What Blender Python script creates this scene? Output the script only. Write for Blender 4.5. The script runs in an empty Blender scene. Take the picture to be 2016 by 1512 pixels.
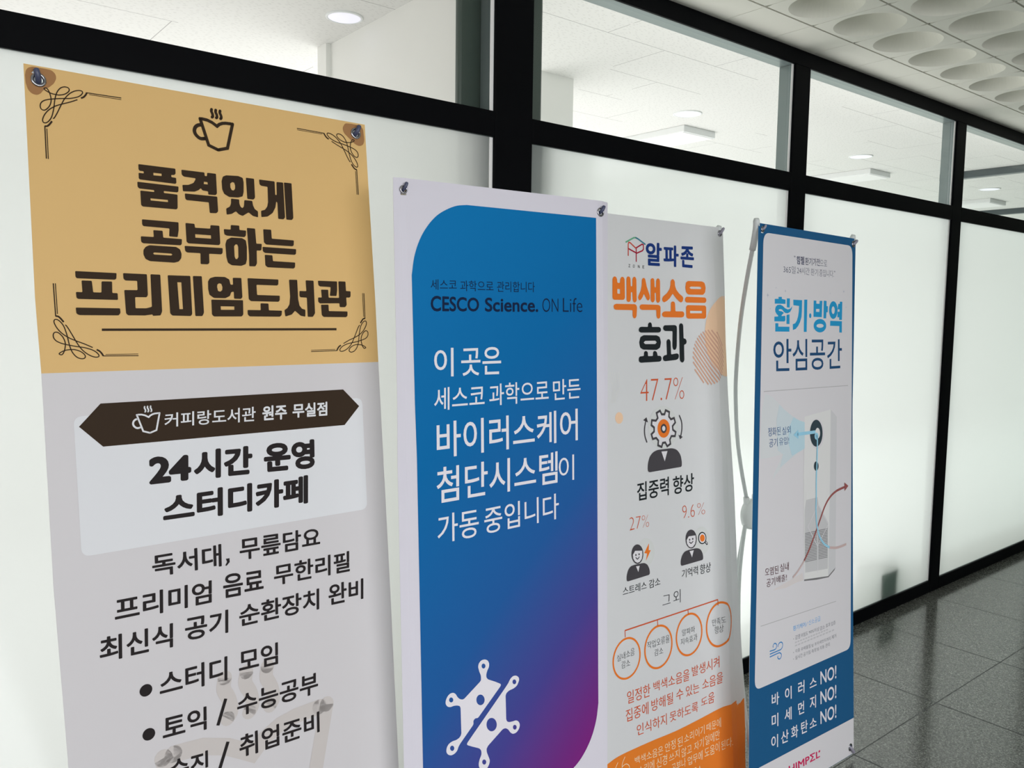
import bpy, bmesh, math, random
from mathutils import Vector, Matrix
from mathutils.geometry import tessellate_polygon
C = bpy.context.scene
PI = math.pi

# ------------------------------------------------------------------ camera, world, lights, exposure
CAM_H = 1.41
cam_d = bpy.data.cameras.new('camera')
cam_d.sensor_fit = 'HORIZONTAL'
cam_d.sensor_width = 36.0
cam_d.lens = 36.0 * 1611.9 / 2016.0
cam_d.clip_start = 0.02
cam = bpy.data.objects.new('camera', cam_d)
C.collection.objects.link(cam)
yaw, pitch, roll = 0.678514, 0.0889367, 0.0139153
fw = Vector((math.sin(yaw) * math.cos(pitch), math.cos(yaw) * math.cos(pitch), -math.sin(pitch)))
rt = Vector((math.cos(yaw), -math.sin(yaw), 0))
up = rt.cross(fw)
r2 = rt * math.cos(roll) + up * math.sin(roll)
u2 = -rt * math.sin(roll) + up * math.cos(roll)
cam.matrix_world = Matrix(((r2.x, u2.x, -fw.x, 0), (r2.y, u2.y, -fw.y, 0), (r2.z, u2.z, -fw.z, CAM_H), (0, 0, 0, 1)))
C.camera = cam

W = bpy.data.worlds.new('world')
C.world = W
W.use_nodes = True
W.node_tree.nodes['Background'].inputs[0].default_value = (0.93, 0.96, 1.0, 1)
W.node_tree.nodes['Background'].inputs[1].default_value = 0.42

def area(name, loc, rot, sx, sy, power, col=(1, 1, 1)):
    d = bpy.data.lights.new(name, 'AREA')
    d.shape = 'RECTANGLE'; d.size = sx; d.size_y = sy; d.energy = power; d.color = col
    o = bpy.data.objects.new(name, d)
    C.collection.objects.link(o)
    o.location = loc; o.rotation_euler = rot
    return o
# corridor lighting, behind and above the photographer
area('corridor_light', (1.0, -1.6, 2.36), (math.radians(20), 0, 0), 5.0, 1.2, 45, (1.0, 0.99, 0.98))
banner_fill = area('banner_fill_light', (-1.4, -3.6, 1.75), (math.radians(68), 0, 0), 9.0, 1.2, 90, (0.985, 0.98, 1.0))  # invented frontal fill, added to light the banners evenly
banner_fill.data.spread = math.radians(110)
# office ceiling lighting, plus added fill facing up from the floor
for i, x in enumerate((-0.9, 3.0, 5.8, 8.4, 10.4)):
    tint = (0.925, 1.0, 0.97) if i > 1 else (1.0, 0.95, 0.985)
    area('office_light', (x, 4.6, 2.34), (0, 0, 0), 2.2, 2.2, (46, 20, 7, 5, 5)[i], tint)
    area('office_floor_fill', (x, 4.0, 0.03), (math.radians(180), 0, 0), 2.6, 3.6, (32, 38, 26, 26, 26)[i], tint)

area('office_floor_fill', (2.05, 3.1, 0.03), (math.radians(180), 0, 0), 0.9, 2.0, 24)  # extra fill added to brighten the dim second pane
C.view_settings.view_transform = 'Standard'
C.view_settings.look = 'None'
C.view_settings.exposure = 0.0
C.view_settings.gamma = 1.0
C.view_settings.use_curve_mapping = False
C.cycles.use_denoising = True
C.cycles.max_bounces = 12
C.cycles.transmission_bounces = 12
C.cycles.caustics_refractive = True
C.cycles.sample_clamp_indirect = 6.0

# ------------------------------------------------------------------ materials
def lin(c):
    c = c / 255.0
    return c / 12.92 if c <= 0.04045 else ((c + 0.055) / 1.055) ** 2.4
def rgb(r, g, b, k=1.0):
    return (min(lin(r) * k, .95), min(lin(g) * k, .95), min(lin(b) * k, .95), 1)
def mat(name, col, rough=0.5, metal=0.0, spec=0.5, **kw):
    m = bpy.data.materials.new(name); m.use_nodes = True
    p = m.node_tree.nodes['Principled BSDF']
    p.inputs['Base Color'].default_value = col
    p.inputs['Roughness'].default_value = rough
    p.inputs['Metallic'].default_value = metal
    p.inputs['Specular IOR Level'].default_value = spec
    for k, v in kw.items():
        p.inputs[k.replace('_', ' ')].default_value = v
    return m
class NT:
    """small helper to write node trees"""
    def __init__(s, m):
        s.t = m.node_tree; s.p = s.t.nodes.get('Principled BSDF')
    def n(s, typ, **kw):
        o = s.t.nodes.new(typ)
        for k, v in kw.items():
            setattr(o, k, v)
        return o
    def l(s, a, b): s.t.links.new(a, b)
    def math(s, op, a, b=None, c=None):
        o = s.n('ShaderNodeMath', operation=op)
        for i, x in enumerate((a, b, c)):
            if x is None: continue
            if isinstance(x, (int, float)): o.inputs[i].default_value = x
            else: s.l(x, o.inputs[i])
        return o.outputs[0]
    def mix(s, f, a, b):
        o = s.n('ShaderNodeMix', data_type='RGBA')
        for i, x in ((0, f), (6, a), (7, b)):
            if isinstance(x, (int, float)): o.inputs[i].default_value = x
            elif isinstance(x, tuple): o.inputs[i].default_value = x
            else: s.l(x, o.inputs[i])
        return o.outputs[2]
    def pos(s):
        g = s.n('ShaderNodeNewGeometry'); x = s.n('ShaderNodeSeparateXYZ'); s.l(g.outputs['Position'], x.inputs[0])
        return g.outputs['Position'], x.outputs
    def ramp(s, f, *stops):
        r = s.n('ShaderNodeValToRGB'); e = r.color_ramp.elements
        while len(e) < len(stops): e.new(0.5)
        for i, (p, c) in enumerate(stops):
            e[i].position = p; e[i].color = c
        s.l(f, r.inputs[0]); return r.outputs[0]

# frames
BLACK = mat('black_frame', rgb(7, 8, 11), 0.5, spec=0.05)
REAR = mat('rear_frame_grey', rgb(120, 132, 132), 0.3, metal=0.35)
COVER = mat('column_cover_green_grey', rgb(56, 69, 63), 0.35)
BEAD = mat('white_bead', (0.93, 0.93, 0.92, 1), 0.5)
BEAD.node_tree.nodes['Principled BSDF'].inputs['Transmission Weight'].default_value = 0.0
WALLW = mat('white_paint', (0.88, 0.88, 0.84, 1), 0.85, spec=0.2)
OFLOOR = mat('office_floor', (0.78, 0.78, 0.76, 1), 0.6)
DARK = mat('plenum_dark', (0.05, 0.05, 0.048, 1), 0.9)
BINM = mat('dark_green_plastic', (0.07, 0.20, 0.13, 1), 0.6)
TRACK = mat('grey_track', rgb(78, 88, 92), 0.4, metal=0.3)
BOXM = mat('box_light_white', (0.85, 0.87, 0.86, 1), 0.5)

def glass_mat():
    m = bpy.data.materials.new('clear_glass'); m.use_nodes = True
    N = NT(m); t = m.node_tree; t.nodes.remove(N.p); out = t.nodes['Material Output']
    tr = N.n('ShaderNodeBsdfTransparent'); tr.inputs[0].default_value = (0.955, 0.975, 0.962, 1)
    gl = N.n('ShaderNodeBsdfGlossy'); gl.inputs['Roughness'].default_value = 0.01; gl.inputs[0].default_value = (1, 1, 1, 1)
    fr = N.n('ShaderNodeFresnel'); fr.inputs[0].default_value = 1.3
    mx = N.n('ShaderNodeMixShader'); N.l(fr.outputs[0], mx.inputs[0]); N.l(tr.outputs[0], mx.inputs[1]); N.l(gl.outputs[0], mx.inputs[2])
    N.l(mx.outputs[0], out.inputs[0]); return m
CLEAR = glass_mat()
def frost_mat():
    m = bpy.data.materials.new('frosted_glass'); m.use_nodes = True
    N = NT(m); t = m.node_tree; t.nodes.remove(N.p); out = t.nodes['Material Output']
    tl = N.n('ShaderNodeBsdfTranslucent'); tl.inputs[0].default_value = (0.655, 0.70, 0.682, 1)
    rf = N.n('ShaderNodeBsdfRefraction'); rf.inputs[0].default_value = (0.64, 0.70, 0.68, 1)
    rf.inputs['Roughness'].default_value = 0.42; rf.inputs['IOR'].default_value = 1.12
    mx = N.n('ShaderNodeMixShader'); mx.inputs[0].default_value = 0.13
    N.l(tl.outputs[0], mx.inputs[1]); N.l(rf.outputs[0], mx.inputs[2])
    df = N.n('ShaderNodeBsdfDiffuse'); df.inputs[0].default_value = (0.82, 0.86, 0.85, 1)
    m2 = N.n('ShaderNodeMixShader'); m2.inputs[0].default_value = 0.10
    N.l(mx.outputs[0], m2.inputs[1]); N.l(df.outputs[0], m2.inputs[2])
    N.l(m2.outputs[0], out.inputs[0]); return m
FROST = frost_mat()

def floor_mat():
    m = mat('polished_granite', (0.2, 0.2, 0.2, 1), 0.15, spec=0.75); N = NT(m)
    P, xyz = N.pos()
    def lines(sock, off, w):
        f = N.math('FRACT', N.math('DIVIDE', N.math('SUBTRACT', sock, off), 0.58))
        d = N.math('MINIMUM', f, N.math('SUBTRACT', 1.0, f))
        return N.math('LESS_THAN', d, w)
    jt = N.math('MAXIMUM', lines(xyz[0], 2.456 - 0.58 * 20, 0.0052), lines(xyz[1], 1.263 - 0.58 * 20, 0.0032))
    n1 = N.n('ShaderNodeTexNoise'); n1.inputs['Scale'].default_value = 210; n1.inputs['Detail'].default_value = 4; n1.inputs['Roughness'].default_value = .7; N.l(P, n1.inputs['Vector'])
    vo = N.n('ShaderNodeTexVoronoi'); vo.inputs['Scale'].default_value = 260; N.l(P, vo.inputs['Vector'])
    sp = N.n('ShaderNodeSeparateColor'); N.l(vo.outputs['Color'], sp.inputs[0])
    n2 = N.n('ShaderNodeTexNoise'); n2.inputs['Scale'].default_value = 1.6; N.l(P, n2.inputs['Vector'])
    f = N.math('ADD', N.math('MULTIPLY', sp.outputs[0], .62), N.math('MULTIPLY', n1.outputs[0], .38))
    c = N.ramp(f, (0.16, rgb(42, 46, 44)), (0.42, rgb(80, 85, 80)), (0.62, rgb(99, 104, 99)), (0.88, rgb(150, 154, 147)))
    c = N.mix(N.math('MULTIPLY', n2.outputs[0], .25), c, rgb(112, 100, 96))
    c = N.mix(jt, c, rgb(44, 47, 46))
    N.l(c, N.p.inputs['Base Color'])
    r = N.math('ADD', N.math('MULTIPLY', n1.outputs[0], .08), .10)
    N.l(N.math('MAXIMUM', r, N.math('MULTIPLY', jt, .6)), N.p.inputs['Roughness'])
    return m
FLOOR = floor_mat()

def acoustic_mat():
    m = mat('acoustic_tiles', (0.80, 0.80, 0.77, 1), 0.9, spec=0.1); N = NT(m)
    P, xyz = N.pos()
    br = N.n('ShaderNodeTexBrick'); br.offset = 0.5; br.inputs['Scale'].default_value = 1.0
    br.inputs['Brick Width'].default_value = 0.6; br.inputs['Row Height'].default_value = 0.3
    br.inputs['Mortar Size'].default_value = 0.0016; br.inputs['Mortar Smooth'].default_value = 0.0
    N.l(P, br.inputs['Vector'])
    n0 = N.n('ShaderNodeTexNoise'); n0.inputs['Scale'].default_value = 1.3; N.l(P, n0.inputs['Vector'])
    weak = N.math('MULTIPLY', br.outputs['Fac'], N.math('GREATER_THAN', n0.outputs[0], .47))
    # short slits: stretched voronoi cells
    mp = N.n('ShaderNodeMapping'); mp.inputs['Rotation'].default_value = (0, 0, 0.5); mp.inputs['Scale'].default_value = (30, 84, 1); N.l(P, mp.inputs['Vector'])
    vo = N.n('ShaderNodeTexVoronoi'); vo.inputs['Scale'].default_value = 1.0; vo.voronoi_dimensions = '2D'; N.l(mp.outputs[0], vo.inputs['Vector'])
    slit = N.math('LESS_THAN', vo.outputs['Distance'], .16)
    c = N.mix(N.math('MULTIPLY', weak, .65), (0.80, 0.80, 0.77, 1), (0.25, 0.25, 0.24, 1))
    c = N.mix(N.math('MULTIPLY', slit, .24), c, (0.36, 0.36, 0.34, 1))
    N.l(c, N.p.inputs['Base Color'])
    return m
ACOUSTIC = acoustic_mat()
PANEL = mat('ceiling_panel_paint', rgb(240, 240, 229), 0.75, spec=0.25)
LENS = mat('downlight_lens', (0.9, 0.9, 0.95, 1), 0.5)
LENS.node_tree.nodes['Principled BSDF'].inputs['Emission Color'].default_value = (0.80, 0.78, 1.0, 1)
LENS.node_tree.nodes['Principled BSDF'].inputs['Emission Strength'].default_value = 0.42

KP = 1.32
INKS = dict(brown=(50, 38, 27), panel=(207, 209, 213), watermark=(186, 181, 179), ink=(36, 32, 33), patch=(152, 112, 74),
    white=(216, 214, 222), navy=(8, 30, 62), leaf=(98, 160, 128), teal=(60, 120, 138), brick=(190, 72, 58), crimson=(152, 18, 48),
    royal=(22, 50, 112), orange=(214, 112, 40), coal=(27, 33, 36), peach=(228, 188, 158), stripe=(196, 154, 134), faint=(206, 207, 205),
    rust=(190, 82, 48), disc=(196, 199, 198), slate=(66, 64, 68), sheetwhite=(206, 205, 209), orangefield=(212, 118, 42), cream=(244, 214, 184),
    indigo=(44, 50, 82), star=(172, 176, 190), cyan=(38, 144, 194), steel=(32, 72, 112), hair=(168, 168, 170), mist=(203, 207, 210), haze=(194, 206, 212),
    sky=(178, 205, 216), sky2=(146, 198, 224), device=(212, 213, 213), deviceside=(196, 197, 200), shade=(112, 112, 114), fan=(52, 66, 74),
    grille=(190, 191, 193), louver=(124, 124, 126), redpale=(190, 170, 168), redarrow=(146, 84, 82), blush=(205, 200, 200), slateblue=(58, 92, 140),
    maroon=(84, 42, 52), azure=(74, 152, 206), greytext=(112, 114, 122), fineprint=(186, 186, 190), windblue=(44, 122, 184), magenta=(192, 36, 88))
INKMAT = {}
def ink(name):
    if name not in INKMAT:
        if name == 'gradient':
            m = mat('print_gradient', (0, 0, 0, 1), 0.6, spec=0.12); N = NT(m)
            uv = N.n('ShaderNodeUVMap'); x = N.n('ShaderNodeSeparateXYZ'); N.l(uv.outputs[0], x.inputs[0])
            u, v = x.outputs[0], x.outputs[1]
            f = N.math('ADD', N.math('MULTIPLY', v, -0.78), N.math('MULTIPLY', u, 0.62))   # 0 .. 1.5
            f = N.math('ADD', f, N.math('MULTIPLY', N.math('MULTIPLY', u, v), -0.35))
            c = N.ramp(N.math('DIVIDE', f, 1.6), (0.0, rgb(0, 112, 172, KP)), (0.30, rgb(0, 98, 158, KP)), (0.55, rgb(30, 84, 148, KP)), (0.72, rgb(66, 62, 136, KP)), (0.86, rgb(104, 40, 120, KP)), (0.98, rgb(128, 20, 112, KP)))
            N.l(c, N.p.inputs['Base Color'])
        else:
            m = mat('print_' + name, rgb(*INKS[name], k=KP), 0.6, spec=0.12)
        INKMAT[name] = m
    return INKMAT[name]
SHEETS = dict(gold=mat('sheet_gold', rgb(207, 172, 114, KP), 0.55, spec=0.2), grey=mat('sheet_grey', rgb(194, 192, 195, KP), 0.5, spec=0.4),
    lilac=mat('sheet_lilac_white', rgb(204, 202, 212, KP), 0.55, spec=0.2), cool=mat('sheet_cool_white', rgb(199, 201, 203, KP), 0.42, spec=0.45),
    blue=mat('sheet_blue', rgb(26, 84, 128, KP), 0.55, spec=0.2), back=mat('sheet_back', (0.86, 0.86, 0.86, 1), 0.6))
CHROME = mat('eyelet_metal', (0.42, 0.42, 0.45, 1), 0.16, metal=1.0)
HOOKD = mat('hook_plastic_dark', rgb(74, 80, 108), 0.35)
HOOKL = mat('hook_plastic_grey', rgb(158, 156, 172), 0.35)
POLEG = mat('stand_pole_grey', rgb(222, 228, 228), 0.4)
HUBM = mat('stand_hub_white', rgb(244, 248, 248), 0.4)

# ------------------------------------------------------------------ mesh helpers
def link(name, bm, mats, parent=None, smooth=False):
    me = bpy.data.meshes.new(name)
    bm.normal_update(); bm.to_mesh(me); bm.free()
    for m in (mats if isinstance(mats, (list, tuple)) else [mats]): me.materials.append(m)
    if smooth:
        for p in me.polygons: p.use_smooth = True
    o = bpy.data.objects.new(name, me); C.collection.objects.link(o)
    if parent: o.parent = parent
    return o
def empty(name, loc, rz=0.0):
    o = bpy.data.objects.new(name, None); o.empty_display_size = 0.05
    C.collection.objects.link(o); o.location = loc; o.rotation_euler = (0, 0, rz)
    return o
def tag(o, label, cat, group=None):
    o['label'] = label; o['category'] = cat
    if group: o['group'] = group
def struct(o):
    o['kind'] = 'structure'; return o
def box(bm, x0, x1, y0, y1, z0, z1, mi=0):
    vs = [bm.verts.new((x, y, z)) for x in (x0, x1) for y in (y0, y1) for z in (z0, z1)]
    for f in ((0, 1, 3, 2), (4, 6, 7, 5), (0, 4, 5, 1), (2, 3, 7, 6), (0, 2, 6, 4), (1, 5, 7, 3)):
        fa = bm.faces.new([vs[i] for i in f]); fa.material_index = mi
def bevbox(bm, x0, x1, y0, y1, z0, z1, r=0.002):
    b = bmesh.new(); box(b, x0, x1, y0, y1, z0, z1)
    bmesh.ops.bevel(b, geom=b.edges[:], offset=r, segments=2, affect='EDGES', profile=0.5)
    merge(bm, b)
def merge(bm, b):
    me = bpy.data.meshes.new('tmp'); b.to_mesh(me); b.free(); bm.from_mesh(me); bpy.data.meshes.remove(me)
def tube(bm, pts, r, seg=12, caps=True):
    pts = [Vector(p) for p in pts]; rings = []
    t0 = (pts[1] - pts[0]).normalized(); a = t0.orthogonal().normalized()
    for i, p in enumerate(pts):
        t = (pts[min(i + 1, len(pts) - 1)] - pts[max(i - 1, 0)]).normalized()
        a = (a - t * a.dot(t)).normalized(); b = t.cross(a)
        rr = r[i] if isinstance(r, (list, tuple)) else r
        rings.append([bm.verts.new(p + (a * math.cos(k * 2 * PI / seg) + b * math.sin(k * 2 * PI / seg)) * rr) for k in range(seg)])
    for q, s in zip(rings, rings[1:]):
        for k in range(seg): bm.faces.new((q[k], q[(k + 1) % seg], s[(k + 1) % seg], s[k]))
    if caps:
        bm.faces.new(rings[0][::-1]); bm.faces.new(rings[-1])
def lathe(bm, M, prof, seg=32):
    """profile (r, h) revolved about local z, placed by matrix M"""
    rings = []
    for r, h in prof:
        if r < 1e-6: rings.append([bm.verts.new(M @ Vector((0, 0, h)))])
        else: rings.append([bm.verts.new(M @ Vector((r * math.cos(k * 2 * PI / seg), r * math.sin(k * 2 * PI / seg), h))) for k in range(seg)])
    for a, b in zip(rings, rings[1:]):
        for k in range(seg):
            q = [a[k % len(a)], a[(k + 1) % len(a)], b[(k + 1) % len(b)], b[k % len(b)]]
            u = []
            for v in q:
                if v not in u: u.append(v)
            if len(u) > 2: bm.faces.new(u)
def catmull(pts, n=6, closed=False):
    P = [Vector((p[0], p[1], p[2] if len(p) > 2 else 0)) for p in pts]; out = []
    m = len(P)
    for i in range(m if closed else m - 1):
        p0 = P[(i - 1) % m] if closed or i > 0 else P[0] * 2 - P[1]
        p1, p2 = P[i], P[(i + 1) % m]
        p3 = P[(i + 2) % m] if closed or i + 2 < m else P[-1] * 2 - P[-2]
        for k in range(n):
            t = k / n
            out.append(0.5 * (2 * p1 + (p2 - p0) * t + (2 * p0 - 5 * p1 + 4 * p2 - p3) * t * t + (3 * p1 - p0 - 3 * p2 + p3) * t ** 3))
    if not closed: out.append(P[-1])
    return out

# ------------------------------------------------------------------ the setting
YW = 1.833                       # corridor face of the glazed partition
ZT0, ZT1, ZH, ZC, ZB = 1.888, 1.957, 2.363, 2.421, 0.062
X0, X1 = -3.2, 11.5
MULL = [(-3.2, -3.1), (-1.455, -1.355), (-0.045, 0.055), (1.406, 1.540), (2.845, 2.948), (4.250, 4.352), (5.66, 5.76), (7.07, 7.17), (8.48, 8.58), (9.89, 9.99), (11.4, 11.5)]

bm = bmesh.new(); box(bm, -3.2, 11.5, -4.2, 1.90, -0.12, 0.0); struct(link('floor', bm, FLOOR))
bm = bmesh.new(); box(bm, -3.2, 11.5, 1.90, 6.4, -0.12, 0.0); struct(link('floor_office', bm, OFLOOR))

# corridor ceiling: dark void above, panels hung below it with open joints between the rows
bm = bmesh.new(); box(bm, -3.2, 11.5, -4.2, 1.90, 2.60, 2.66)
ceil = struct(link('ceiling', bm, DARK))
TX, TY, TX0, TY0 = 0.2795, 0.2735, 2.3955, 1.668
def flat_panel(x0, x1, y0, y1):
    b = bmesh.new(); box(b, x0, x1, y0, y1, ZC, ZC + 0.014)
    return link('panel', b, PANEL, ceil)
def coffer(cx, cy):
    b = bmesh.new(); hx, hy = TX / 2 - 0.0008, TY / 2 - 0.0038; n = 48
    def sq(k):
        a = k * 2 * PI / n; c, s = math.cos(a), math.sin(a); q = min(hx / abs(c) if abs(c) > 1e-6 else 9, hy / abs(s) if abs(s) > 1e-6 else 9)
        return cx + c * q, cy + s * q
    outer = [sq(k) for k in range(n)]
    prof = [(0.1185, 0.0), (0.1165, 0.004), (0.1165, 0.004), (0.070, 0.092), (0.070, 0.0921)]
    rings = [[b.verts.new((x, y, ZC)) for x, y in outer]]
    rings += [[b.verts.new((cx + r * math.cos(k * 2 * PI / n), cy + r * math.sin(k * 2 * PI / n), ZC + h)) for k in range(n)] for r, h in prof]
    for i in range(len(rings) - 1):
        for k in range(n):
            f = b.faces.new((rings[i][k], rings[i + 1][k], rings[i + 1][(k + 1) % n], rings[i][(k + 1) % n])); f.smooth = i == 2
    b.faces.new([b.verts.new(v.co) for v in rings[-1][::-1]])
    top = [b.verts.new((x, y, ZC + 0.012)) for x, y in outer]
    for k in range(n): b.faces.new((rings[0][k], rings[0][(k + 1) % n], top[(k + 1) % n], top[k]))
    return link('coffer', b, PANEL, ceil)
for i in range(-3, 24):
    x = TX0 + TX * i
    flat_panel(x + 0.001, x + TX - 0.001, TY0 + 0.004, YW + 0.06)
nc = 0
for i in range(-1, 18):
    for j in range(5):
        coffer(TX0 + TX * (i + 0.5), TY0 - TY * (j + 0.5)); nc += 1
# the rest of the corridor ceiling, away from the photograph
flat_panel(-3.2, TX0 - TX * 3 - 0.002, TY0 + 0.004, YW + 0.06)
flat_panel(-3.2, TX0 - TX * 1 - 0.002, TY0 - TY * 5 + 0.004, TY0 - 0.004)
flat_panel(TX0 + TX * 18 + 0.001, 11.5, TY0 - TY * 5 + 0.004, TY0 - 0.004)
flat_panel(-3.2, 11.5, -4.2, TY0 - TY * 5 - 0.004)
bm = bmesh.new(); box(bm, -3.2, 11.5, -4.3, -4.2, 0, 2.6); struct(link('wall_back', bm, WALLW))
bm = bmesh.new(); box(bm, 11.5, 11.6, -4.3, 1.90, 0, 2.6); struct(link('wall_right', bm, WALLW))

# partition frame: black caps towards the corridor, grey bodies behind the glass
ntrim = [0]
def trim(x0, x1, z0, z1, rear=0.072, cap=0.010):
    ntrim[0] += 1
    b = bmesh.new(); bevbox(b, x0, x1, YW, YW + cap, z0, z1, 0.0018)
    o = struct(link('trim_%d' % ntrim[0], b, BLACK))
    if rear:
        b = bmesh.new(); box(b, x0 + 0.0005, x1 - 0.0005, YW + cap, YW + rear, z0 + 0.0005, z1 - 0.0005)
        link('rear_frame', b, REAR, o)
    return o
trim(X0, X1, ZH, ZC - 0.001)                      # head beam
for a, b_ in zip(MULL, MULL[1:]):                 # transoms and bottom rails, bay by bay
    trim(a[1], b_[0], ZT0, ZT1, 0.024)
    trim(a[1], b_[0], 0.0, ZB, 0.022)
for x0, x1 in MULL:
    o = trim(x0, x1, 0.0, ZH)
nwin = [0]
for a, b_ in zip(MULL, MULL[1:]):
    for z0, z1, m in ((ZT1, ZH, CLEAR), (ZB, ZT0, FROST)):
        nwin[0] += 1
        b = bmesh.new()
        if m is CLEAR: b.faces.new([b.verts.new(p) for p in ((a[1], YW + 0.018, z0), (b_[0], YW + 0.018, z0), (b_[0], YW + 0.018, z1), (a[1], YW + 0.018, z1))])
        else:
            vs = [b.verts.new(p) for p in ((a[1], YW + 0.014, z0), (b_[0], YW + 0.014, z0), (b_[0], YW + 0.014, z1), (a[1], YW + 0.014, z1))]
            b.faces.new(vs)
        w = struct(link('window_%d' % nwin[0], b, m))
        b = bmesh.new(); box(b, b_[0] - 0.0120, b_[0] - 0.0008, YW + 0.010, YW + 0.0125, z0 + 0.001, z1 - 0.001)
        link('glazing_bead', b, BEAD, w)

# office behind the glass
bm = bmesh.new(); box(bm, -3.2, 11.5, YW + 0.075, 6.4, 2.382, 2.5); struct(link('ceiling_office', bm, ACOUSTIC))
bm = bmesh.new(); box(bm, -3.2, 11.5, 6.4, 6.5, 0, 2.5); struct(link('wall_office_back', bm, WALLW))
bm = bmesh.new(); box(bm, -3.3, -3.2, YW + 0.075, 6.5, 0, 2.5); struct(link('wall_office_left', bm, WALLW))
bm = bmesh.new(); box(bm, 11.5, 11.6, YW + 0.075, 6.5, 0, 2.5); struct(link('wall_office_right', bm, WALLW))
bm = bmesh.new(); box(bm, 1.425, 1.525, 1.935, 2.86, 0, 2.382); struct(link('wall_partition', bm, WALLW))
bm = bmesh.new(); box(bm, 1.405, 1.545, 2.86, 2.93, 0, 2.382); struct(link('trim_%d' % (ntrim[0] + 1), bm, WALLW))
bm = bmesh.new(); bevbox(bm, 1.335, 1.638, YW + 0.074, YW + 0.098, 0, 2.38, 0.008); struct(link('wall_column_cover', bm, COVER))
bm = bmesh.new(); box(bm, 2.22, 2.405, 2.60, 2.78, 0, 2.382); struct(link('wall_pilaster', bm, WALLW))

def downlight(x, y, r, label):
    t = empty('ceiling_downlight', (x, y, 2.382))
    b = bmesh.new(); lathe(b, Matrix.Identity(4), [(r, 0.0), (r, -0.004), (r * 0.9, -0.006), (r * 0.86, -0.003)], 40); link('trim_ring', b, BOXM, t, True)
    b = bmesh.new(); lathe(b, Matrix.Identity(4), [(r * 0.87, -0.0035), (r * 0.5, -0.006), (0, -0.0065)], 40); link('lens', b, LENS, t, True)
    tag(t, label, 'downlight', 'round downlights in the office ceiling')
downlight(1.33, 2.57, 0.062, 'round downlight seen through the leftmost upper pane, above the yellow header banner')
downlight(3.225, 2.665, 0.07, 'round downlight just above the white box in the second upper pane from the left')
downlight(4.855, 2.655, 0.07, 'round downlight just above the white box in the third upper pane from the left')
downlight(6.77, 2.66, 0.075, 'farthest round downlight, between two dark tracks in the rightmost upper pane')
def box_light(x0, x1, y0, y1, label):
    t = empty('ceiling_box', ((x0 + x1) / 2, (y0 + y1) / 2, 2.382))
    w, d = (x1 - x0) / 2, (y1 - y0) / 2
    b = bmesh.new(); bevbox(b, -w, w, -d, d, -0.034, 0.0, 0.003); link('housing', b, BOXM, t)
    b = bmesh.new(); box(b, -w + 0.008, w - 0.008, -d + 0.01, d - 0.01, -0.0365, -0.034); link('diffuser', b, BEAD, t)
    tag(t, label, 'ceiling light', 'flat white boxes on the office ceiling')
box_light(3.40, 3.66, 2.83, 4.0, 'flat white box on office ceiling, seen through the second upper pane')
box_light(5.29, 5.56, 2.82, 4.0, 'flat white box on office ceiling, seen through the third upper pane')
box_light(7.28, 7.60, 2.85, 4.0, 'flat white box on office ceiling, seen through the rightmost upper pane')
for x0, yA, yB, lab in ((5.84, 1.93, 2.62, 'dark grey ceiling track, upper of the two behind the rightmost upper pane'), (8.10, 2.3, 3.4, 'dark grey ceiling track, lower of the two behind the rightmost upper pane')):
    b = bmesh.new(); bevbox(b, x0, x0 + 0.05, yA, yB, 2.335, 2.382, 0.003)
    o = link('ceiling_track', b, TRACK); tag(o, lab, 'ceiling track', 'dark tracks on the office ceiling')
# bin behind the frosted glass
t = empty('waste_bin', (3.845, 1.945, 0))
b = bmesh.new(); lathe(b, Matrix.Rotation(PI / 4, 4, 'Z'), [(0, 0), (0.115, 0), (0.119, 0.178), (0.109, 0.178), (0.105, 0.02), (0, 0.02)], 4); link('body', b, BINM, t)
b = bmesh.new(); lathe(b, Matrix.Rotation(PI / 4, 4, 'Z'), [(0.112, 0.174), (0.122, 0.174), (0.122, 0.187), (0.112, 0.187), (0.112, 0.174)], 4); link('rim', b, BINM, t)
tag(t, 'dark green bin blurred behind the frosted glass near the floor', 'bin')

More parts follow.
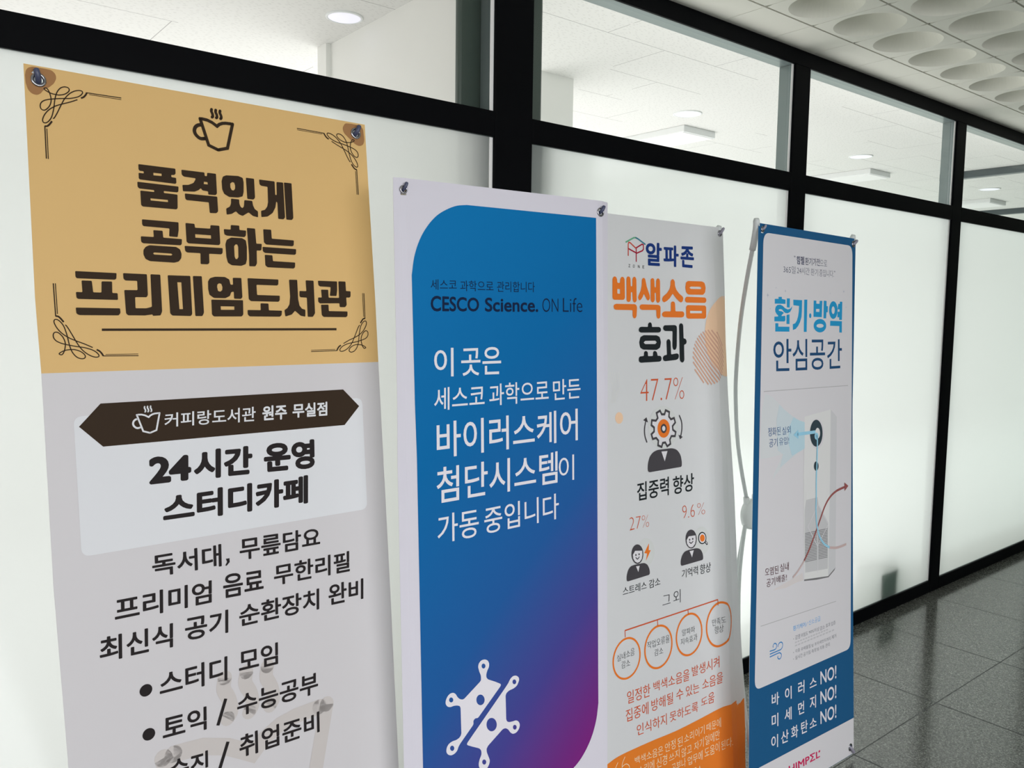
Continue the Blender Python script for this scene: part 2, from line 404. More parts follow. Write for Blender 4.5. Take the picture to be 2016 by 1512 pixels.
# ------------------------------------------------------------------ banners: printed sheets on x-frame stands
DATA = {"B1":{"o":[.224,1.49,1.78],"yaw":.02793,"tilt":.10297,"w":.6,"h":1.79,"edges":[[[-.0007,.0004],[-.3687,-.0026],[-.4785,-.0],[-.8103,-.0006],[-1.0956,.0054]],[[.0004,.6003],[-.3581,.6025],[-.4813,.6018],[-.9353,.6006],[-1.3044,.5976]]],"eyes":[[.0197,-.022,.0112,-.0045,.0185],[.578,-.0212,.0114,.0076,.0183]],"prints":[["P","brown",2,.0016,[[[.1607,-.135],[.2209,-.1353],[.2209,-.1441],[.2182,-.1466],[.2132,-.1469],[.2135,-.1508],[.2213,-.151],[.2213,-.1598],[.2195,-.1615],[.1618,-.1605],[.1602,-.1589],[.1603,-.1495],[.1688,-.1498],[.1686,-.146],[.1625,-.1461],[.1606,-.1442]],[[.184,-.1467],[.1975,-.1466],[.1975,-.1507],[.1841,-.151]]]],
["P","brown",2,.0016,[[[.1575,-.1648],[.2246,-.1656],[.2239,-.1738],[.2221,-.1759],[.1994,-.1759],[.1994,-.1792],[.2221,-.1797],[.221,-.2032],[.2187,-.2054],[.1638,-.2055],[.1614,-.2031],[.1615,-.179],[.1838,-.1793],[.1838,-.176],[.1599,-.1758],[.1576,-.1733]],[[.177,-.1905],[.2055,-.1905],[.2056,-.1942],[.1772,-.1941]]]],
["P","brown",2,.0016,[[[.231,-.1358],[.2707,-.1359],[.2706,-.142],[.2748,-.1419],[.2754,-.1358],[.291,-.1357],[.2908,-.1706],[.2884,-.1738],[.2752,-.1742],[.2753,-.1686],[.2653,-.1679],[.2629,-.1641],[.2586,-.1681],[.2518,-.1715],[.2317,-.1729],[.2312,-.162],[.2415,-.1609],[.2505,-.1565],[.2541,-.1506],[.2545,-.1479],[.2347,-.1473],[.2311,-.1444]],[[.2689,-.1522],[.2751,-.1524],[.2754,-.1565],[.2682,-.1564]]]],
["P","brown",2,.0016,[[[.2345,-.1764],[.291,-.1762],[.2911,-.2023],[.2879,-.2059],[.2761,-.2065],[.2754,-.1879],[.2369,-.1876],[.2349,-.1852]]]],
["P","brown",2,.0016,[[[.3091,-.1363],[.3313,-.1349],[.3395,-.1374],[.3409,-.1453],[.3399,-.1627],[.3375,-.1711],[.3291,-.174],[.3127,-.1747],[.3037,-.1699],[.3007,-.1623],[.3004,-.1476],[.3031,-.1393]],[[.3194,-.1472],[.3231,-.1477],[.3247,-.1529],[.3243,-.1586],[.3216,-.1621],[.3181,-.1618],[.3158,-.1573],[.3159,-.1504]]]],
["P","brown",2,.0016,[[[.3455,-.1364],[.3609,-.1365],[.3608,-.1711],[.3577,-.1749],[.3461,-.1748]]]],
["P","brown",2,.0016,[[[.3158,-.1772],[.3308,-.1773],[.3306,-.1844],[.3324,-.19],[.3358,-.1927],[.3389,-.1894],[.3403,-.1775],[.3551,-.1775],[.3561,-.1855],[.3591,-.1922],[.3649,-.1957],[.3645,-.2067],[.3547,-.205],[.3471,-.1991],[.3355,-.2066],[.3285,-.2042],[.3236,-.1993],[.3156,-.2046],[.3062,-.2068],[.3059,-.1959],[.3129,-.1919],[.3153,-.1859]]]],
["P","brown",2,.0016,[[[.3703,-.1368],[.4005,-.137],[.4002,-.1619],[.4032,-.1621],[.4042,-.1375],[.4173,-.1372],[.4173,-.2025],[.414,-.2063],[.4036,-.2062],[.4037,-.1763],[.4015,-.1741],[.3994,-.185],[.3932,-.1962],[.3829,-.2037],[.3709,-.2057],[.3709,-.1942],[.3786,-.1916],[.3834,-.1853],[.3854,-.1769],[.3861,-.1485],[.3738,-.1479],[.3708,-.1455]]]],
["P","brown",2,.0016,[[[.4189,-.1368],[.4342,-.1368],[.4339,-.2023],[.4306,-.2062],[.4196,-.2063]]]],
["P","brown",2,.0016,[[[.1614,-.2271],[.2211,-.2274],[.2206,-.241],[.2182,-.253],[.2042,-.2527],[.2049,-.2444],[.2054,-.2391],[.1632,-.2384],[.1613,-.236]]]],
["P","brown",2,.0016,[[[.1786,-.2439],[.1938,-.2439],[.1942,-.2555],[.2253,-.256],[.2244,-.2649],[.2222,-.2668],[.161,-.2672],[.1581,-.2648],[.158,-.2557],[.179,-.2555]]]],
["P","brown",2,.0016,[[[.171,-.2698],[.2149,-.2701],[.2211,-.2739],[.2233,-.2815],[.2222,-.2892],[.2178,-.2949],[.2102,-.2973],[.1706,-.2966],[.1636,-.2933],[.1606,-.286],[.161,-.2785],[.1647,-.273]],[[.178,-.2816],[.2058,-.282],[.208,-.2836],[.2056,-.2853],[.1778,-.2851],[.1762,-.2834]]]],
["P","brown",2,.0016,[[[.2328,-.2275],[.2482,-.2278],[.2487,-.2345],[.2754,-.2342],[.276,-.2279],[.2917,-.2278],[.2917,-.2595],[.2892,-.2624],[.2358,-.2626],[.2329,-.26]],[[.2483,-.2458],[.2759,-.2459],[.2758,-.2518],[.2484,-.2518]]]],
["P","brown",2,.0016,[[[.229,-.2673],[.2956,-.2672],[.2949,-.2759],[.2924,-.2785],[.2707,-.2786],[.2704,-.2946],[.2674,-.2974],[.2549,-.2975],[.2557,-.2785],[.2327,-.2785],[.2296,-.276]]]],
["P","brown",2,.0016,[[[.3126,-.2248],[.3281,-.2247],[.3281,-.2326],[.3404,-.2328],[.3394,-.2419],[.3368,-.2449],[.3041,-.2444],[.3,-.2424],[.2994,-.2331],[.3121,-.2331]]]],
["P","brown",2,.0016,[[[.312,-.2472],[.332,-.247],[.3389,-.2507],[.3401,-.2622],[.3388,-.2854],[.3364,-.2937],[.3279,-.2973],[.3103,-.297],[.3036,-.2929],[.3014,-.2828],[.3008,-.2601],[.3036,-.2519]],[[.3195,-.2589],[.3225,-.2592],[.324,-.2632],[.3234,-.2816],[.3208,-.2854],[.318,-.2854],[.3164,-.2809],[.3165,-.2625]]]],
["P","brown",2,.0016,[[[.3421,-.2278],[.3575,-.2278],[.3583,-.2553],[.3688,-.2551],[.3674,-.2664],[.3644,-.2678],[.3583,-.2676],[.3574,-.2915],[.3542,-.297],[.3426,-.2973],[.3434,-.2759]]]],
["P","brown",2,.0016,[[[.3731,-.2278],[.3884,-.2276],[.3887,-.2441],[.4325,-.2445],[.4316,-.2537],[.4289,-.2558],[.3773,-.2557],[.3731,-.252]]]],
["P","brown",2,.0016,[[[.3697,-.2604],[.4361,-.2607],[.4353,-.2697],[.4324,-.2717],[.374,-.2714],[.3702,-.2688]]]],
["P","brown",2,.0016,[[[.3733,-.2748],[.3881,-.2749],[.3885,-.2857],[.4326,-.2862],[.4318,-.2951],[.429,-.2977],[.3774,-.2976],[.3734,-.2943]]]],
["P","brown",2,.0016,[[[.0556,-.3181],[.117,-.3189],[.1161,-.3279],[.1138,-.3299],[.0574,-.3295],[.0557,-.3273]]]],
["P","brown",2,.0016,[[[.0641,-.3327],[.0791,-.3328],[.0802,-.3513],[.0925,-.3514],[.0935,-.3332],[.1094,-.3329],[.1087,-.3517],[.1168,-.3518],[.1168,-.3619],[.1156,-.3629],[.0578,-.3624],[.0554,-.3607],[.055,-.3513],[.0645,-.3516]]]],
["P","brown",2,.0016,[[[.0534,-.3762],[.1192,-.3766],[.1195,-.3842],[.1165,-.3882],[.0581,-.3882],[.0539,-.3858]]]],
["P","brown",2,.0016,[[[.1269,-.3185],[.1643,-.3189],[.164,-.3538],[.1618,-.3575],[.1435,-.3577],[.1432,-.3762],[.1603,-.376],[.1694,-.3734],[.17,-.3187],[.1859,-.3188],[.1855,-.3809],[.1826,-.3878],[.1702,-.3886],[.1695,-.3862],[.1573,-.388],[.131,-.388],[.128,-.3848],[.1273,-.3463],[.1481,-.346],[.1483,-.3305],[.1299,-.3306],[.1271,-.3279]]]],
["P","brown",2,.0016,[[[.198,-.3192],[.2359,-.319],[.2355,-.3848],[.2331,-.3885],[.202,-.3879],[.1986,-.3844]],[[.2133,-.3306],[.2201,-.3306],[.2203,-.3767],[.2143,-.3768]]]],
["P","brown",2,.0016,[[[.2403,-.3189],[.2557,-.3187],[.2559,-.3824],[.2529,-.3884],[.2407,-.3885]]]],
["P","brown",2,.0016,[[[.2792,-.3187],[.2964,-.3185],[.3042,-.3226],[.306,-.3319],[.3106,-.3319],[.3107,-.3194],[.3266,-.3192],[.3265,-.354],[.3237,-.3571],[.3111,-.3569],[.3113,-.3441],[.3064,-.3453],[.3037,-.3522],[.2953,-.3563],[.2748,-.3563],[.2673,-.3508],[.2656,-.3408],[.2661,-.3273],[.27,-.3215]],[[.2854,-.33],[.2894,-.331],[.2912,-.3366],[.2904,-.3423],[.2868,-.3449],[.2828,-.3437],[.2816,-.3369],[.2823,-.3324]]]],
["P","brown",2,.0016,[[[.2701,-.3593],[.3274,-.3593],[.3264,-.3852],[.3233,-.3886],[.273,-.389],[.2698,-.3856]],[[.286,-.3708],[.3107,-.3709],[.3104,-.3768],[.2861,-.3771]]]],
["P","brown",2,.0016,[[[.338,-.3191],[.3972,-.3195],[.3964,-.3288],[.394,-.3308],[.3542,-.3306],[.3543,-.3492],[.3982,-.3496],[.3974,-.3585],[.3948,-.3609],[.3421,-.3607],[.3382,-.3573]]]],
["P","brown",2,.0016,[[[.36,-.3643],[.3752,-.3645],[.3752,-.377],[.4008,-.3774],[.3996,-.3858],[.3961,-.3887],[.338,-.3885],[.3347,-.3851],[.3347,-.3768],[.3597,-.3769]]]],
["P","brown",2,.0016,[[[.4183,-.319],[.4348,-.3187],[.4346,-.3553],[.4365,-.3674],[.4414,-.3734],[.4481,-.375],[.4473,-.3883],[.438,-.3867],[.4269,-.3772],[.42,-.3844],[.407,-.3883],[.4057,-.3762],[.4118,-.3725],[.4165,-.3653],[.4187,-.3509]]]],
["P","brown",2,.0016,[[[.452,-.319],[.4684,-.3192],[.4678,-.3816],[.4628,-.3885],[.4523,-.3886],[.4526,-.3521],[.4395,-.3516],[.4376,-.3492],[.4382,-.3396],[.4523,-.3397]]]],
["P","brown",2,.0016,[[[.4777,-.3189],[.5184,-.319],[.5176,-.3362],[.5155,-.3475],[.5012,-.3476],[.5028,-.3391],[.5039,-.3304],[.4811,-.3298],[.478,-.3274]]]],
["P","brown",2,.0016,[[[.5215,-.3186],[.5369,-.3186],[.5369,-.3372],[.547,-.3374],[.5464,-.3476],[.544,-.3501],[.5366,-.35],[.5369,-.3646],[.5332,-.369],[.5212,-.3691],[.5211,-.3616],[.4791,-.3626],[.4758,-.3594],[.4761,-.3511],[.4839,-.3512],[.4832,-.3359],[.4984,-.3357],[.4983,-.3511],[.5209,-.3511]]]],
["P","brown",2,.0016,[[[.4814,-.365],[.4972,-.3647],[.4972,-.3771],[.5378,-.3775],[.5372,-.386],[.534,-.3888],[.4856,-.3886],[.4818,-.3852]]]],
["P","brown",2,0,[[[.0899,-.4097],[.5117,-.4102],[.5115,-.4145],[.0897,-.4136]]]],
["S","brown",2,.0016,1,0,0,[[.0735,-.0432],[.0623,-.049],[.0508,-.0541],[.0403,-.0595],[.0315,-.0667],[.0252,-.0753],[.0222,-.0833],[.0233,-.0874],[.0271,-.0873],[.0315,-.0832],[.0352,-.0765],[.0378,-.0675],[.0395,-.0587],[.0408,-.0499],[.043,-.041],[.0459,-.0342],[.0504,-.0286],[.0557,-.026],[.0605,-.0263],[.0625,-.0293],[.0605,-.0335],[.0551,-.0378],[.0481,-.0403],[.043,-.0405],[.0363,-.0398],[.0305,-.0375],[.0269,-.0349],[.0273,-.0334],[.0303,-.0328],[.0331,-.0366],[.0349,-.0424],[.0358,-.0489],[.0351,-.0547],[.0326,-.0608],[.0281,-.0663],[.0243,-.0681],[.021,-.0666],[.02,-.062],[.0215,-.0571],[.0255,-.0531],[.0324,-.05],[.0409,-.0475],[.0513,-.0452],[.0617,-.0433],[.0706,-.0403],[.0769,-.0368],[.0811,-.0321],[.0813,-.0287],[.0774,-.0278],[.0711,-.0296],[.0648,-.0336],[.0594,-.039],[.0547,-.0455],[.0509,-.0529],[.047,-.0612],[.0432,-.0695],[.0394,-.0767],[.0371,-.0795]]],
["S","brown",2,.0026,1,0,0,[[.0789,-.0398],[.0831,-.0371],[.0864,-.0326],[.0879,-.0294]]],
["S","brown",2,.0014,0,0,0,[[.0874,-.0295],[.1399,-.0286]]],
["S","brown",2,.0009,0,0,0,[[.0913,-.0317],[.1397,-.0314]]],
["S","brown",2,.0026,1,0,0,[[.0352,-.0836],[.032,-.0884],[.0285,-.0922],[.0247,-.0931]]],
["S","brown",2,.0016,0,0,0,[[.0248,-.0928],[.0243,-.1438]]],
["S","brown",2,.0012,0,0,0,[[.0274,-.0962],[.027,-.1439]]],
["S","brown",2,.0016,1,0,0,[[.5234,-.0447],[.5355,-.0504],[.5479,-.0554],[.5593,-.0608],[.5688,-.0678],[.5756,-.0763],[.5788,-.0842],[.5777,-.0882],[.5736,-.0881],[.5688,-.0841],[.5648,-.0775],[.562,-.0687],[.5601,-.06],[.5587,-.0513],[.5564,-.0426],[.5532,-.0359],[.5483,-.0304],[.5426,-.0279],[.5375,-.0281],[.5353,-.0311],[.5374,-.0352],[.5432,-.0395],[.5508,-.0419],[.5563,-.0421],[.5636,-.0414],[.5699,-.0392],[.5738,-.0366],[.5733,-.0351],[.5701,-.0346],[.5671,-.0383],[.5651,-.044],[.5641,-.0503],[.5649,-.0561],[.5676,-.0621],[.5724,-.0675],[.5766,-.0692],[.5801,-.0677],[.5812,-.0633],[.5796,-.0584],[.5753,-.0545],[.5679,-.0514],[.5586,-.049],[.5474,-.0467],[.5361,-.0449],[.5265,-.0419],[.5197,-.0384],[.5151,-.0339],[.5149,-.0305],[.5191,-.0296],[.5259,-.0314],[.5327,-.0354],[.5386,-.0406],[.5437,-.047],[.5478,-.0543],[.552,-.0624],[.5561,-.0706],[.5602,-.0777],[.5627,-.0804]]],
["S","brown",2,.0026,1,0,0,[[.5175,-.0414],[.513,-.0388],[.5094,-.0344],[.5078,-.0312]]],
["S","brown",2,.0014,0,0,0,[[.5083,-.0313],[.4516,-.0304]]],
["S","brown",2,.0009,0,0,0,[[.5041,-.0335],[.4517,-.0332]]],
["S","brown",2,.0026,1,0,0,[[.5647,-.0844],[.5682,-.0891],[.5721,-.0929],[.5762,-.0938]]],
["S","brown",2,.0016,0,0,0,[[.576,-.0935],[.5766,-.1437]]],
["S","brown",2,.0012,0,0,0,[[.5732,-.0968],[.5736,-.1438]]],
["S","brown",2,.0016,1,0,0,[[.0748,-.4402],[.0632,-.4343],[.0513,-.4292],[.0404,-.4237],[.0312,-.4165],[.0247,-.4078],[.0216,-.3997],[.0227,-.3956],[.0266,-.3957],[.0312,-.3998],[.0351,-.4066],[.0377,-.4156],[.0395,-.4246],[.0409,-.4334],[.0431,-.4425],[.0461,-.4492],[.0509,-.4549],[.0564,-.4575],[.0613,-.4573],[.0633,-.4543],[.0613,-.45],[.0557,-.4456],[.0485,-.4431],[.0432,-.4429],[.0362,-.4436],[.0302,-.4459],[.0264,-.4486],[.0269,-.4501],[.03,-.4506],[.0328,-.4469],[.0347,-.441],[.0357,-.4344],[.0349,-.4286],[.0324,-.4224],[.0278,-.4169],[.0238,-.4151],[.0204,-.4166],[.0193,-.4212],[.0209,-.4262],[.025,-.4302],[.0321,-.4334],[.041,-.4358],[.0518,-.4382],[.0626,-.4401],[.0718,-.4431],[.0783,-.4467],[.0827,-.4514],[.0829,-.4548],[.0788,-.4558],[.0723,-.4539],[.0658,-.4498],[.0601,-.4445],[.0553,-.4378],[.0513,-.4304],[.0473,-.422],[.0433,-.4137],[.0394,-.4063],[.0371,-.4036]]],
["S","brown",2,.0026,1,0,0,[[.0804,-.4436],[.0847,-.4463],[.0882,-.4509],[.0897,-.4541]]],
["S","brown",2,.0014,0,0,0,[[.0893,-.454],[.1436,-.4549]]],
["S","brown",2,.0009,0,0,0,[[.0933,-.4518],[.1434,-.4521]]],
["S","brown",2,.0026,1,0,0,[[.0351,-.3994],[.0318,-.3946],[.0281,-.3907],[.0241,-.3898]]],
["S","brown",2,.0016,0,0,0,[[.0243,-.3901],[.0237,-.3386]]],
["S","brown",2,.0012,0,0,0,[[.027,-.3867],[.0266,-.3385]]],
["S","brown",2,.0016,1,0,0,[[.5251,-.4405],[.5368,-.4347],[.5489,-.4297],[.56,-.4243],[.5693,-.4172],[.5759,-.4086],[.579,-.4007],[.5779,-.3966],[.5739,-.3968],[.5693,-.4007],[.5654,-.4075],[.5627,-.4163],[.5608,-.4251],[.5595,-.4338],[.5572,-.4427],[.5541,-.4493],[.5493,-.4549],[.5438,-.4575],[.5388,-.4572],[.5367,-.4543],[.5387,-.4501],[.5444,-.4458],[.5518,-.4433],[.5572,-.4432],[.5642,-.4438],[.5703,-.4461],[.5741,-.4487],[.5736,-.4502],[.5705,-.4507],[.5676,-.447],[.5657,-.4412],[.5647,-.4348],[.5655,-.429],[.5681,-.423],[.5728,-.4175],[.5768,-.4158],[.5803,-.4173],[.5813,-.4218],[.5797,-.4267],[.5756,-.4307],[.5684,-.4337],[.5593,-.4362],[.5484,-.4385],[.5374,-.4403],[.5281,-.4433],[.5215,-.4468],[.517,-.4514],[.5169,-.4548],[.521,-.4558],[.5275,-.4539],[.5342,-.4499],[.5399,-.4447],[.5448,-.4381],[.5489,-.4308],[.5529,-.4226],[.557,-.4144],[.5609,-.4072],[.5633,-.4045]]],
["S","brown",2,.0026,1,0,0,[[.5193,-.4438],[.515,-.4465],[.5115,-.4509],[.5099,-.4541]]],
["S","brown",2,.0014,0,0,0,[[.5104,-.454],[.4552,-.4549]]],
["S","brown",2,.0009,0,0,0,[[.5063,-.4518],[.4554,-.4521]]],
["S","brown",2,.0026,1,0,0,[[.5653,-.4004],[.5687,-.3957],[.5724,-.3918],[.5765,-.391]]],
["S","brown",2,.0016,0,0,0,[[.5763,-.3913],[.5769,-.3407]]],
["S","brown",2,.0012,0,0,0,[[.5735,-.3879],[.5739,-.3406]]],
["S","brown",2,.0056,0,0,1,[[.2684,-.0418],[.281,-.0866],[.2972,-.0925]]],
["S","brown",2,.0056,0,0,1,[[.2986,-.0923],[.3145,-.0873],[.3263,-.0422]]],
["S","brown",2,.0056,0,0,1,[[.2715,-.0416],[.2807,-.0423],[.2891,-.0452],[.2946,-.0486],[.2977,-.0506],[.3019,-.0467],[.3079,-.0438],[.3138,-.0427],[.3234,-.0423]]],
["S","brown",2,.0061,1,0,1,[[.2688,-.0526],[.2638,-.0541],[.2594,-.058],[.2573,-.0639],[.2587,-.07],[.2634,-.075],[.2682,-.0768],[.2746,-.0758]]],
["S","brown",2,.0049,1,0,1,[[.2897,-.0219],[.2891,-.0256],[.2907,-.0296],[.2912,-.0338],[.2898,-.0358]]],
["S","brown",2,.0049,1,0,1,[[.2972,-.022],[.2966,-.0257],[.2982,-.0297],[.2987,-.0339],[.2973,-.0359]]],
["S","brown",2,.0049,1,0,1,[[.3048,-.0221],[.3042,-.0258],[.3058,-.0298],[.3063,-.034],[.3049,-.0361]]],
["S","panel",3,.0028,0,0,1,[[.1354,-.5529],[.1441,-.5808],[.1543,-.5843]]],
["S","panel",3,.0028,0,0,1,[[.1553,-.5842],[.1652,-.5807],[.1718,-.5522]]],
["S","panel",3,.0028,0,0,1,[[.1374,-.5527],[.1432,-.553],[.1485,-.5547],[.152,-.5568],[.154,-.558],[.1566,-.5555],[.1603,-.5536],[.164,-.5527],[.17,-.5523]]],
["S","panel",3,.0031,1,0,1,[[.1359,-.5597],[.1328,-.5607],[.1301,-.5632],[.1289,-.567],[.1299,-.5708],[.1328,-.5738],[.1359,-.5749],[.1399,-.5742]]],
["S","panel",3,.0025,1,0,1,[[.1485,-.5401],[.1482,-.5424],[.1492,-.5449],[.1496,-.5475],[.1488,-.5488]]],
["S","panel",3,.0025,1,0,1,[[.1532,-.54],[.1529,-.5423],[.154,-.5448],[.1543,-.5475],[.1535,-.5488]]],
["S","panel",3,.0025,1,0,1,[[.158,-.5399],[.1577,-.5423],[.1587,-.5448],[.1591,-.5474],[.1583,-.5487]]],
["S","watermark",1,.029,0,0,1,[[.1462,-1.1285],[.2136,-1.3605],[.2975,-1.3908]]],
["S","watermark",1,.029,0,0,1,[[.305,-1.3897],[.3875,-1.3627],[.4469,-1.1282]]],
["S","watermark",1,.029,0,0,1,[[.1627,-1.1275],[.2102,-1.1305],[.2538,-1.1454],[.2826,-1.1628],[.2989,-1.1731],[.3205,-1.1529],[.3514,-1.1377],[.3819,-1.1315],[.4315,-1.1289]]],
["S","watermark",1,.0317,1,0,1,[[.1489,-1.1849],[.1231,-1.1928],[.1004,-1.2129],[.0899,-1.2439],[.0973,-1.2755],[.1214,-1.301],[.1464,-1.31],[.1796,-1.3049]]],
["S","watermark",1,.0255,1,0,1,[[.256,-1.0247],[.2532,-1.0437],[.2615,-1.0645],[.2641,-1.0862],[.2569,-1.0967]]],
["S","watermark",1,.0255,1,0,1,[[.2951,-1.0248],[.2922,-1.0439],[.3006,-1.0647],[.3032,-1.0866],[.296,-1.0971]]],
["S","watermark",1,.0255,1,0,1,[[.3344,-1.025],[.3315,-1.0441],[.3399,-1.065],[.3426,-1.0869],[.3353,-1.0975]]],
["P","panel",1,0,[[[.041,-.563],[.0412,-.5593],[.0421,-.5562],[.0435,-.5536],[.0455,-.5516],[.0481,-.5502],[.0512,-.5493],[.055,-.549],[.5459,-.5492],[.5496,-.5495],[.5528,-.5503],[.5553,-.5518],[.5573,-.5538],[.5587,-.5564],[.5595,-.5595],[.5598,-.5632],[.5579,-.7568],[.5576,-.7605],[.5567,-.7637],[.5552,-.7663],[.5532,-.7683],[.5506,-.7697],[.5475,-.7706],[.5438,-.7708],[.0551,-.7717],[.0514,-.7714],[.0482,-.7706],[.0457,-.7691],[.0437,-.7671],[.0422,-.7646],[.0414,-.7614],[.0411,-.7577]]]],
["P","brown",2,0,[[[.0815,-.5307],[.5187,-.5305],[.5521,-.5653],[.5177,-.6001],[.0816,-.6004],[.0481,-.5656]]]],
["T","panel",3,"커피랑도서관",.012,[[.1796,-.5535],[.3396,-.5524],[.338,-.579],[.1783,-.577]]],
["T","panel",3,"원주",.03,[[.3522,-.5524],[.4002,-.5518],[.3985,-.5796],[.3506,-.5794]]],
["T","panel",3,"무실점",.03,[[.4113,-.5519],[.4831,-.5521],[.4815,-.5791],[.4097,-.5785]]],
["T","ink",2,"24",.05,[[.1501,-.6245],[.2203,-.6274],[.2179,-.671],[.1488,-.6706]]],
["T","ink",2,"시간",.045,[[.225,-.6213],[.3296,-.6222],[.3265,-.6745],[.2222,-.672]]],
["T","ink",2,"운영",.045,[[.3505,-.6206],[.4519,-.6218],[.4495,-.677],[.3488,-.6744]]],
["T","ink",2,"스터디카페",.04,[[.1696,-.6911],[.4348,-.6882],[.4316,-.7415],[.1674,-.7393]]],
["T","ink",2,"독서대",.02,[[.1462,-.7883],[.2631,-.7894],[.2619,-.829],[.1457,-.8253]]],
["P","ink",2,0,[[[.2698,-.817],[.2763,-.8171],[.2763,-.8239],[.2705,-.8296],[.2681,-.8284],[.2716,-.823]]]],
["T","ink",2,"무릎담요",.02,[[.296,-.7857],[.4539,-.7897],[.4516,-.8268],[.2948,-.8252]]],
["T","ink",2,"프리미엄",.02,[[.0855,-.847],[.243,-.8494],[.2408,-.8885],[.084,-.8867]]],
["T","ink",2,"음료",.02,[[.2629,-.8442],[.3368,-.8471],[.3355,-.888],[.2615,-.8859]]],
["T","ink",2,"무한리필",.02,[[.3569,-.8454],[.514,-.8465],[.5115,-.8868],[.3559,-.8831]]],
["T","ink",2,"최신식",.02,[[.0596,-.9052],[.1741,-.908],[.1719,-.9485],[.0583,-.9454]]],
["T","ink",2,"공기",.02,[[.1934,-.9039],[.269,-.9065],[.2667,-.9471],[.1929,-.9442]]],
["T","ink",2,"순환장치",.02,[[.2884,-.9044],[.4447,-.9057],[.4424,-.9453],[.2873,-.9427]]],
["T","ink",2,"완비",.02,[[.464,-.9028],[.5404,-.9057],[.5379,-.946],[.4623,-.944]]],
["T","ink",2,"스터디",.02,[[.1474,-.986],[.2628,-.9875],[.2604,-1.0296],[.1463,-1.0264]]],
["T","ink",2,"모임",.02,[[.2833,-.9835],[.3568,-.9867],[.355,-1.0264],[.2817,-1.024]]],
["T","ink",2,"토익",.02,[[.1489,-1.0601],[.2217,-1.064],[.22,-1.1037],[.1469,-1.1007]]],
["S","ink",2,.0058,0,0,0,[[.2393,-1.1033],[.2557,-1.061]]],
["T","ink",2,"수능공부",.02,[[.2758,-1.0618],[.4329,-1.0619],[.4305,-1.1022],[.2741,-1.0996]]],
["T","ink",2,"승진",.02,[[.1543,-1.1359],[.221,-1.1398],[.2193,-1.179],[.1532,-1.1765]]],
["S","ink",2,.0059,0,0,0,[[.2316,-1.1955],[.2553,-1.1369]]],
["T","ink",2,"취업준비",.02,[[.2754,-1.1334],[.431,-1.1369],[.4295,-1.1758],[.2741,-1.1743]]],
["P","ink",2,0,[[[.1351,-1.0087],[.1346,-1.0112],[.1334,-1.0136],[.1317,-1.0157],[.1296,-1.0172],[.1271,-1.0181],[.1245,-1.0184],[.1219,-1.018],[.1195,-1.0169],[.1176,-1.0153],[.1161,-1.0132],[.1152,-1.0107],[.115,-1.0082],[.1155,-1.0056],[.1166,-1.0032],[.1183,-1.0012],[.1205,-.9997],[.1229,-.9987],[.1255,-.9984],[.1281,-.9988],[.1305,-.9998],[.1325,-1.0015],[.134,-1.0036],[.1349,-1.006]]]],
["P","ink",2,0,[[[.1357,-1.0823],[.1352,-1.0848],[.134,-1.0872],[.1323,-1.0892],[.1301,-1.0906],[.1277,-1.0915],[.125,-1.0916],[.1225,-1.0911],[.1201,-1.09],[.1181,-1.0883],[.1167,-1.0861],[.1158,-1.0837],[.1156,-1.0811],[.1161,-1.0785],[.1172,-1.0762],[.1189,-1.0742],[.121,-1.0727],[.1235,-1.0719],[.1261,-1.0717],[.1287,-1.0722],[.1311,-1.0733],[.1331,-1.075],[.1346,-1.0772],[.1354,-1.0796]]]],
["P","ink",2,0,[[[.1366,-1.1573],[.1361,-1.1599],[.135,-1.1622],[.1333,-1.1641],[.1311,-1.1655],[.1286,-1.1662],[.126,-1.1663],[.1234,-1.1657],[.121,-1.1645],[.1191,-1.1627],[.1176,-1.1605],[.1167,-1.158],[.1165,-1.1554],[.117,-1.1528],[.1181,-1.1505],[.1198,-1.1486],[.122,-1.1472],[.1244,-1.1465],[.127,-1.1464],[.1296,-1.1469],[.132,-1.1481],[.134,-1.1499],[.1355,-1.1521],[.1364,-1.1547]]]],
["P","patch",1,.004,[[[.0064,-.0054],[.0129,-.0025],[.0305,-.0026],[.0389,-.003],[.0442,-.0083],[.0448,-.015],[.0411,-.0237],[.0337,-.0309],[.0264,-.0354],[.0219,-.0425],[.0166,-.046],[.0098,-.0452],[.0046,-.0399],[.002,-.0295],[.0017,-.0177],[.003,-.0102]]]],
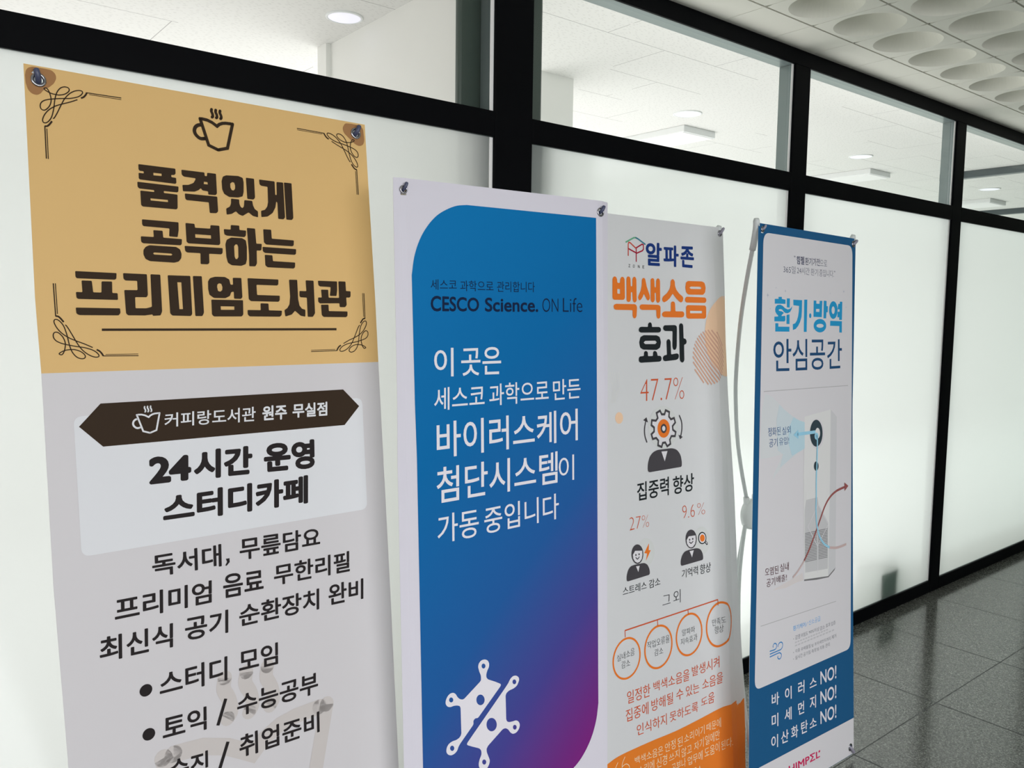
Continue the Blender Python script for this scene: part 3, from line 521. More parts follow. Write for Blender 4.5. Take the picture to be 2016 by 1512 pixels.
["P","patch",1,.004,[[[.5553,-.0042],[.5689,-.0033],[.5893,-.0037],[.5958,-.01],[.5972,-.0329],[.5938,-.0418],[.5853,-.0457],[.5759,-.0432],[.5642,-.034],[.5514,-.024],[.549,-.0148]]]]],"gold":-.479},"B2":{"o":[.8143,1.373,1.6602],"yaw":-.06862,"tilt":.05236,"w":.545,"h":1.655,"edges":[[[-.0001,-.0005],[-.0297,-.0013],[-.4321,-.0022],[-.5338,-.0042],[-1.1449,-.0051]],[[.0,.545],[-.0259,.5439],[-.2461,.5374],[-.6584,.5272],[-.8645,.5227],[-1.3087,.5164]]],"eyes":[[.0183,-.022,.0085,.0056,.0158],[.5136,-.0255,.0105,.0076,.0161]],"prints":[["P","gradient",1,0,[[[.5002,-.0395],[.1593,-.0395],[.1533,-.0403],[.1474,-.041],[.1415,-.0418],[.1356,-.0431],[.1298,-.0449],[.1239,-.0471],[.1181,-.0496],[.1122,-.0524],[.1064,-.0554],[.1005,-.0587],[.0947,-.0624],[.0891,-.0666],[.0836,-.0714],[.0782,-.0767],[.0729,-.0824],[.068,-.0884],[.0633,-.0946],[.0588,-.1012],[.0546,-.1081],[.0507,-.1154],[.0471,-.1232],[.0437,-.1314],[.0408,-.1398],[.0382,-.1484],[.0362,-.1571],[.0346,-.1661],[.0333,-.1751],[.0318,-.1841],[.0327,-.434],[.0345,-.5373],[.0333,-1.1571],[.0333,-1.2919],[.3631,-1.2919],[.369,-1.2911],[.375,-1.2904],[.3809,-1.2895],[.3867,-1.2882],[.3926,-1.2864],[.3985,-1.2843],[.4043,-1.2818],[.4101,-1.279],[.416,-1.276],[.4218,-1.2727],[.4276,-1.2689],[.4333,-1.2647],[.4388,-1.2599],[.4442,-1.2546],[.4494,-1.249],[.4544,-1.243],[.4591,-1.2367],[.4636,-1.2302],[.4678,-1.2232],[.4717,-1.2159],[.4753,-1.2082],[.4786,-1.2],[.4816,-1.1916],[.4842,-1.183],[.4862,-1.1743],[.4877,-1.1653],[.4891,-1.1563],[.4905,-1.1473]]]],
["T","navy",2,"세스코",0,[[.073,-.1908],[.1323,-.1898],[.1319,-.2099],[.0725,-.2114]]],
["T","navy",2,"과학으로",0,[[.1402,-.1909],[.2197,-.1897],[.2205,-.211],[.1405,-.2123]]],
["T","navy",2,"관리합니다",0,[[.2293,-.1897],[.3263,-.188],[.3259,-.2101],[.2288,-.2118]]],
["T","navy",2,"CESCO",.022,[[.0723,-.2225],[.1845,-.2248],[.1839,-.2528],[.0715,-.2537]]],
["T","navy",2,"Science.",.022,[[.1988,-.2239],[.3346,-.2225],[.3341,-.2522],[.1982,-.253]]],
["T","navy",2,"ON",-.01,[[.3459,-.2222],[.3894,-.2221],[.3889,-.2513],[.3454,-.2518]]],
["T","navy",2,"Life",-.01,[[.402,-.2204],[.4573,-.22],[.4568,-.2509],[.4015,-.2512]]],
["T","white",2,"이",.008,[[.0775,-.3254],[.1218,-.3255],[.1209,-.3826],[.0765,-.3814]]],
["T","white",2,"곳은",.008,[[.1396,-.3268],[.2367,-.3246],[.2355,-.3827],[.1388,-.3825]]],
["T","white",2,"세스코",.006,[[.0756,-.4044],[.1943,-.4012],[.1933,-.4478],[.0746,-.4491]]],
["T","white",2,"과학으로",.006,[[.2055,-.4019],[.3594,-.3976],[.3591,-.4446],[.205,-.4465]]],
["T","white",2,"만든",.006,[[.3712,-.3988],[.449,-.3972],[.4483,-.4415],[.3712,-.4434]]],
["T","white",2,"바이러스케어",.008,[[.0796,-.4723],[.4398,-.4652],[.4392,-.5358],[.0787,-.5442]]],
["T","white",2,"첨단시스템",.008,[[.0775,-.5627],[.3814,-.5553],[.3802,-.6255],[.0762,-.6351]]],
["T","white",2,"이",0,[[.3844,-.5675],[.4278,-.5667],[.4271,-.6233],[.384,-.6239]]],
["T","white",2,"가동",.004,[[.0773,-.6573],[.1743,-.6548],[.1737,-.7132],[.0764,-.7147]]],
["T","white",2,"중입니다",.004,[[.1878,-.6563],[.3831,-.6478],[.3826,-.7045],[.1875,-.7119]]],
["P","white",2,.006,[[[.1659,-.9849],[.1676,-.978],[.1734,-.9728],[.1821,-.9724],[.1897,-.9763],[.1935,-.9833],[.1929,-.9914],[.1883,-.9978],[.1856,-1.0054],[.1859,-1.012],[.1899,-1.017],[.2072,-1.026],[.2242,-1.0361],[.1632,-1.0918],[.1566,-1.0903],[.1518,-1.0944],[.1525,-1.102],[.1199,-1.1326],[.1152,-1.1385],[.1126,-1.145],[.1066,-1.1497],[.0983,-1.1512],[.091,-1.1477],[.0866,-1.1412],[.0872,-1.1326],[.0925,-1.1253],[.1017,-1.1224],[.1109,-1.1226],[.1174,-1.1205],[.1212,-1.1167],[.1228,-1.1123],[.1221,-1.0593],[.1204,-1.0548],[.1143,-1.0519],[.1061,-1.0505],[.0987,-1.0514],[.0915,-1.0486],[.0871,-1.0418],[.0876,-1.0348],[.092,-1.0271],[.0984,-1.0229],[.1058,-1.0232],[.1112,-1.0273],[.1151,-1.0348],[.1201,-1.0402],[.1266,-1.0432],[.1312,-1.0426],[.1686,-1.0179],[.1725,-1.0145],[.1727,-1.0047],[.1691,-.9964]],[[.1841,-.9872],[.1838,-.9887],[.1831,-.99],[.182,-.9909],[.1807,-.9914],[.1792,-.9913],[.1777,-.9906],[.1764,-.9896],[.1754,-.9882],[.1747,-.9865],[.1745,-.9849],[.1748,-.9833],[.1755,-.982],[.1766,-.9811],[.1779,-.9807],[.1794,-.9808],[.1809,-.9814],[.1822,-.9824],[.1832,-.9839],[.1839,-.9855]],[[.1052,-1.0382],[.105,-1.0397],[.1042,-1.0409],[.1031,-1.0418],[.1017,-1.0421],[.1002,-1.042],[.0987,-1.0413],[.0973,-1.0402],[.0963,-1.0388],[.0956,-1.0372],[.0954,-1.0356],[.0957,-1.0341],[.0964,-1.0328],[.0975,-1.032],[.0989,-1.0316],[.1004,-1.0317],[.1019,-1.0324],[.1033,-1.0335],[.1044,-1.0349],[.105,-1.0365]],[[.1054,-1.1383],[.1051,-1.1399],[.1044,-1.1413],[.1032,-1.1421],[.1018,-1.1425],[.1003,-1.1423],[.0988,-1.1416],[.0975,-1.1404],[.0964,-1.1389],[.0957,-1.1371],[.0955,-1.1354],[.0958,-1.1338],[.0965,-1.1325],[.0977,-1.1316],[.099,-1.1312],[.1006,-1.1314],[.1021,-1.1321],[.1034,-1.1333],[.1045,-1.1348],[.1052,-1.1366]],[[.1805,-1.0579],[.1802,-1.0603],[.1794,-1.0625],[.1781,-1.0643],[.1765,-1.0656],[.1745,-1.0664],[.1724,-1.0667],[.1701,-1.0664],[.1679,-1.0655],[.1657,-1.0641],[.1639,-1.0622],[.1623,-1.0601],[.1611,-1.0576],[.1605,-1.0551],[.1603,-1.0526],[.1606,-1.0501],[.1614,-1.048],[.1626,-1.0462],[.1642,-1.0449],[.1662,-1.044],[.1683,-1.0438],[.1706,-1.0441],[.1728,-1.0449],[.1749,-1.0463],[.1768,-1.0482],[.1784,-1.0504],[.1796,-1.0528],[.1803,-1.0553]]]],
["P","white",2,.006,[[[.2692,-1.0378],[.2679,-1.0315],[.2612,-1.026],[.2531,-1.0253],[.246,-1.0295],[.2408,-1.0374],[.2336,-1.0449],[.1332,-1.1393],[.1496,-1.1483],[.1657,-1.1566],[.17,-1.1623],[.1706,-1.1708],[.1658,-1.1793],[.1631,-1.1876],[.1635,-1.1951],[.1676,-1.2022],[.1752,-1.2063],[.183,-1.2054],[.189,-1.1981],[.1911,-1.1896],[.1874,-1.1801],[.1837,-1.1706],[.1829,-1.1629],[.1869,-1.1574],[.2249,-1.1325],[.2319,-1.1325],[.2388,-1.1373],[.2437,-1.1455],[.2507,-1.1509],[.2598,-1.1502],[.2671,-1.1437],[.2694,-1.135],[.2654,-1.127],[.2594,-1.1231],[.2512,-1.1231],[.2421,-1.1225],[.2361,-1.1197],[.2338,-1.114],[.2333,-1.0624],[.2354,-1.0579],[.2425,-1.0539],[.2546,-1.0528],[.2639,-1.0484]],[[.2612,-1.04],[.2609,-1.0416],[.2602,-1.0429],[.2591,-1.0438],[.2577,-1.0442],[.2562,-1.044],[.2547,-1.0434],[.2534,-1.0423],[.2523,-1.0409],[.2517,-1.0393],[.2515,-1.0376],[.2517,-1.0361],[.2525,-1.0348],[.2535,-1.0339],[.2549,-1.0335],[.2564,-1.0336],[.2579,-1.0342],[.2592,-1.0353],[.2603,-1.0367],[.261,-1.0384]],[[.2605,-1.1388],[.2602,-1.1403],[.2595,-1.1416],[.2584,-1.1424],[.257,-1.1428],[.2555,-1.1426],[.254,-1.1419],[.2527,-1.1408],[.2516,-1.1393],[.251,-1.1377],[.2508,-1.136],[.251,-1.1344],[.2517,-1.1332],[.2528,-1.1323],[.2542,-1.132],[.2557,-1.1321],[.2572,-1.1328],[.2586,-1.1339],[.2596,-1.1354],[.2603,-1.1371]],[[.1818,-1.1905],[.1815,-1.1921],[.1807,-1.1934],[.1796,-1.1943],[.1782,-1.1946],[.1766,-1.1944],[.1751,-1.1937],[.1737,-1.1925],[.1727,-1.1909],[.172,-1.1892],[.1718,-1.1874],[.172,-1.1858],[.1728,-1.1845],[.1739,-1.1837],[.1753,-1.1833],[.1769,-1.1835],[.1784,-1.1843],[.1798,-1.1855],[.1809,-1.187],[.1816,-1.1888]],[[.2097,-1.1186],[.2093,-1.1217],[.2083,-1.1245],[.2067,-1.1267],[.2046,-1.1284],[.2021,-1.1294],[.1994,-1.1297],[.1965,-1.1292],[.1936,-1.1281],[.191,-1.1262],[.1886,-1.1238],[.1866,-1.121],[.1851,-1.1179],[.1843,-1.1146],[.184,-1.1114],[.1844,-1.1083],[.1854,-1.1056],[.187,-1.1033],[.189,-1.1016],[.1915,-1.1006],[.1942,-1.1003],[.1971,-1.1007],[.1999,-1.1019],[.2026,-1.1037],[.205,-1.1061],[.207,-1.1089],[.2085,-1.1121],[.2094,-1.1153]]]]]},"B3":{"o":[1.3198,1.4051,1.6461],"yaw":.02618,"tilt":.08727,"w":.568,"h":1.635,"edges":[[[0,0],[-1.7,0]],[[-.0,.568],[-.1534,.5734],[-.4653,.5767],[-.7293,.5893],[-1.0086,.5914],[-1.1929,.5978],[-1.372,.602],[-1.5173,.5942]]],"eyes":[[.5508,-.016,.0094,.015,.0187]],"prints":[["S","leaf",2,.0038,0,0,1,[[.163,-.0646],[.1923,-.0522],[.1996,-.0517]]],
["S","teal",2,.0039,0,0,1,[[.1996,-.0517],[.2085,-.0544],[.2335,-.0656]]],
["S","brick",2,.0032,0,0,1,[[.1693,-.0968],[.1708,-.0701],[.1729,-.0647],[.1779,-.0653],[.1987,-.0779]]],
["S","crimson",2,.0033,0,0,1,[[.1979,-.1099],[.1999,-.0766],[.2224,-.0663],[.2271,-.0677],[.2272,-.0779],[.2225,-.0825],[.2009,-.0898],[.171,-.0803]]],
["T","ink",2,"Z",.0,[[.1687,-.1185],[.1751,-.1184],[.1747,-.1259],[.1683,-.1259]]],
["T","ink",2,"O",.0,[[.1852,-.1186],[.1916,-.1185],[.1912,-.126],[.1847,-.126]]],
["T","ink",2,"N",.0,[[.2036,-.1187],[.2102,-.1187],[.2097,-.1262],[.2031,-.1262]]],
["T","ink",2,"E",.0,[[.2211,-.1188],[.2278,-.1188],[.2273,-.1263],[.2207,-.1264]]],
["T","royal",2,"알",.03,[[.2364,-.0599],[.2989,-.0588],[.2946,-.118],[.2341,-.1183]]],
["T","royal",2,"파",.03,[[.3048,-.0624],[.3668,-.0613],[.3634,-.1171],[.3027,-.1176]]],
["T","royal",2,"존",.03,[[.374,-.0616],[.4312,-.0596],[.4277,-.1171],[.3715,-.1162]]],
["P","orange",3,.003,[[[.1089,-.1568],[.1119,-.1521],[.1172,-.15],[.1223,-.1517],[.1251,-.1563],[.1256,-.1656],[.1353,-.1656],[.1366,-.1563],[.1404,-.151],[.145,-.1501],[.1501,-.1521],[.1523,-.1565],[.1507,-.2016],[.1459,-.2064],[.1111,-.2066],[.1062,-.2025]],[[.1247,-.1802],[.1345,-.1804],[.1338,-.1918],[.1241,-.1915]]]],
["P","orange",3,.003,[[[.1592,-.1539],[.1623,-.1495],[.1663,-.1484],[.1715,-.1498],[.1738,-.1538],[.1737,-.1724],[.1795,-.1725],[.1809,-.1547],[.1837,-.1501],[.1885,-.148],[.193,-.1502],[.1953,-.155],[.1937,-.2067],[.1894,-.2111],[.1847,-.2121],[.1802,-.2093],[.179,-.2046],[.1786,-.1866],[.1736,-.1865],[.1718,-.2059],[.168,-.2103],[.1633,-.2115],[.1587,-.2097],[.1565,-.2062]]]],
["P","orange",3,.003,[[[.1085,-.2223],[.1115,-.2183],[.1174,-.2163],[.1863,-.2159],[.1916,-.2183],[.1938,-.2235],[.191,-.2452],[.1871,-.25],[.1824,-.2512],[.1778,-.2489],[.1763,-.2441],[.1771,-.2309],[.1166,-.2307],[.1109,-.2289]]]],
["P","orange",3,.003,[[[.216,-.1554],[.2192,-.1512],[.2237,-.1496],[.2284,-.1521],[.2299,-.1574],[.2335,-.1719],[.2435,-.1923],[.2441,-.2008],[.2382,-.2063],[.2327,-.2047],[.2275,-.1975],[.2214,-.1892],[.2165,-.1978],[.2087,-.2052],[.2031,-.2065],[.1991,-.2006],[.2013,-.1945],[.2101,-.1822],[.2144,-.17]]]],
["P","orange",3,.003,[[[.2495,-.1543],[.2527,-.1505],[.2573,-.1491],[.2621,-.1509],[.2637,-.155],[.2639,-.1722],[.2692,-.1723],[.2705,-.156],[.2738,-.1509],[.2785,-.1488],[.2838,-.1511],[.2857,-.1567],[.2836,-.205],[.2795,-.21],[.2737,-.2116],[.2692,-.209],[.2676,-.2041],[.2683,-.1861],[.263,-.186],[.2627,-.2042],[.2586,-.2091],[.254,-.2109],[.2492,-.2088],[.2465,-.2045]]]],
["P","orange",3,.003,[[[.2033,-.2222],[.2061,-.218],[.2125,-.216],[.2753,-.2162],[.282,-.2186],[.284,-.2235],[.2819,-.2458],[.279,-.2501],[.2739,-.2516],[.2687,-.2496],[.2667,-.2447],[.2669,-.2294],[.2127,-.23],[.2055,-.2277]]]],
["P","orange",3,.003,[[[.3277,-.1565],[.3311,-.1514],[.3364,-.1487],[.3422,-.151],[.3451,-.156],[.3453,-.166],[.3499,-.176],[.3613,-.1858],[.375,-.1931],[.3779,-.1981],[.3742,-.2058],[.368,-.209],[.3601,-.2061],[.3485,-.1987],[.3346,-.1864],[.3228,-.198],[.3106,-.2057],[.2995,-.2097],[.2931,-.2073],[.2911,-.2011],[.2958,-.1948],[.3118,-.1857],[.3235,-.1742],[.3272,-.1641]]]],
["P","orange",3,.003,[[[.326,-.2105],[.3302,-.2071],[.3349,-.2065],[.3404,-.2079],[.3429,-.2127],[.3429,-.2321],[.3727,-.2318],[.3785,-.235],[.3795,-.2401],[.3759,-.246],[.3676,-.2478],[.2965,-.2475],[.2897,-.2445],[.2885,-.2391],[.2934,-.2341],[.3012,-.2325],[.3247,-.2323]]]],
["P","orange",3,.003,[[[.3999,-.1516],[.4607,-.1508],[.4711,-.1544],[.4755,-.1673],[.4717,-.1805],[.4627,-.1867],[.3998,-.1874],[.3911,-.1825],[.3878,-.1698],[.3915,-.1557]],[[.4114,-.1661],[.4513,-.1654],[.4575,-.1683],[.453,-.1716],[.4111,-.1722],[.405,-.1693]]]],
["P","orange",3,.003,[[[.3913,-.1932],[.4709,-.1936],[.4762,-.1974],[.4758,-.204],[.47,-.2083],[.3903,-.2086],[.3845,-.2044],[.3853,-.1975]]]],
["P","orange",3,.003,[[[.394,-.2152],[.4696,-.2151],[.4744,-.2197],[.4728,-.246],[.4674,-.2504],[.3939,-.2508],[.3872,-.247],[.388,-.2196]],[[.4038,-.2299],[.4558,-.2299],[.4555,-.2361],[.4039,-.2366]]]],
["P","coal",3,.003,[[[.2328,-.2656],[.2356,-.262],[.2406,-.2605],[.2453,-.262],[.2477,-.2669],[.2474,-.2722],[.2758,-.2723],[.2817,-.2755],[.2826,-.2805],[.2788,-.2854],[.2711,-.2866],[.2039,-.2862],[.1975,-.2832],[.1971,-.2777],[.201,-.2729],[.2084,-.2717],[.2324,-.2722]]]],
["P","coal",3,.003,[[[.2145,-.2926],[.265,-.2935],[.2762,-.2978],[.2803,-.3114],[.2757,-.325],[.2628,-.3304],[.2106,-.3286],[.1999,-.3236],[.197,-.3103],[.2025,-.297]],[[.2192,-.3069],[.2585,-.3069],[.2639,-.3112],[.258,-.3155],[.2187,-.3149],[.2135,-.311]]]],
["P","coal",3,.003,[[[.2134,-.336],[.2166,-.3329],[.2207,-.332],[.2258,-.3336],[.2282,-.3375],[.2277,-.3453],[.2475,-.3453],[.248,-.3367],[.2513,-.3331],[.2558,-.3327],[.2614,-.3348],[.2641,-.3396],[.2646,-.3452],[.2771,-.346],[.2806,-.3511],[.2791,-.3572],[.2724,-.3603],[.1995,-.361],[.1931,-.3579],[.1929,-.35],[.1968,-.3453],[.2129,-.3444]]]],
["P","coal",3,.003,[[[.2911,-.2731],[.296,-.2681],[.3384,-.2676],[.3454,-.2699],[.3467,-.2757],[.3431,-.3224],[.3394,-.3299],[.3337,-.3323],[.3275,-.3297],[.3256,-.3221],[.3287,-.2832],[.2982,-.2828],[.2915,-.2793]]]],
["P","coal",3,.003,[[[.3026,-.308],[.3067,-.3043],[.3114,-.3036],[.3164,-.3057],[.3188,-.3107],[.3188,-.3433],[.342,-.3408],[.349,-.3428],[.3507,-.3491],[.3471,-.3549],[.339,-.3577],[.2936,-.3599],[.2868,-.3575],[.2853,-.35],[.2906,-.3451],[.3024,-.3437]]]],
["P","coal",3,.003,[[[.3559,-.2682],[.3594,-.2639],[.3647,-.2628],[.3707,-.2649],[.3728,-.2694],[.3724,-.3025],[.3805,-.3034],[.3851,-.3091],[.383,-.3167],[.3735,-.3191],[.3723,-.3586],[.3687,-.3641],[.3626,-.3655],[.3559,-.3627],[.3535,-.3555]]]],
["P","peach",1,0,[[[.5659,-.1863],[.555,-.1879],[.5444,-.1906],[.534,-.1943],[.524,-.199],[.5146,-.2047],[.5057,-.2112],[.4975,-.2186],[.4901,-.2268],[.4836,-.2357],[.4779,-.2451],[.4732,-.2551],[.4695,-.2655],[.4668,-.2762],[.4652,-.2871],[.4646,-.2981],[.4652,-.3091],[.4668,-.32],[.4695,-.3307],[.4732,-.3411],[.4779,-.351],[.4836,-.3605],[.4901,-.3693],[.4975,-.3775],[.5057,-.3849],[.5146,-.3915],[.524,-.3971],[.534,-.4018],[.5444,-.4056],[.555,-.4082],[.5659,-.4099],[.5755,-.4099],[.5752,-.3779],[.5748,-.346],[.5745,-.314],[.5742,-.2821],[.5738,-.2502],[.5735,-.2182],[.5731,-.1863]]]],
["S","stripe",2,.0047,0,0,0,[[.4148,-.3847],[.4525,-.4223]]],
["S","stripe",2,.0047,0,0,0,[[.4092,-.365],[.4721,-.4279]]],
["S","stripe",2,.0047,0,0,0,[[.4085,-.3504],[.4867,-.4286]]],
["S","stripe",2,.0047,0,0,0,[[.4103,-.3382],[.4989,-.4268]]],
["S","stripe",2,.0047,0,0,0,[[.4136,-.3275],[.5096,-.4236]]],
["S","stripe",2,.0047,0,0,0,[[.4181,-.318],[.5191,-.4191]]],
["S","stripe",2,.0047,0,0,0,[[.4236,-.3096],[.5275,-.4135]]],
["S","stripe",2,.0047,0,0,0,[[.4301,-.3022],[.535,-.407]]],
["S","stripe",2,.0047,0,0,0,[[.4376,-.2956],[.5415,-.3995]]],
["S","stripe",2,.0047,0,0,0,[[.446,-.2901],[.547,-.3911]]],
["S","stripe",2,.0047,0,0,0,[[.4555,-.2856],[.5515,-.3816]]],
["S","stripe",2,.0047,0,0,0,[[.4662,-.2823],[.5548,-.3709]]],
["S","stripe",2,.0047,0,0,0,[[.4784,-.2806],[.5565,-.3587]]],
["S","stripe",2,.0047,0,0,0,[[.493,-.2812],[.5559,-.3441]]],
["S","stripe",2,.0047,0,0,0,[[.5126,-.2868],[.5503,-.3245]]],
["P","peach",1,0,[[[.1271,-.4927],[.1268,-.4949],[.1261,-.497],[.1252,-.499],[.1239,-.5007],[.1224,-.5023],[.1207,-.5036],[.1187,-.5046],[.1167,-.5053],[.1145,-.5056],[.1124,-.5056],[.1102,-.5053],[.1082,-.5046],[.1062,-.5036],[.1044,-.5023],[.1029,-.5008],[.1016,-.499],[.1006,-.4971],[.0999,-.495],[.0995,-.4929],[.0994,-.4907],[.0997,-.4885],[.1004,-.4865],[.1013,-.4845],[.1025,-.4827],[.104,-.4812],[.1057,-.4799],[.1077,-.4789],[.1097,-.4782],[.1118,-.4778],[.114,-.4778],[.1162,-.4781],[.1182,-.4788],[.1202,-.4797],[.122,-.481],[.1236,-.4826],[.1249,-.4843],[.1259,-.4863],[.1266,-.4884],[.127,-.4905]]]],
["S","faint",1,.0011,1,0,1,[[.0877,-.3789],[.0913,-.3986],[.0965,-.4185],[.0932,-.4379],[.0882,-.4529]]],
["S","faint",1,.0011,1,0,1,[[.0956,-.3792],[.0983,-.399],[.1023,-.4188],[.097,-.4381],[.0916,-.4531]]],
["S","faint",1,.0011,1,0,1,[[.1036,-.3795],[.1053,-.3993],[.108,-.4191],[.1008,-.4384],[.0951,-.4533]]],
["S","faint",1,.0011,1,0,1,[[.1116,-.3798],[.1124,-.3996],[.1138,-.4194],[.1046,-.4386],[.0986,-.4535]]],
["S","faint",1,.0011,1,0,1,[[.1196,-.3801],[.1195,-.3999],[.1196,-.4196],[.1085,-.4388],[.1021,-.4537]]],
["T","rust",2,"47.7%",-.022,[[.1963,-.4019],[.3682,-.4036],[.3659,-.46],[.193,-.4571]]],
["P","disc",1,0,[[[.336,-.5329],[.3348,-.5415],[.3321,-.5498],[.328,-.5576],[.3226,-.5645],[.3161,-.5706],[.3087,-.5755],[.3005,-.5793],[.2917,-.5817],[.2827,-.5829],[.2735,-.5826],[.2645,-.5811],[.2558,-.5782],[.2477,-.5742],[.2403,-.569],[.2339,-.5629],[.2285,-.5559],[.2243,-.5483],[.2214,-.5402],[.2198,-.5319],[.2196,-.5234],[.2208,-.5151],[.2233,-.5071],[.2272,-.4995],[.2322,-.4927],[.2384,-.4867],[.2455,-.4816],[.2534,-.4777],[.262,-.475],[.2709,-.4736],[.28,-.4735],[.2891,-.4748],[.298,-.4773],[.3063,-.4812],[.314,-.4863],[.3208,-.4924],[.3265,-.4994],[.331,-.5072],[.3341,-.5155],[.3358,-.5242]]]],
["P","sheetwhite",2,0,[[[.2331,-.5063],[.2488,-.5086],[.2562,-.5023],[.2524,-.4894],[.2661,-.4846],[.272,-.4942],[.2834,-.495],[.2883,-.4849],[.3025,-.4905],[.3004,-.502],[.3079,-.5096],[.3209,-.5071],[.325,-.5191],[.3134,-.5276],[.3144,-.537],[.3254,-.5438],[.3218,-.5541],[.3072,-.5528],[.3004,-.5615],[.3024,-.5722],[.2893,-.5772],[.282,-.5668],[.2719,-.567],[.267,-.5769],[.2531,-.5714],[.2553,-.5597],[.2472,-.5521],[.2338,-.5536],[.2293,-.5413],[.2401,-.5354],[.2408,-.5252],[.2306,-.5186]]]],
["S","slate",3,.0056,0,1,1,[[.2331,-.5063],[.2488,-.5086],[.2562,-.5023],[.2524,-.4894],[.2661,-.4846],[.272,-.4942],[.2834,-.495],[.2883,-.4849],[.3025,-.4905],[.3004,-.502],[.3079,-.5096],[.3209,-.5071],[.325,-.5191],[.3134,-.5276],[.3144,-.537],[.3254,-.5438],[.3218,-.5541],[.3072,-.5528],[.3004,-.5615],[.3024,-.5722],[.2893,-.5772],[.282,-.5668],[.2719,-.567],[.267,-.5769],[.2531,-.5714],[.2553,-.5597],[.2472,-.5521],[.2338,-.5536],[.2293,-.5413],[.2401,-.5354],[.2408,-.5252],[.2306,-.5186]]],
["P","orange",3,0,[[[.3022,-.5327],[.3016,-.5364],[.3005,-.5399],[.2988,-.5432],[.2966,-.5462],[.294,-.5488],[.2909,-.551],[.2875,-.5526],[.2839,-.5537],[.2801,-.5543],[.2763,-.5542],[.2725,-.5536],[.2689,-.5524],[.2654,-.5507],[.2623,-.5485],[.2596,-.5458],[.2573,-.5428],[.2556,-.5395],[.2543,-.536],[.2536,-.5324],[.2536,-.5287],[.2541,-.5251],[.2552,-.5216],[.2568,-.5183],[.259,-.5154],[.2616,-.5128],[.2646,-.5106],[.2679,-.5089],[.2715,-.5078],[.2753,-.5072],[.2791,-.5072],[.2829,-.5078],[.2866,-.5089],[.29,-.5106],[.2932,-.5128],[.296,-.5154],[.2983,-.5184],[.3001,-.5218],[.3014,-.5253],[.3021,-.529]]]],
["P","slate",4,0,[[[.2895,-.5317],[.2893,-.5335],[.2887,-.5353],[.2879,-.5369],[.2868,-.5384],[.2855,-.5397],[.2841,-.5408],[.2824,-.5416],[.2807,-.5422],[.2788,-.5425],[.277,-.5425],[.2751,-.5422],[.2734,-.5416],[.2717,-.5407],[.2702,-.5396],[.2689,-.5383],[.2678,-.5368],[.2669,-.5352],[.2663,-.5334],[.266,-.5316],[.2659,-.5297],[.2662,-.5279],[.2667,-.5262],[.2675,-.5245],[.2686,-.523],[.2699,-.5217],[.2713,-.5207],[.273,-.5198],[.2747,-.5193],[.2765,-.519],[.2784,-.519],[.2802,-.5193],[.282,-.5198],[.2837,-.5207],[.2852,-.5218],[.2865,-.5231],[.2877,-.5246],[.2885,-.5262],[.2892,-.528],[.2895,-.5298]],[[.2841,-.5312],[.284,-.5322],[.2837,-.5332],[.2833,-.5341],[.2827,-.5349],[.282,-.5357],[.2812,-.5362],[.2803,-.5367],[.2793,-.537],[.2783,-.5372],[.2773,-.5372],[.2763,-.537],[.2753,-.5367],[.2744,-.5362],[.2736,-.5356],[.2729,-.5349],[.2723,-.5341],[.2718,-.5332],[.2715,-.5322],[.2713,-.5312],[.2713,-.5302],[.2714,-.5292],[.2717,-.5282],[.2721,-.5273],[.2727,-.5265],[.2734,-.5258],[.2742,-.5252],[.2751,-.5247],[.2761,-.5244],[.2771,-.5243],[.2781,-.5243],[.2791,-.5244],[.28,-.5247],[.281,-.5252],[.2818,-.5258],[.2825,-.5265],[.2831,-.5273],[.2836,-.5283],[.2839,-.5292],[.2841,-.5302]]]],
["P","sheetwhite",4,0,[[[.2841,-.5312],[.284,-.5322],[.2837,-.5332],[.2833,-.5341],[.2827,-.5349],[.282,-.5357],[.2812,-.5362],[.2803,-.5367],[.2793,-.537],[.2783,-.5372],[.2773,-.5372],[.2763,-.537],[.2753,-.5367],[.2744,-.5362],[.2736,-.5356],[.2729,-.5349],[.2723,-.5341],[.2718,-.5332],[.2715,-.5322],[.2713,-.5312],[.2713,-.5302],[.2714,-.5292],[.2717,-.5282],[.2721,-.5273],[.2727,-.5265],[.2734,-.5258],[.2742,-.5252],[.2751,-.5247],[.2761,-.5244],[.2771,-.5243],[.2781,-.5243],[.2791,-.5244],[.28,-.5247],[.281,-.5252],[.2818,-.5258],[.2825,-.5265],[.2831,-.5273],[.2836,-.5283],[.2839,-.5292],[.2841,-.5302]]]],
["S","slate",2,.0039,1,0,1,[[.2109,-.559],[.2049,-.5437],[.2043,-.5256],[.2107,-.5046]]],
["P","slate",2,.001,[[[.2005,-.5038],[.2135,-.4973],[.2183,-.5108]]]],
["S","slate",2,.0042,1,0,1,[[.3434,-.5028],[.3511,-.5188],[.3515,-.5377],[.3458,-.5562]]],
["P","slate",2,.001,[[[.3368,-.5518],[.3539,-.5588],[.3424,-.5641]]]],
["P","slate",2,.012,[[[.2102,-.6355],[.2111,-.6147],[.219,-.5973],[.2318,-.5872],[.2497,-.5826],[.309,-.5838],[.3289,-.59],[.3429,-.6056],[.3462,-.6248],[.3448,-.6361]]]],
["P","sheetwhite",3,0,[[[.2653,-.5883],[.2893,-.5893],[.277,-.6145]]]],
["T","coal",2,"집중력",.012,[[.1684,-.6563],[.2912,-.655],[.2884,-.7024],[.1667,-.7017]]],
["T","coal",2,"향상",.012,[[.3071,-.6576],[.3949,-.6571],[.3921,-.7044],[.3054,-.7042]]],
["T","rust",2,"27%",-.024,[[.1357,-.7372],[.2084,-.7403],[.2072,-.7709],[.1353,-.7688]]],
["T","rust",2,"9.6",-.024,[[.341,-.7377],[.3927,-.7397],[.3918,-.7735],[.34,-.7711]]],
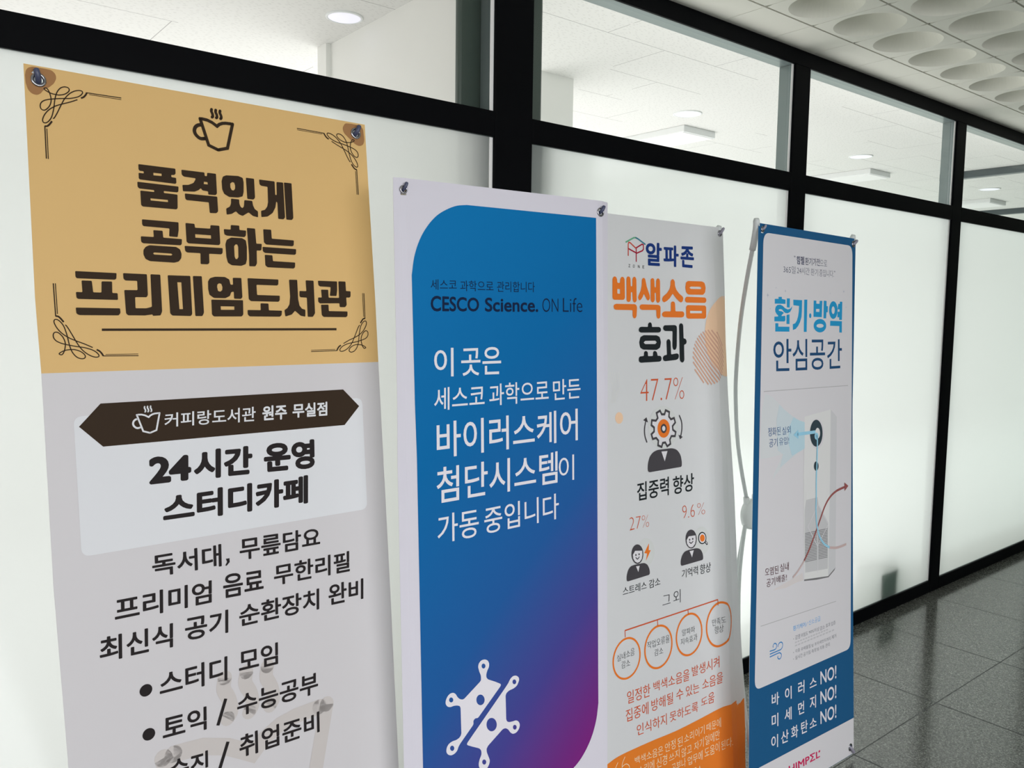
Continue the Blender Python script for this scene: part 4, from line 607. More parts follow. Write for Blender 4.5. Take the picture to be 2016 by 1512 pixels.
["T","rust",2,"%",-.024,[[.4039,-.7402],[.4373,-.7422],[.4361,-.7734],[.4027,-.7711]]],
["P","disc",1,0,[[[.2242,-.837],[.2235,-.8424],[.222,-.8474],[.2198,-.8521],[.2169,-.8562],[.2134,-.8597],[.2094,-.8625],[.205,-.8645],[.2003,-.8657],[.1954,-.8661],[.1904,-.8656],[.1855,-.8642],[.1808,-.862],[.1764,-.8591],[.1724,-.8555],[.1689,-.8514],[.166,-.8467],[.1638,-.8417],[.1622,-.8364],[.1614,-.831],[.1613,-.8257],[.162,-.8204],[.1634,-.8154],[.1656,-.8108],[.1684,-.8067],[.1718,-.8032],[.1757,-.8004],[.18,-.7983],[.1847,-.797],[.1895,-.7966],[.1945,-.797],[.1994,-.7982],[.2041,-.8003],[.2086,-.8032],[.2127,-.8067],[.2163,-.8109],[.2193,-.8156],[.2217,-.8207],[.2233,-.826],[.2241,-.8315]]]],
["P","orange",2,0,[[[.2041,-.8117],[.185,-.8331],[.1954,-.836],[.1902,-.8533],[.2101,-.8302],[.2022,-.8288]]]],
["P","slate",3,0,[[[.1812,-.8349],[.1807,-.8386],[.1796,-.8421],[.1781,-.8454],[.1761,-.8482],[.1738,-.8507],[.171,-.8526],[.168,-.854],[.1648,-.8549],[.1614,-.8551],[.158,-.8548],[.1547,-.8539],[.1515,-.8524],[.1484,-.8504],[.1457,-.8479],[.1433,-.845],[.1413,-.8417],[.1397,-.8382],[.1386,-.8346],[.1381,-.8308],[.138,-.827],[.1385,-.8234],[.1395,-.8199],[.141,-.8167],[.1429,-.8138],[.1453,-.8114],[.148,-.8094],[.1509,-.808],[.1541,-.8071],[.1575,-.8068],[.1609,-.8071],[.1642,-.808],[.1675,-.8094],[.1705,-.8114],[.1733,-.8139],[.1758,-.8168],[.1778,-.82],[.1794,-.8236],[.1805,-.8273],[.1811,-.8311]]]],
["P","sheetwhite",4,0,[[[.1425,-.8295],[.1513,-.8212],[.177,-.8254],[.1773,-.8359],[.1742,-.8457],[.166,-.8515],[.1576,-.852],[.1492,-.8473],[.1435,-.839]]]],
["P","slate",5,0,[[[.1556,-.8323],[.1556,-.8327],[.1555,-.8331],[.1553,-.8334],[.1551,-.8337],[.1548,-.8339],[.1545,-.8341],[.1542,-.8343],[.1538,-.8344],[.1534,-.8344],[.153,-.8343],[.1526,-.8342],[.1523,-.8341],[.1519,-.8339],[.1516,-.8336],[.1513,-.8333],[.1511,-.833],[.1509,-.8326],[.1508,-.8322],[.1507,-.8318],[.1507,-.8314],[.1508,-.831],[.1509,-.8307],[.1511,-.8304],[.1513,-.8301],[.1515,-.8298],[.1519,-.8296],[.1522,-.8295],[.1526,-.8294],[.1529,-.8294],[.1533,-.8294],[.1537,-.8295],[.1541,-.8297],[.1544,-.8299],[.1547,-.8301],[.155,-.8305],[.1552,-.8308],[.1554,-.8312],[.1556,-.8315],[.1556,-.8319]]]],
["P","slate",5,0,[[[.1675,-.8326],[.1674,-.833],[.1673,-.8334],[.1671,-.8337],[.1669,-.834],[.1666,-.8342],[.1663,-.8344],[.166,-.8346],[.1656,-.8347],[.1652,-.8347],[.1648,-.8346],[.1645,-.8345],[.1641,-.8344],[.1637,-.8342],[.1634,-.8339],[.1631,-.8336],[.1629,-.8332],[.1627,-.8329],[.1626,-.8325],[.1625,-.8321],[.1625,-.8317],[.1626,-.8313],[.1627,-.831],[.1628,-.8306],[.1631,-.8303],[.1633,-.8301],[.1636,-.8299],[.164,-.8298],[.1644,-.8297],[.1647,-.8296],[.1651,-.8297],[.1655,-.8298],[.1659,-.8299],[.1662,-.8302],[.1666,-.8304],[.1668,-.8307],[.1671,-.8311],[.1673,-.8314],[.1674,-.8318],[.1675,-.8322]]]],
["S","slate",5,.0025,1,0,1,[[.1528,-.838],[.1587,-.8429],[.1652,-.8389]]],
["P","slate",3,.008,[[[.1166,-.8908],[.1174,-.8762],[.1237,-.8631],[.1333,-.8557],[.1487,-.8551],[.183,-.8568],[.1953,-.8633],[.2025,-.8763],[.2033,-.8902]]]],
["P","sheetwhite",4,0,[[[.1522,-.8597],[.1658,-.8608],[.1599,-.8753]]]],
["P","disc",1,0,[[[.4531,-.8476],[.4523,-.8533],[.4506,-.8587],[.4482,-.8637],[.4451,-.8682],[.4412,-.872],[.4369,-.875],[.432,-.8772],[.4269,-.8785],[.4215,-.8789],[.4161,-.8784],[.4108,-.8769],[.4057,-.8746],[.4009,-.8715],[.3965,-.8677],[.3927,-.8633],[.3895,-.8583],[.3871,-.853],[.3854,-.8473],[.3845,-.8416],[.3844,-.8358],[.3852,-.8302],[.3867,-.8248],[.3891,-.8199],[.3921,-.8155],[.3959,-.8117],[.4001,-.8086],[.4049,-.8064],[.4099,-.805],[.4152,-.8045],[.4206,-.8049],[.426,-.8062],[.4312,-.8084],[.4361,-.8114],[.4405,-.8152],[.4444,-.8196],[.4477,-.8246],[.4503,-.8301],[.4521,-.8358],[.453,-.8417]]]],
["P","coal",3,0,[[[.4373,-.8381],[.4369,-.8406],[.4361,-.843],[.4349,-.8452],[.4333,-.8471],[.4314,-.8487],[.4292,-.85],[.4267,-.8509],[.4241,-.8515],[.4213,-.8516],[.4185,-.8513],[.4158,-.8506],[.4131,-.8496],[.4106,-.8482],[.4083,-.8464],[.4063,-.8444],[.4047,-.8422],[.4034,-.8397],[.4024,-.8372],[.402,-.8346],[.4019,-.8321],[.4023,-.8296],[.4031,-.8272],[.4042,-.8251],[.4058,-.8231],[.4077,-.8215],[.4099,-.8202],[.4124,-.8192],[.415,-.8187],[.4177,-.8185],[.4205,-.8188],[.4233,-.8195],[.4259,-.8205],[.4285,-.8219],[.4308,-.8236],[.4328,-.8256],[.4345,-.8279],[.4358,-.8303],[.4368,-.8329],[.4373,-.8355]]]],
["P","sheetwhite",4,0,[[[.4337,-.8375],[.4334,-.8395],[.4327,-.8415],[.4318,-.8433],[.4305,-.8449],[.4289,-.8462],[.4272,-.8473],[.4252,-.8481],[.4231,-.8485],[.4209,-.8486],[.4187,-.8484],[.4165,-.8479],[.4144,-.847],[.4124,-.8459],[.4106,-.8444],[.409,-.8428],[.4077,-.841],[.4066,-.839],[.4059,-.8369],[.4055,-.8348],[.4055,-.8327],[.4058,-.8306],[.4064,-.8287],[.4074,-.8269],[.4086,-.8253],[.4101,-.824],[.4119,-.8229],[.4138,-.8221],[.4159,-.8216],[.4181,-.8215],[.4203,-.8217],[.4225,-.8222],[.4247,-.8231],[.4267,-.8242],[.4285,-.8256],[.4301,-.8273],[.4314,-.8291],[.4325,-.8311],[.4332,-.8332],[.4336,-.8353]]]],
["P","orange",5,0,[[[.4297,-.8368],[.4295,-.8382],[.429,-.8396],[.4283,-.8408],[.4274,-.842],[.4263,-.8429],[.425,-.8436],[.4236,-.8442],[.4221,-.8445],[.4205,-.8446],[.4189,-.8444],[.4174,-.844],[.4158,-.8434],[.4144,-.8426],[.4131,-.8416],[.412,-.8405],[.411,-.8392],[.4103,-.8378],[.4097,-.8363],[.4095,-.8348],[.4094,-.8334],[.4096,-.8319],[.4101,-.8306],[.4108,-.8293],[.4117,-.8282],[.4128,-.8272],[.414,-.8265],[.4154,-.826],[.4169,-.8256],[.4185,-.8256],[.4201,-.8257],[.4217,-.8261],[.4232,-.8267],[.4246,-.8275],[.4259,-.8285],[.4271,-.8296],[.4281,-.8309],[.4288,-.8323],[.4293,-.8338],[.4296,-.8353]]]],
["S","coal",3,.0069,1,0,1,[[.4317,-.8462],[.439,-.8537]]],
["S","sheetwhite",4,.0026,1,0,1,[[.4338,-.8479],[.4383,-.8527]]],
["P","slate",3,0,[[[.3957,-.8337],[.3951,-.8375],[.394,-.8412],[.3924,-.8445],[.3903,-.8475],[.3877,-.85],[.3848,-.852],[.3815,-.8535],[.3781,-.8544],[.3745,-.8547],[.3708,-.8543],[.3672,-.8534],[.3637,-.8519],[.3605,-.8498],[.3575,-.8472],[.3549,-.8443],[.3528,-.8409],[.3511,-.8373],[.3499,-.8336],[.3493,-.8297],[.3493,-.8258],[.3498,-.822],[.3508,-.8185],[.3524,-.8151],[.3545,-.8122],[.357,-.8096],[.3599,-.8076],[.3631,-.8061],[.3666,-.8052],[.3701,-.8048],[.3738,-.8051],[.3774,-.806],[.3809,-.8075],[.3842,-.8095],[.3872,-.8121],[.3898,-.8151],[.3921,-.8184],[.3938,-.822],[.395,-.8259],[.3956,-.8298]]]],
["P","sheetwhite",4,0,[[[.3529,-.8293],[.3622,-.8209],[.3906,-.823],[.3916,-.8348],[.3874,-.8452],[.3781,-.8514],[.3692,-.8514],[.3606,-.8472],[.3541,-.8383]]]],
["P","slate",5,0,[[[.368,-.8308],[.3679,-.8312],[.3678,-.8316],[.3676,-.8319],[.3673,-.8322],[.367,-.8325],[.3667,-.8327],[.3663,-.8329],[.3659,-.8329],[.3655,-.833],[.365,-.8329],[.3646,-.8328],[.3642,-.8326],[.3638,-.8324],[.3634,-.8321],[.3631,-.8318],[.3628,-.8315],[.3626,-.8311],[.3625,-.8307],[.3624,-.8302],[.3624,-.8298],[.3624,-.8294],[.3626,-.829],[.3628,-.8287],[.363,-.8284],[.3633,-.8281],[.3637,-.8279],[.364,-.8277],[.3645,-.8276],[.3649,-.8276],[.3653,-.8277],[.3658,-.8278],[.3662,-.8279],[.3666,-.8282],[.3669,-.8284],[.3673,-.8288],[.3675,-.8291],[.3677,-.8295],[.3679,-.8299],[.368,-.8304]]]],
["P","slate",5,0,[[[.3811,-.8308],[.3811,-.8312],[.3809,-.8316],[.3808,-.8319],[.3805,-.8323],[.3802,-.8325],[.3798,-.8327],[.3794,-.8329],[.379,-.833],[.3786,-.833],[.3781,-.8329],[.3777,-.8328],[.3773,-.8327],[.3769,-.8324],[.3765,-.8322],[.3762,-.8318],[.3759,-.8315],[.3757,-.8311],[.3756,-.8307],[.3755,-.8302],[.3755,-.8298],[.3755,-.8294],[.3757,-.829],[.3759,-.8287],[.3761,-.8284],[.3764,-.8281],[.3768,-.8279],[.3772,-.8277],[.3776,-.8277],[.378,-.8276],[.3785,-.8277],[.3789,-.8278],[.3793,-.8279],[.3797,-.8282],[.3801,-.8285],[.3804,-.8288],[.3807,-.8291],[.3809,-.8295],[.381,-.8299],[.3811,-.8304]]]],
["S","slate",5,.0028,1,0,1,[[.3641,-.8363],[.3709,-.8406],[.379,-.8371]]],
["P","slate",3,.008,[[[.3257,-.8925],[.3256,-.8783],[.3333,-.8644],[.3442,-.8575],[.3601,-.8564],[.3957,-.8574],[.4115,-.864],[.4198,-.8779],[.4207,-.8934]]]],
["P","sheetwhite",4,0,[[[.3634,-.8599],[.3811,-.8608],[.3729,-.8782]]]],
["T","coal",2,"스트레스",.0,[[.1024,-.9018],[.1898,-.9033],[.1886,-.9234],[.1012,-.9224]]],
["T","coal",2,"감소",.0,[[.1984,-.9035],[.2421,-.9036],[.2419,-.9245],[.1981,-.9243]]],
["T","coal",2,"기억력",.0,[[.3293,-.9031],[.3964,-.9045],[.3957,-.9283],[.328,-.9248]]],
["T","coal",2,"향상",.0,[[.4055,-.904],[.4532,-.9056],[.4517,-.9315],[.4046,-.9301]]],
["T","coal",2,"그",-.012,[[.2484,-.9537],[.2799,-.9558],[.2786,-.9786],[.2469,-.9778]]],
["T","coal",2,"외",-.012,[[.2914,-.9508],[.3205,-.9513],[.3191,-.9854],[.2901,-.984]]],
["S","rust",2,.0033,0,0,0,[[.1038,-1.0071],[.4777,-1.0132]]],
["S","rust",2,.0024,0,0,0,[[.1038,-1.0065],[.1041,-1.0231]]],
["S","rust",2,.0026,0,0,0,[[.2252,-1.009],[.2257,-1.0241]]],
["S","rust",2,.0027,0,0,0,[[.3486,-1.0109],[.3488,-1.0246]]],
["S","rust",2,.0029,0,0,0,[[.4777,-1.0126],[.4783,-1.0295]]],
["P","orange",2,0,[[[.1573,-1.0756],[.1569,-1.0699],[.156,-1.0643],[.1544,-1.0588],[.1522,-1.0536],[.1495,-1.0486],[.1462,-1.044],[.1424,-1.0397],[.1382,-1.0359],[.1335,-1.0326],[.1286,-1.0299],[.1233,-1.0277],[.1178,-1.0261],[.1122,-1.0252],[.1066,-1.0249],[.1009,-1.0252],[.0953,-1.0261],[.0898,-1.0277],[.0846,-1.0299],[.0796,-1.0326],[.0749,-1.0359],[.0707,-1.0397],[.0669,-1.044],[.0636,-1.0486],[.0609,-1.0536],[.0587,-1.0588],[.0571,-1.0643],[.0562,-1.0699],[.0559,-1.0756],[.0562,-1.0813],[.0571,-1.0869],[.0587,-1.0923],[.0609,-1.0976],[.0636,-1.1026],[.0669,-1.1072],[.0707,-1.1114],[.0749,-1.1152],[.0796,-1.1185],[.0846,-1.1213],[.0898,-1.1234],[.0953,-1.125],[.1009,-1.126],[.1066,-1.1263],[.1122,-1.126],[.1178,-1.125],[.1233,-1.1234],[.1286,-1.1213],[.1335,-1.1185],[.1382,-1.1152],[.1424,-1.1114],[.1462,-1.1072],[.1495,-1.1026],[.1522,-1.0976],[.1544,-1.0923],[.156,-1.0869],[.1569,-1.0813]],[[.1524,-1.0756],[.1522,-1.0704],[.1513,-1.0654],[.1499,-1.0604],[.1479,-1.0557],[.1454,-1.0512],[.1424,-1.047],[.139,-1.0431],[.1352,-1.0397],[.131,-1.0367],[.1265,-1.0342],[.1217,-1.0323],[.1168,-1.0308],[.1117,-1.03],[.1066,-1.0297],[.1014,-1.03],[.0963,-1.0308],[.0914,-1.0323],[.0866,-1.0342],[.0821,-1.0367],[.0779,-1.0397],[.0741,-1.0431],[.0707,-1.047],[.0677,-1.0512],[.0652,-1.0557],[.0632,-1.0604],[.0618,-1.0654],[.061,-1.0704],[.0607,-1.0756],[.061,-1.0807],[.0618,-1.0858],[.0632,-1.0907],[.0652,-1.0955],[.0677,-1.1],[.0707,-1.1042],[.0741,-1.108],[.0779,-1.1115],[.0821,-1.1144],[.0866,-1.1169],[.0914,-1.1189],[.0963,-1.1203],[.1014,-1.1212],[.1066,-1.1215],[.1117,-1.1212],[.1168,-1.1203],[.1217,-1.1189],[.1265,-1.1169],[.131,-1.1144],[.1352,-1.1115],[.139,-1.108],[.1424,-1.1042],[.1454,-1.1],[.1479,-1.0955],[.1499,-1.0907],[.1513,-1.0858],[.1522,-1.0807]]]],
["P","orange",2,0,[[[.2808,-1.0779],[.2805,-1.0717],[.2795,-1.0656],[.2778,-1.0597],[.2754,-1.054],[.2724,-1.0485],[.2688,-1.0435],[.2647,-1.0389],[.2601,-1.0348],[.255,-1.0312],[.2496,-1.0282],[.2439,-1.0258],[.238,-1.0241],[.2319,-1.0231],[.2257,-1.0227],[.2195,-1.0231],[.2134,-1.0241],[.2075,-1.0258],[.2018,-1.0282],[.1964,-1.0312],[.1913,-1.0348],[.1867,-1.0389],[.1826,-1.0435],[.179,-1.0485],[.176,-1.054],[.1737,-1.0597],[.1719,-1.0656],[.1709,-1.0717],[.1706,-1.0779],[.1709,-1.0841],[.1719,-1.0902],[.1737,-1.0961],[.176,-1.1018],[.179,-1.1072],[.1826,-1.1123],[.1867,-1.1169],[.1913,-1.121],[.1964,-1.1246],[.2018,-1.1276],[.2075,-1.1299],[.2134,-1.1316],[.2195,-1.1327],[.2257,-1.133],[.2319,-1.1327],[.238,-1.1316],[.2439,-1.1299],[.2496,-1.1276],[.255,-1.1246],[.2601,-1.121],[.2647,-1.1169],[.2688,-1.1123],[.2724,-1.1072],[.2754,-1.1018],[.2778,-1.0961],[.2795,-1.0902],[.2805,-1.0841]],[[.2756,-1.0779],[.2753,-1.0723],[.2744,-1.0668],[.2728,-1.0614],[.2707,-1.0562],[.268,-1.0513],[.2647,-1.0468],[.261,-1.0426],[.2568,-1.0389],[.2523,-1.0356],[.2474,-1.0329],[.2422,-1.0308],[.2368,-1.0292],[.2313,-1.0283],[.2257,-1.028],[.2201,-1.0283],[.2146,-1.0292],[.2092,-1.0308],[.204,-1.0329],[.1992,-1.0356],[.1946,-1.0389],[.1904,-1.0426],[.1867,-1.0468],[.1834,-1.0513],[.1807,-1.0562],[.1786,-1.0614],[.177,-1.0668],[.1761,-1.0723],[.1758,-1.0779],[.1761,-1.0835],[.177,-1.089],[.1786,-1.0944],[.1807,-1.0995],[.1834,-1.1044],[.1867,-1.109],[.1904,-1.1132],[.1946,-1.1169],[.1992,-1.1201],[.204,-1.1228],[.2092,-1.125],[.2146,-1.1265],[.2201,-1.1275],[.2257,-1.1278],[.2313,-1.1275],[.2368,-1.1265],[.2422,-1.125],[.2474,-1.1228],[.2523,-1.1201],[.2568,-1.1169],[.261,-1.1132],[.2647,-1.109],[.268,-1.1044],[.2707,-1.0995],[.2728,-1.0944],[.2744,-1.089],[.2753,-1.0835]]]],
["P","orange",2,0,[[[.4061,-1.077],[.4057,-1.0707],[.4047,-1.0645],[.4029,-1.0585],[.4005,-1.0527],[.3975,-1.0472],[.3938,-1.042],[.3897,-1.0373],[.385,-1.0332],[.3798,-1.0295],[.3744,-1.0265],[.3685,-1.0241],[.3625,-1.0223],[.3563,-1.0213],[.35,-1.0209],[.3438,-1.0213],[.3376,-1.0223],[.3315,-1.0241],[.3257,-1.0265],[.3202,-1.0295],[.3151,-1.0332],[.3104,-1.0373],[.3062,-1.042],[.3026,-1.0472],[.2996,-1.0527],[.2972,-1.0585],[.2954,-1.0645],[.2944,-1.0707],[.294,-1.077],[.2944,-1.0832],[.2954,-1.0894],[.2972,-1.0955],[.2996,-1.1013],[.3026,-1.1068],[.3062,-1.1119],[.3104,-1.1166],[.3151,-1.1208],[.3202,-1.1244],[.3257,-1.1274],[.3315,-1.1299],[.3376,-1.1316],[.3438,-1.1326],[.35,-1.133],[.3563,-1.1326],[.3625,-1.1316],[.3685,-1.1299],[.3744,-1.1274],[.3798,-1.1244],[.385,-1.1208],[.3897,-1.1166],[.3938,-1.1119],[.3975,-1.1068],[.4005,-1.1013],[.4029,-1.0955],[.4047,-1.0894],[.4057,-1.0832]],[[.4007,-1.077],[.4004,-1.0713],[.3995,-1.0657],[.3979,-1.0602],[.3957,-1.055],[.393,-1.05],[.3897,-1.0453],[.3859,-1.0411],[.3817,-1.0373],[.377,-1.034],[.372,-1.0313],[.3668,-1.0291],[.3613,-1.0275],[.3557,-1.0266],[.35,-1.0263],[.3444,-1.0266],[.3388,-1.0275],[.3333,-1.0291],[.328,-1.0313],[.3231,-1.034],[.3184,-1.0373],[.3142,-1.0411],[.3104,-1.0453],[.3071,-1.05],[.3044,-1.055],[.3022,-1.0602],[.3006,-1.0657],[.2997,-1.0713],[.2993,-1.077],[.2997,-1.0826],[.3006,-1.0882],[.3022,-1.0937],[.3044,-1.099],[.3071,-1.1039],[.3104,-1.1086],[.3142,-1.1128],[.3184,-1.1166],[.3231,-1.1199],[.328,-1.1227],[.3333,-1.1248],[.3388,-1.1264],[.3444,-1.1274],[.35,-1.1277],[.3557,-1.1274],[.3613,-1.1264],[.3668,-1.1248],[.372,-1.1227],[.377,-1.1199],[.3817,-1.1166],[.3859,-1.1128],[.3897,-1.1086],[.393,-1.1039],[.3957,-1.099],[.3979,-1.0937],[.3995,-1.0882],[.4004,-1.0826]]]],
["P","orange",2,0,[[[.5443,-1.0817],[.5439,-1.0748],[.5428,-1.068],[.5409,-1.0613],[.5382,-1.055],[.5349,-1.0489],[.5309,-1.0433],[.5263,-1.0381],[.5211,-1.0335],[.5155,-1.0295],[.5094,-1.0261],[.503,-1.0235],[.4964,-1.0216],[.4895,-1.0204],[.4826,-1.02],[.4757,-1.0204],[.4689,-1.0216],[.4623,-1.0235],[.4559,-1.0261],[.4498,-1.0295],[.4442,-1.0335],[.439,-1.0381],[.4344,-1.0433],[.4304,-1.0489],[.4271,-1.055],[.4244,-1.0613],[.4225,-1.068],[.4213,-1.0748],[.4209,-1.0817],[.4213,-1.0886],[.4225,-1.0954],[.4244,-1.1021],[.4271,-1.1085],[.4304,-1.1145],[.4344,-1.1202],[.439,-1.1253],[.4442,-1.1299],[.4498,-1.134],[.4559,-1.1373],[.4623,-1.1399],[.4689,-1.1419],[.4757,-1.143],[.4826,-1.1434],[.4895,-1.143],[.4964,-1.1419],[.503,-1.1399],[.5094,-1.1373],[.5155,-1.134],[.5211,-1.1299],[.5263,-1.1253],[.5309,-1.1202],[.5349,-1.1145],[.5382,-1.1085],[.5409,-1.1021],[.5428,-1.0954],[.5439,-1.0886]],[[.5385,-1.0817],[.5381,-1.0755],[.5371,-1.0693],[.5353,-1.0633],[.5329,-1.0575],[.5299,-1.052],[.5263,-1.0469],[.5221,-1.0422],[.5174,-1.0381],[.5123,-1.0344],[.5069,-1.0314],[.5011,-1.029],[.4951,-1.0273],[.4889,-1.0262],[.4826,-1.0259],[.4764,-1.0262],[.4702,-1.0273],[.4642,-1.029],[.4584,-1.0314],[.4529,-1.0344],[.4478,-1.0381],[.4432,-1.0422],[.439,-1.0469],[.4354,-1.052],[.4323,-1.0575],[.4299,-1.0633],[.4282,-1.0693],[.4272,-1.0755],[.4268,-1.0817],[.4272,-1.088],[.4282,-1.0941],[.4299,-1.1002],[.4323,-1.1059],[.4354,-1.1114],[.439,-1.1165],[.4432,-1.1212],[.4478,-1.1254],[.4529,-1.129],[.4584,-1.132],[.4642,-1.1344],[.4702,-1.1361],[.4764,-1.1372],[.4826,-1.1375],[.4889,-1.1372],[.4951,-1.1361],[.5011,-1.1344],[.5069,-1.132],[.5123,-1.129],[.5174,-1.1254],[.5221,-1.1212],[.5263,-1.1165],[.5299,-1.1114],[.5329,-1.1059],[.5353,-1.1002],[.5371,-1.0941],[.5381,-1.088]]]],
["T","coal",2,"실내소음",-.012,[[.0717,-1.0593],[.1357,-1.0557],[.1346,-1.0744],[.0728,-1.0754]]],
["T","coal",2,"감소",-.012,[[.0873,-1.0784],[.1179,-1.0796],[.1177,-1.097],[.0863,-1.0957]]],
["T","coal",2,"작업오류율",-.012,[[.183,-1.0554],[.2689,-1.057],[.2691,-1.0771],[.1828,-1.0728]]],
["T","coal",2,"감소",-.012,[[.2095,-1.0806],[.243,-1.082],[.242,-1.0996],[.2085,-1.0974]]],
["T","coal",2,"알파파",-.012,[[.3207,-1.058],[.3742,-1.0597],[.3741,-1.0766],[.3207,-1.0744]]],
["T","coal",2,"지속효과",-.012,[[.3135,-1.0803],[.3829,-1.0819],[.3828,-1.1002],[.3135,-1.0973]]],
["T","coal",2,"만족도",-.012,[[.4498,-1.0614],[.5069,-1.0643],[.5074,-1.083],[.4497,-1.0797]]],
["T","coal",2,"향상",-.012,[[.459,-1.0829],[.4981,-1.0851],[.4968,-1.1053],[.4589,-1.1031]]],
["T","rust",2,"일정한",.0,[[.1027,-1.1565],[.188,-1.1598],[.187,-1.1922],[.1017,-1.187]]],
["T","rust",2,"백색소음을",.0,[[.2002,-1.1608],[.3448,-1.1649],[.3434,-1.1963],[.2,-1.1856]]],
["T","rust",2,"발생시켜",.0,[[.3553,-1.1643],[.4753,-1.1661],[.4744,-1.1977],[.3547,-1.1901]]],
["T","rust",2,"집중에",.0,[[.0951,-1.1988],[.1787,-1.2031],[.1778,-1.234],[.095,-1.2292]]],
["T","rust",2,"방해될",.0,[[.19,-1.2029],[.2746,-1.2068],[.2738,-1.2362],[.1896,-1.2323]]],
["T","rust",2,"수",.0,[[.2876,-1.2066],[.3166,-1.2073],[.3158,-1.2356],[.2869,-1.234]]],
["T","rust",2,"있는",.0,[[.3273,-1.2079],[.3836,-1.2118],[.383,-1.2391],[.3271,-1.2358]]],
["T","rust",2,"소음을",.0,[[.3965,-1.2104],[.4886,-1.212],[.4867,-1.2427],[.3964,-1.2373]]],
["T","rust",2,"인식하지",.0,[[.1327,-1.2473],[.2468,-1.2533],[.246,-1.2825],[.1324,-1.2747]]],
["T","rust",2,"못하도록",.0,[[.2585,-1.2551],[.3756,-1.2609],[.3739,-1.2885],[.2583,-1.2809]]],
["T","rust",2,"도움",.0,[[.3884,-1.2597],[.4475,-1.2541],[.4456,-1.2848],[.3887,-1.2797]]],
["P","orangefield",1,0,[[[.0006,-1.3108],[.0263,-1.3067],[.0335,-1.3055],[.0405,-1.3041],[.0479,-1.3029],[.0563,-1.3021],[.0649,-1.3015],[.0739,-1.3013],[.0845,-1.3013],[.0984,-1.3015],[.1169,-1.302],[.139,-1.3027],[.1627,-1.3036],[.1862,-1.3046],[.2089,-1.3058],[.2319,-1.3074],[.2552,-1.3088],[.2789,-1.3099],[.3036,-1.3103],[.3291,-1.3105],[.3542,-1.3104],[.3776,-1.3102],[.3993,-1.3099],[.4195,-1.3095],[.4384,-1.309],[.4558,-1.3089],[.4713,-1.309],[.485,-1.3094],[.4975,-1.3099],[.5098,-1.3107],[.5215,-1.3116],[.5324,-1.3128],[.543,-1.3142],[.554,-1.3157],[.5654,-1.3174],[.5769,-1.3193],[.5886,-1.3213],[.6003,-1.3232],[.5999,-1.4007],[.5957,-1.4781],[.5936,-1.5556],[.5936,-1.633],[.0006,-1.633]]]],
["T","cream",2,"백색소음은",-.008,[[.1208,-1.3235],[.2273,-1.3294],[.2269,-1.3519],[.1211,-1.3411]]],
["T","cream",2,"안정",-.008,[[.2353,-1.3284],[.2769,-1.3282],[.2763,-1.3535],[.2349,-1.3507]]],
["T","cream",2,"된",-.008,[[.2849,-1.3308],[.3057,-1.3309],[.3052,-1.3555],[.2844,-1.3553]]],
["T","cream",2,"소리이기",-.008,[[.3126,-1.3307],[.3984,-1.331],[.3979,-1.3554],[.3127,-1.3524]]],
["T","cream",2,"때문에",-.008,[[.4071,-1.3328],[.4719,-1.3343],[.4713,-1.3608],[.4069,-1.3519]]],
["T","cream",2,"소리에",-.008,[[.1323,-1.3512],[.1914,-1.3532],[.1911,-1.3746],[.1319,-1.3728]]],
["T","cream",2,"신경",-.008,[[.2005,-1.3546],[.2416,-1.3563],[.2405,-1.3818],[.2,-1.3784]]],
["T","cream",2,"쓰지",-.008,[[.2498,-1.3604],[.2914,-1.3586],[.2905,-1.3814],[.2495,-1.3801]]],
["T","cream",2,"않고",-.008,[[.2999,-1.363],[.3417,-1.3624],[.3412,-1.3879],[.2994,-1.3866]]],
["T","cream",2,"자기",-.008,[[.3516,-1.3654],[.3934,-1.3628],[.3923,-1.3879],[.3513,-1.3867]]],
["T","cream",2,"일에만",-.008,[[.4001,-1.3625],[.4646,-1.3645],[.463,-1.3906],[.3996,-1.3878]]],
["T","cream",2,"공부나",-.008,[[.2575,-1.389],[.3153,-1.39],[.3149,-1.4131],[.257,-1.4132]]],
["T","cream",2,"업무에",-.008,[[.3235,-1.3934],[.3867,-1.3955],[.3852,-1.4204],[.3237,-1.4153]]],
["T","cream",2,"도움이",-.008,[[.3955,-1.3944],[.461,-1.3974],[.4605,-1.4238],[.395,-1.4197]]],
["T","cream",2,"된다.",-.008,[[.4689,-1.4006],[.518,-1.4005],[.5164,-1.4263],[.4684,-1.4255]]],
["T","cream",2,"연구소",-.008,[[.3205,-1.4266],[.3815,-1.4318],[.3815,-1.4566],[.32,-1.4514]]],
["S","cream",2,.0014,1,0,1,[[.0484,-1.3293],[.0605,-1.3153]]],
["S","cream",2,.0014,1,0,1,[[.086,-1.3103],[.0759,-1.3233],[.0742,-1.3385]]],
["S","cream",2,.0014,1,0,1,[[.0755,-1.3303],[.0883,-1.3285],[.0986,-1.3355],[.1021,-1.3484]]]]},"B4":{"o":[1.812,1.263,1.644],"yaw":.08901,"tilt":.0384,"w":.6,"h":1.615,"edges":[[[.0007,.0108],[-.4674,-.0033],[-.9713,-.0166],[-1.1543,-.0225],[-1.4288,-.0232]],[[-.0012,.5912],[-.5129,.584],[-1.118,.6051],[-1.5082,.6214],[-1.6286,.6261]]],"eyes":[[.0309,-.0151,.0082,.0081,.013],[.5726,-.0174,.0105,.0179,.0146],[.5969,-1.601,.0125,.0179,-.025]],"prints":[["P","sheetwhite",1,0,[[[-.0225,-1.4428],[.6205,-1.513],[.625,-1.6295],[-.0226,-1.561]]]],
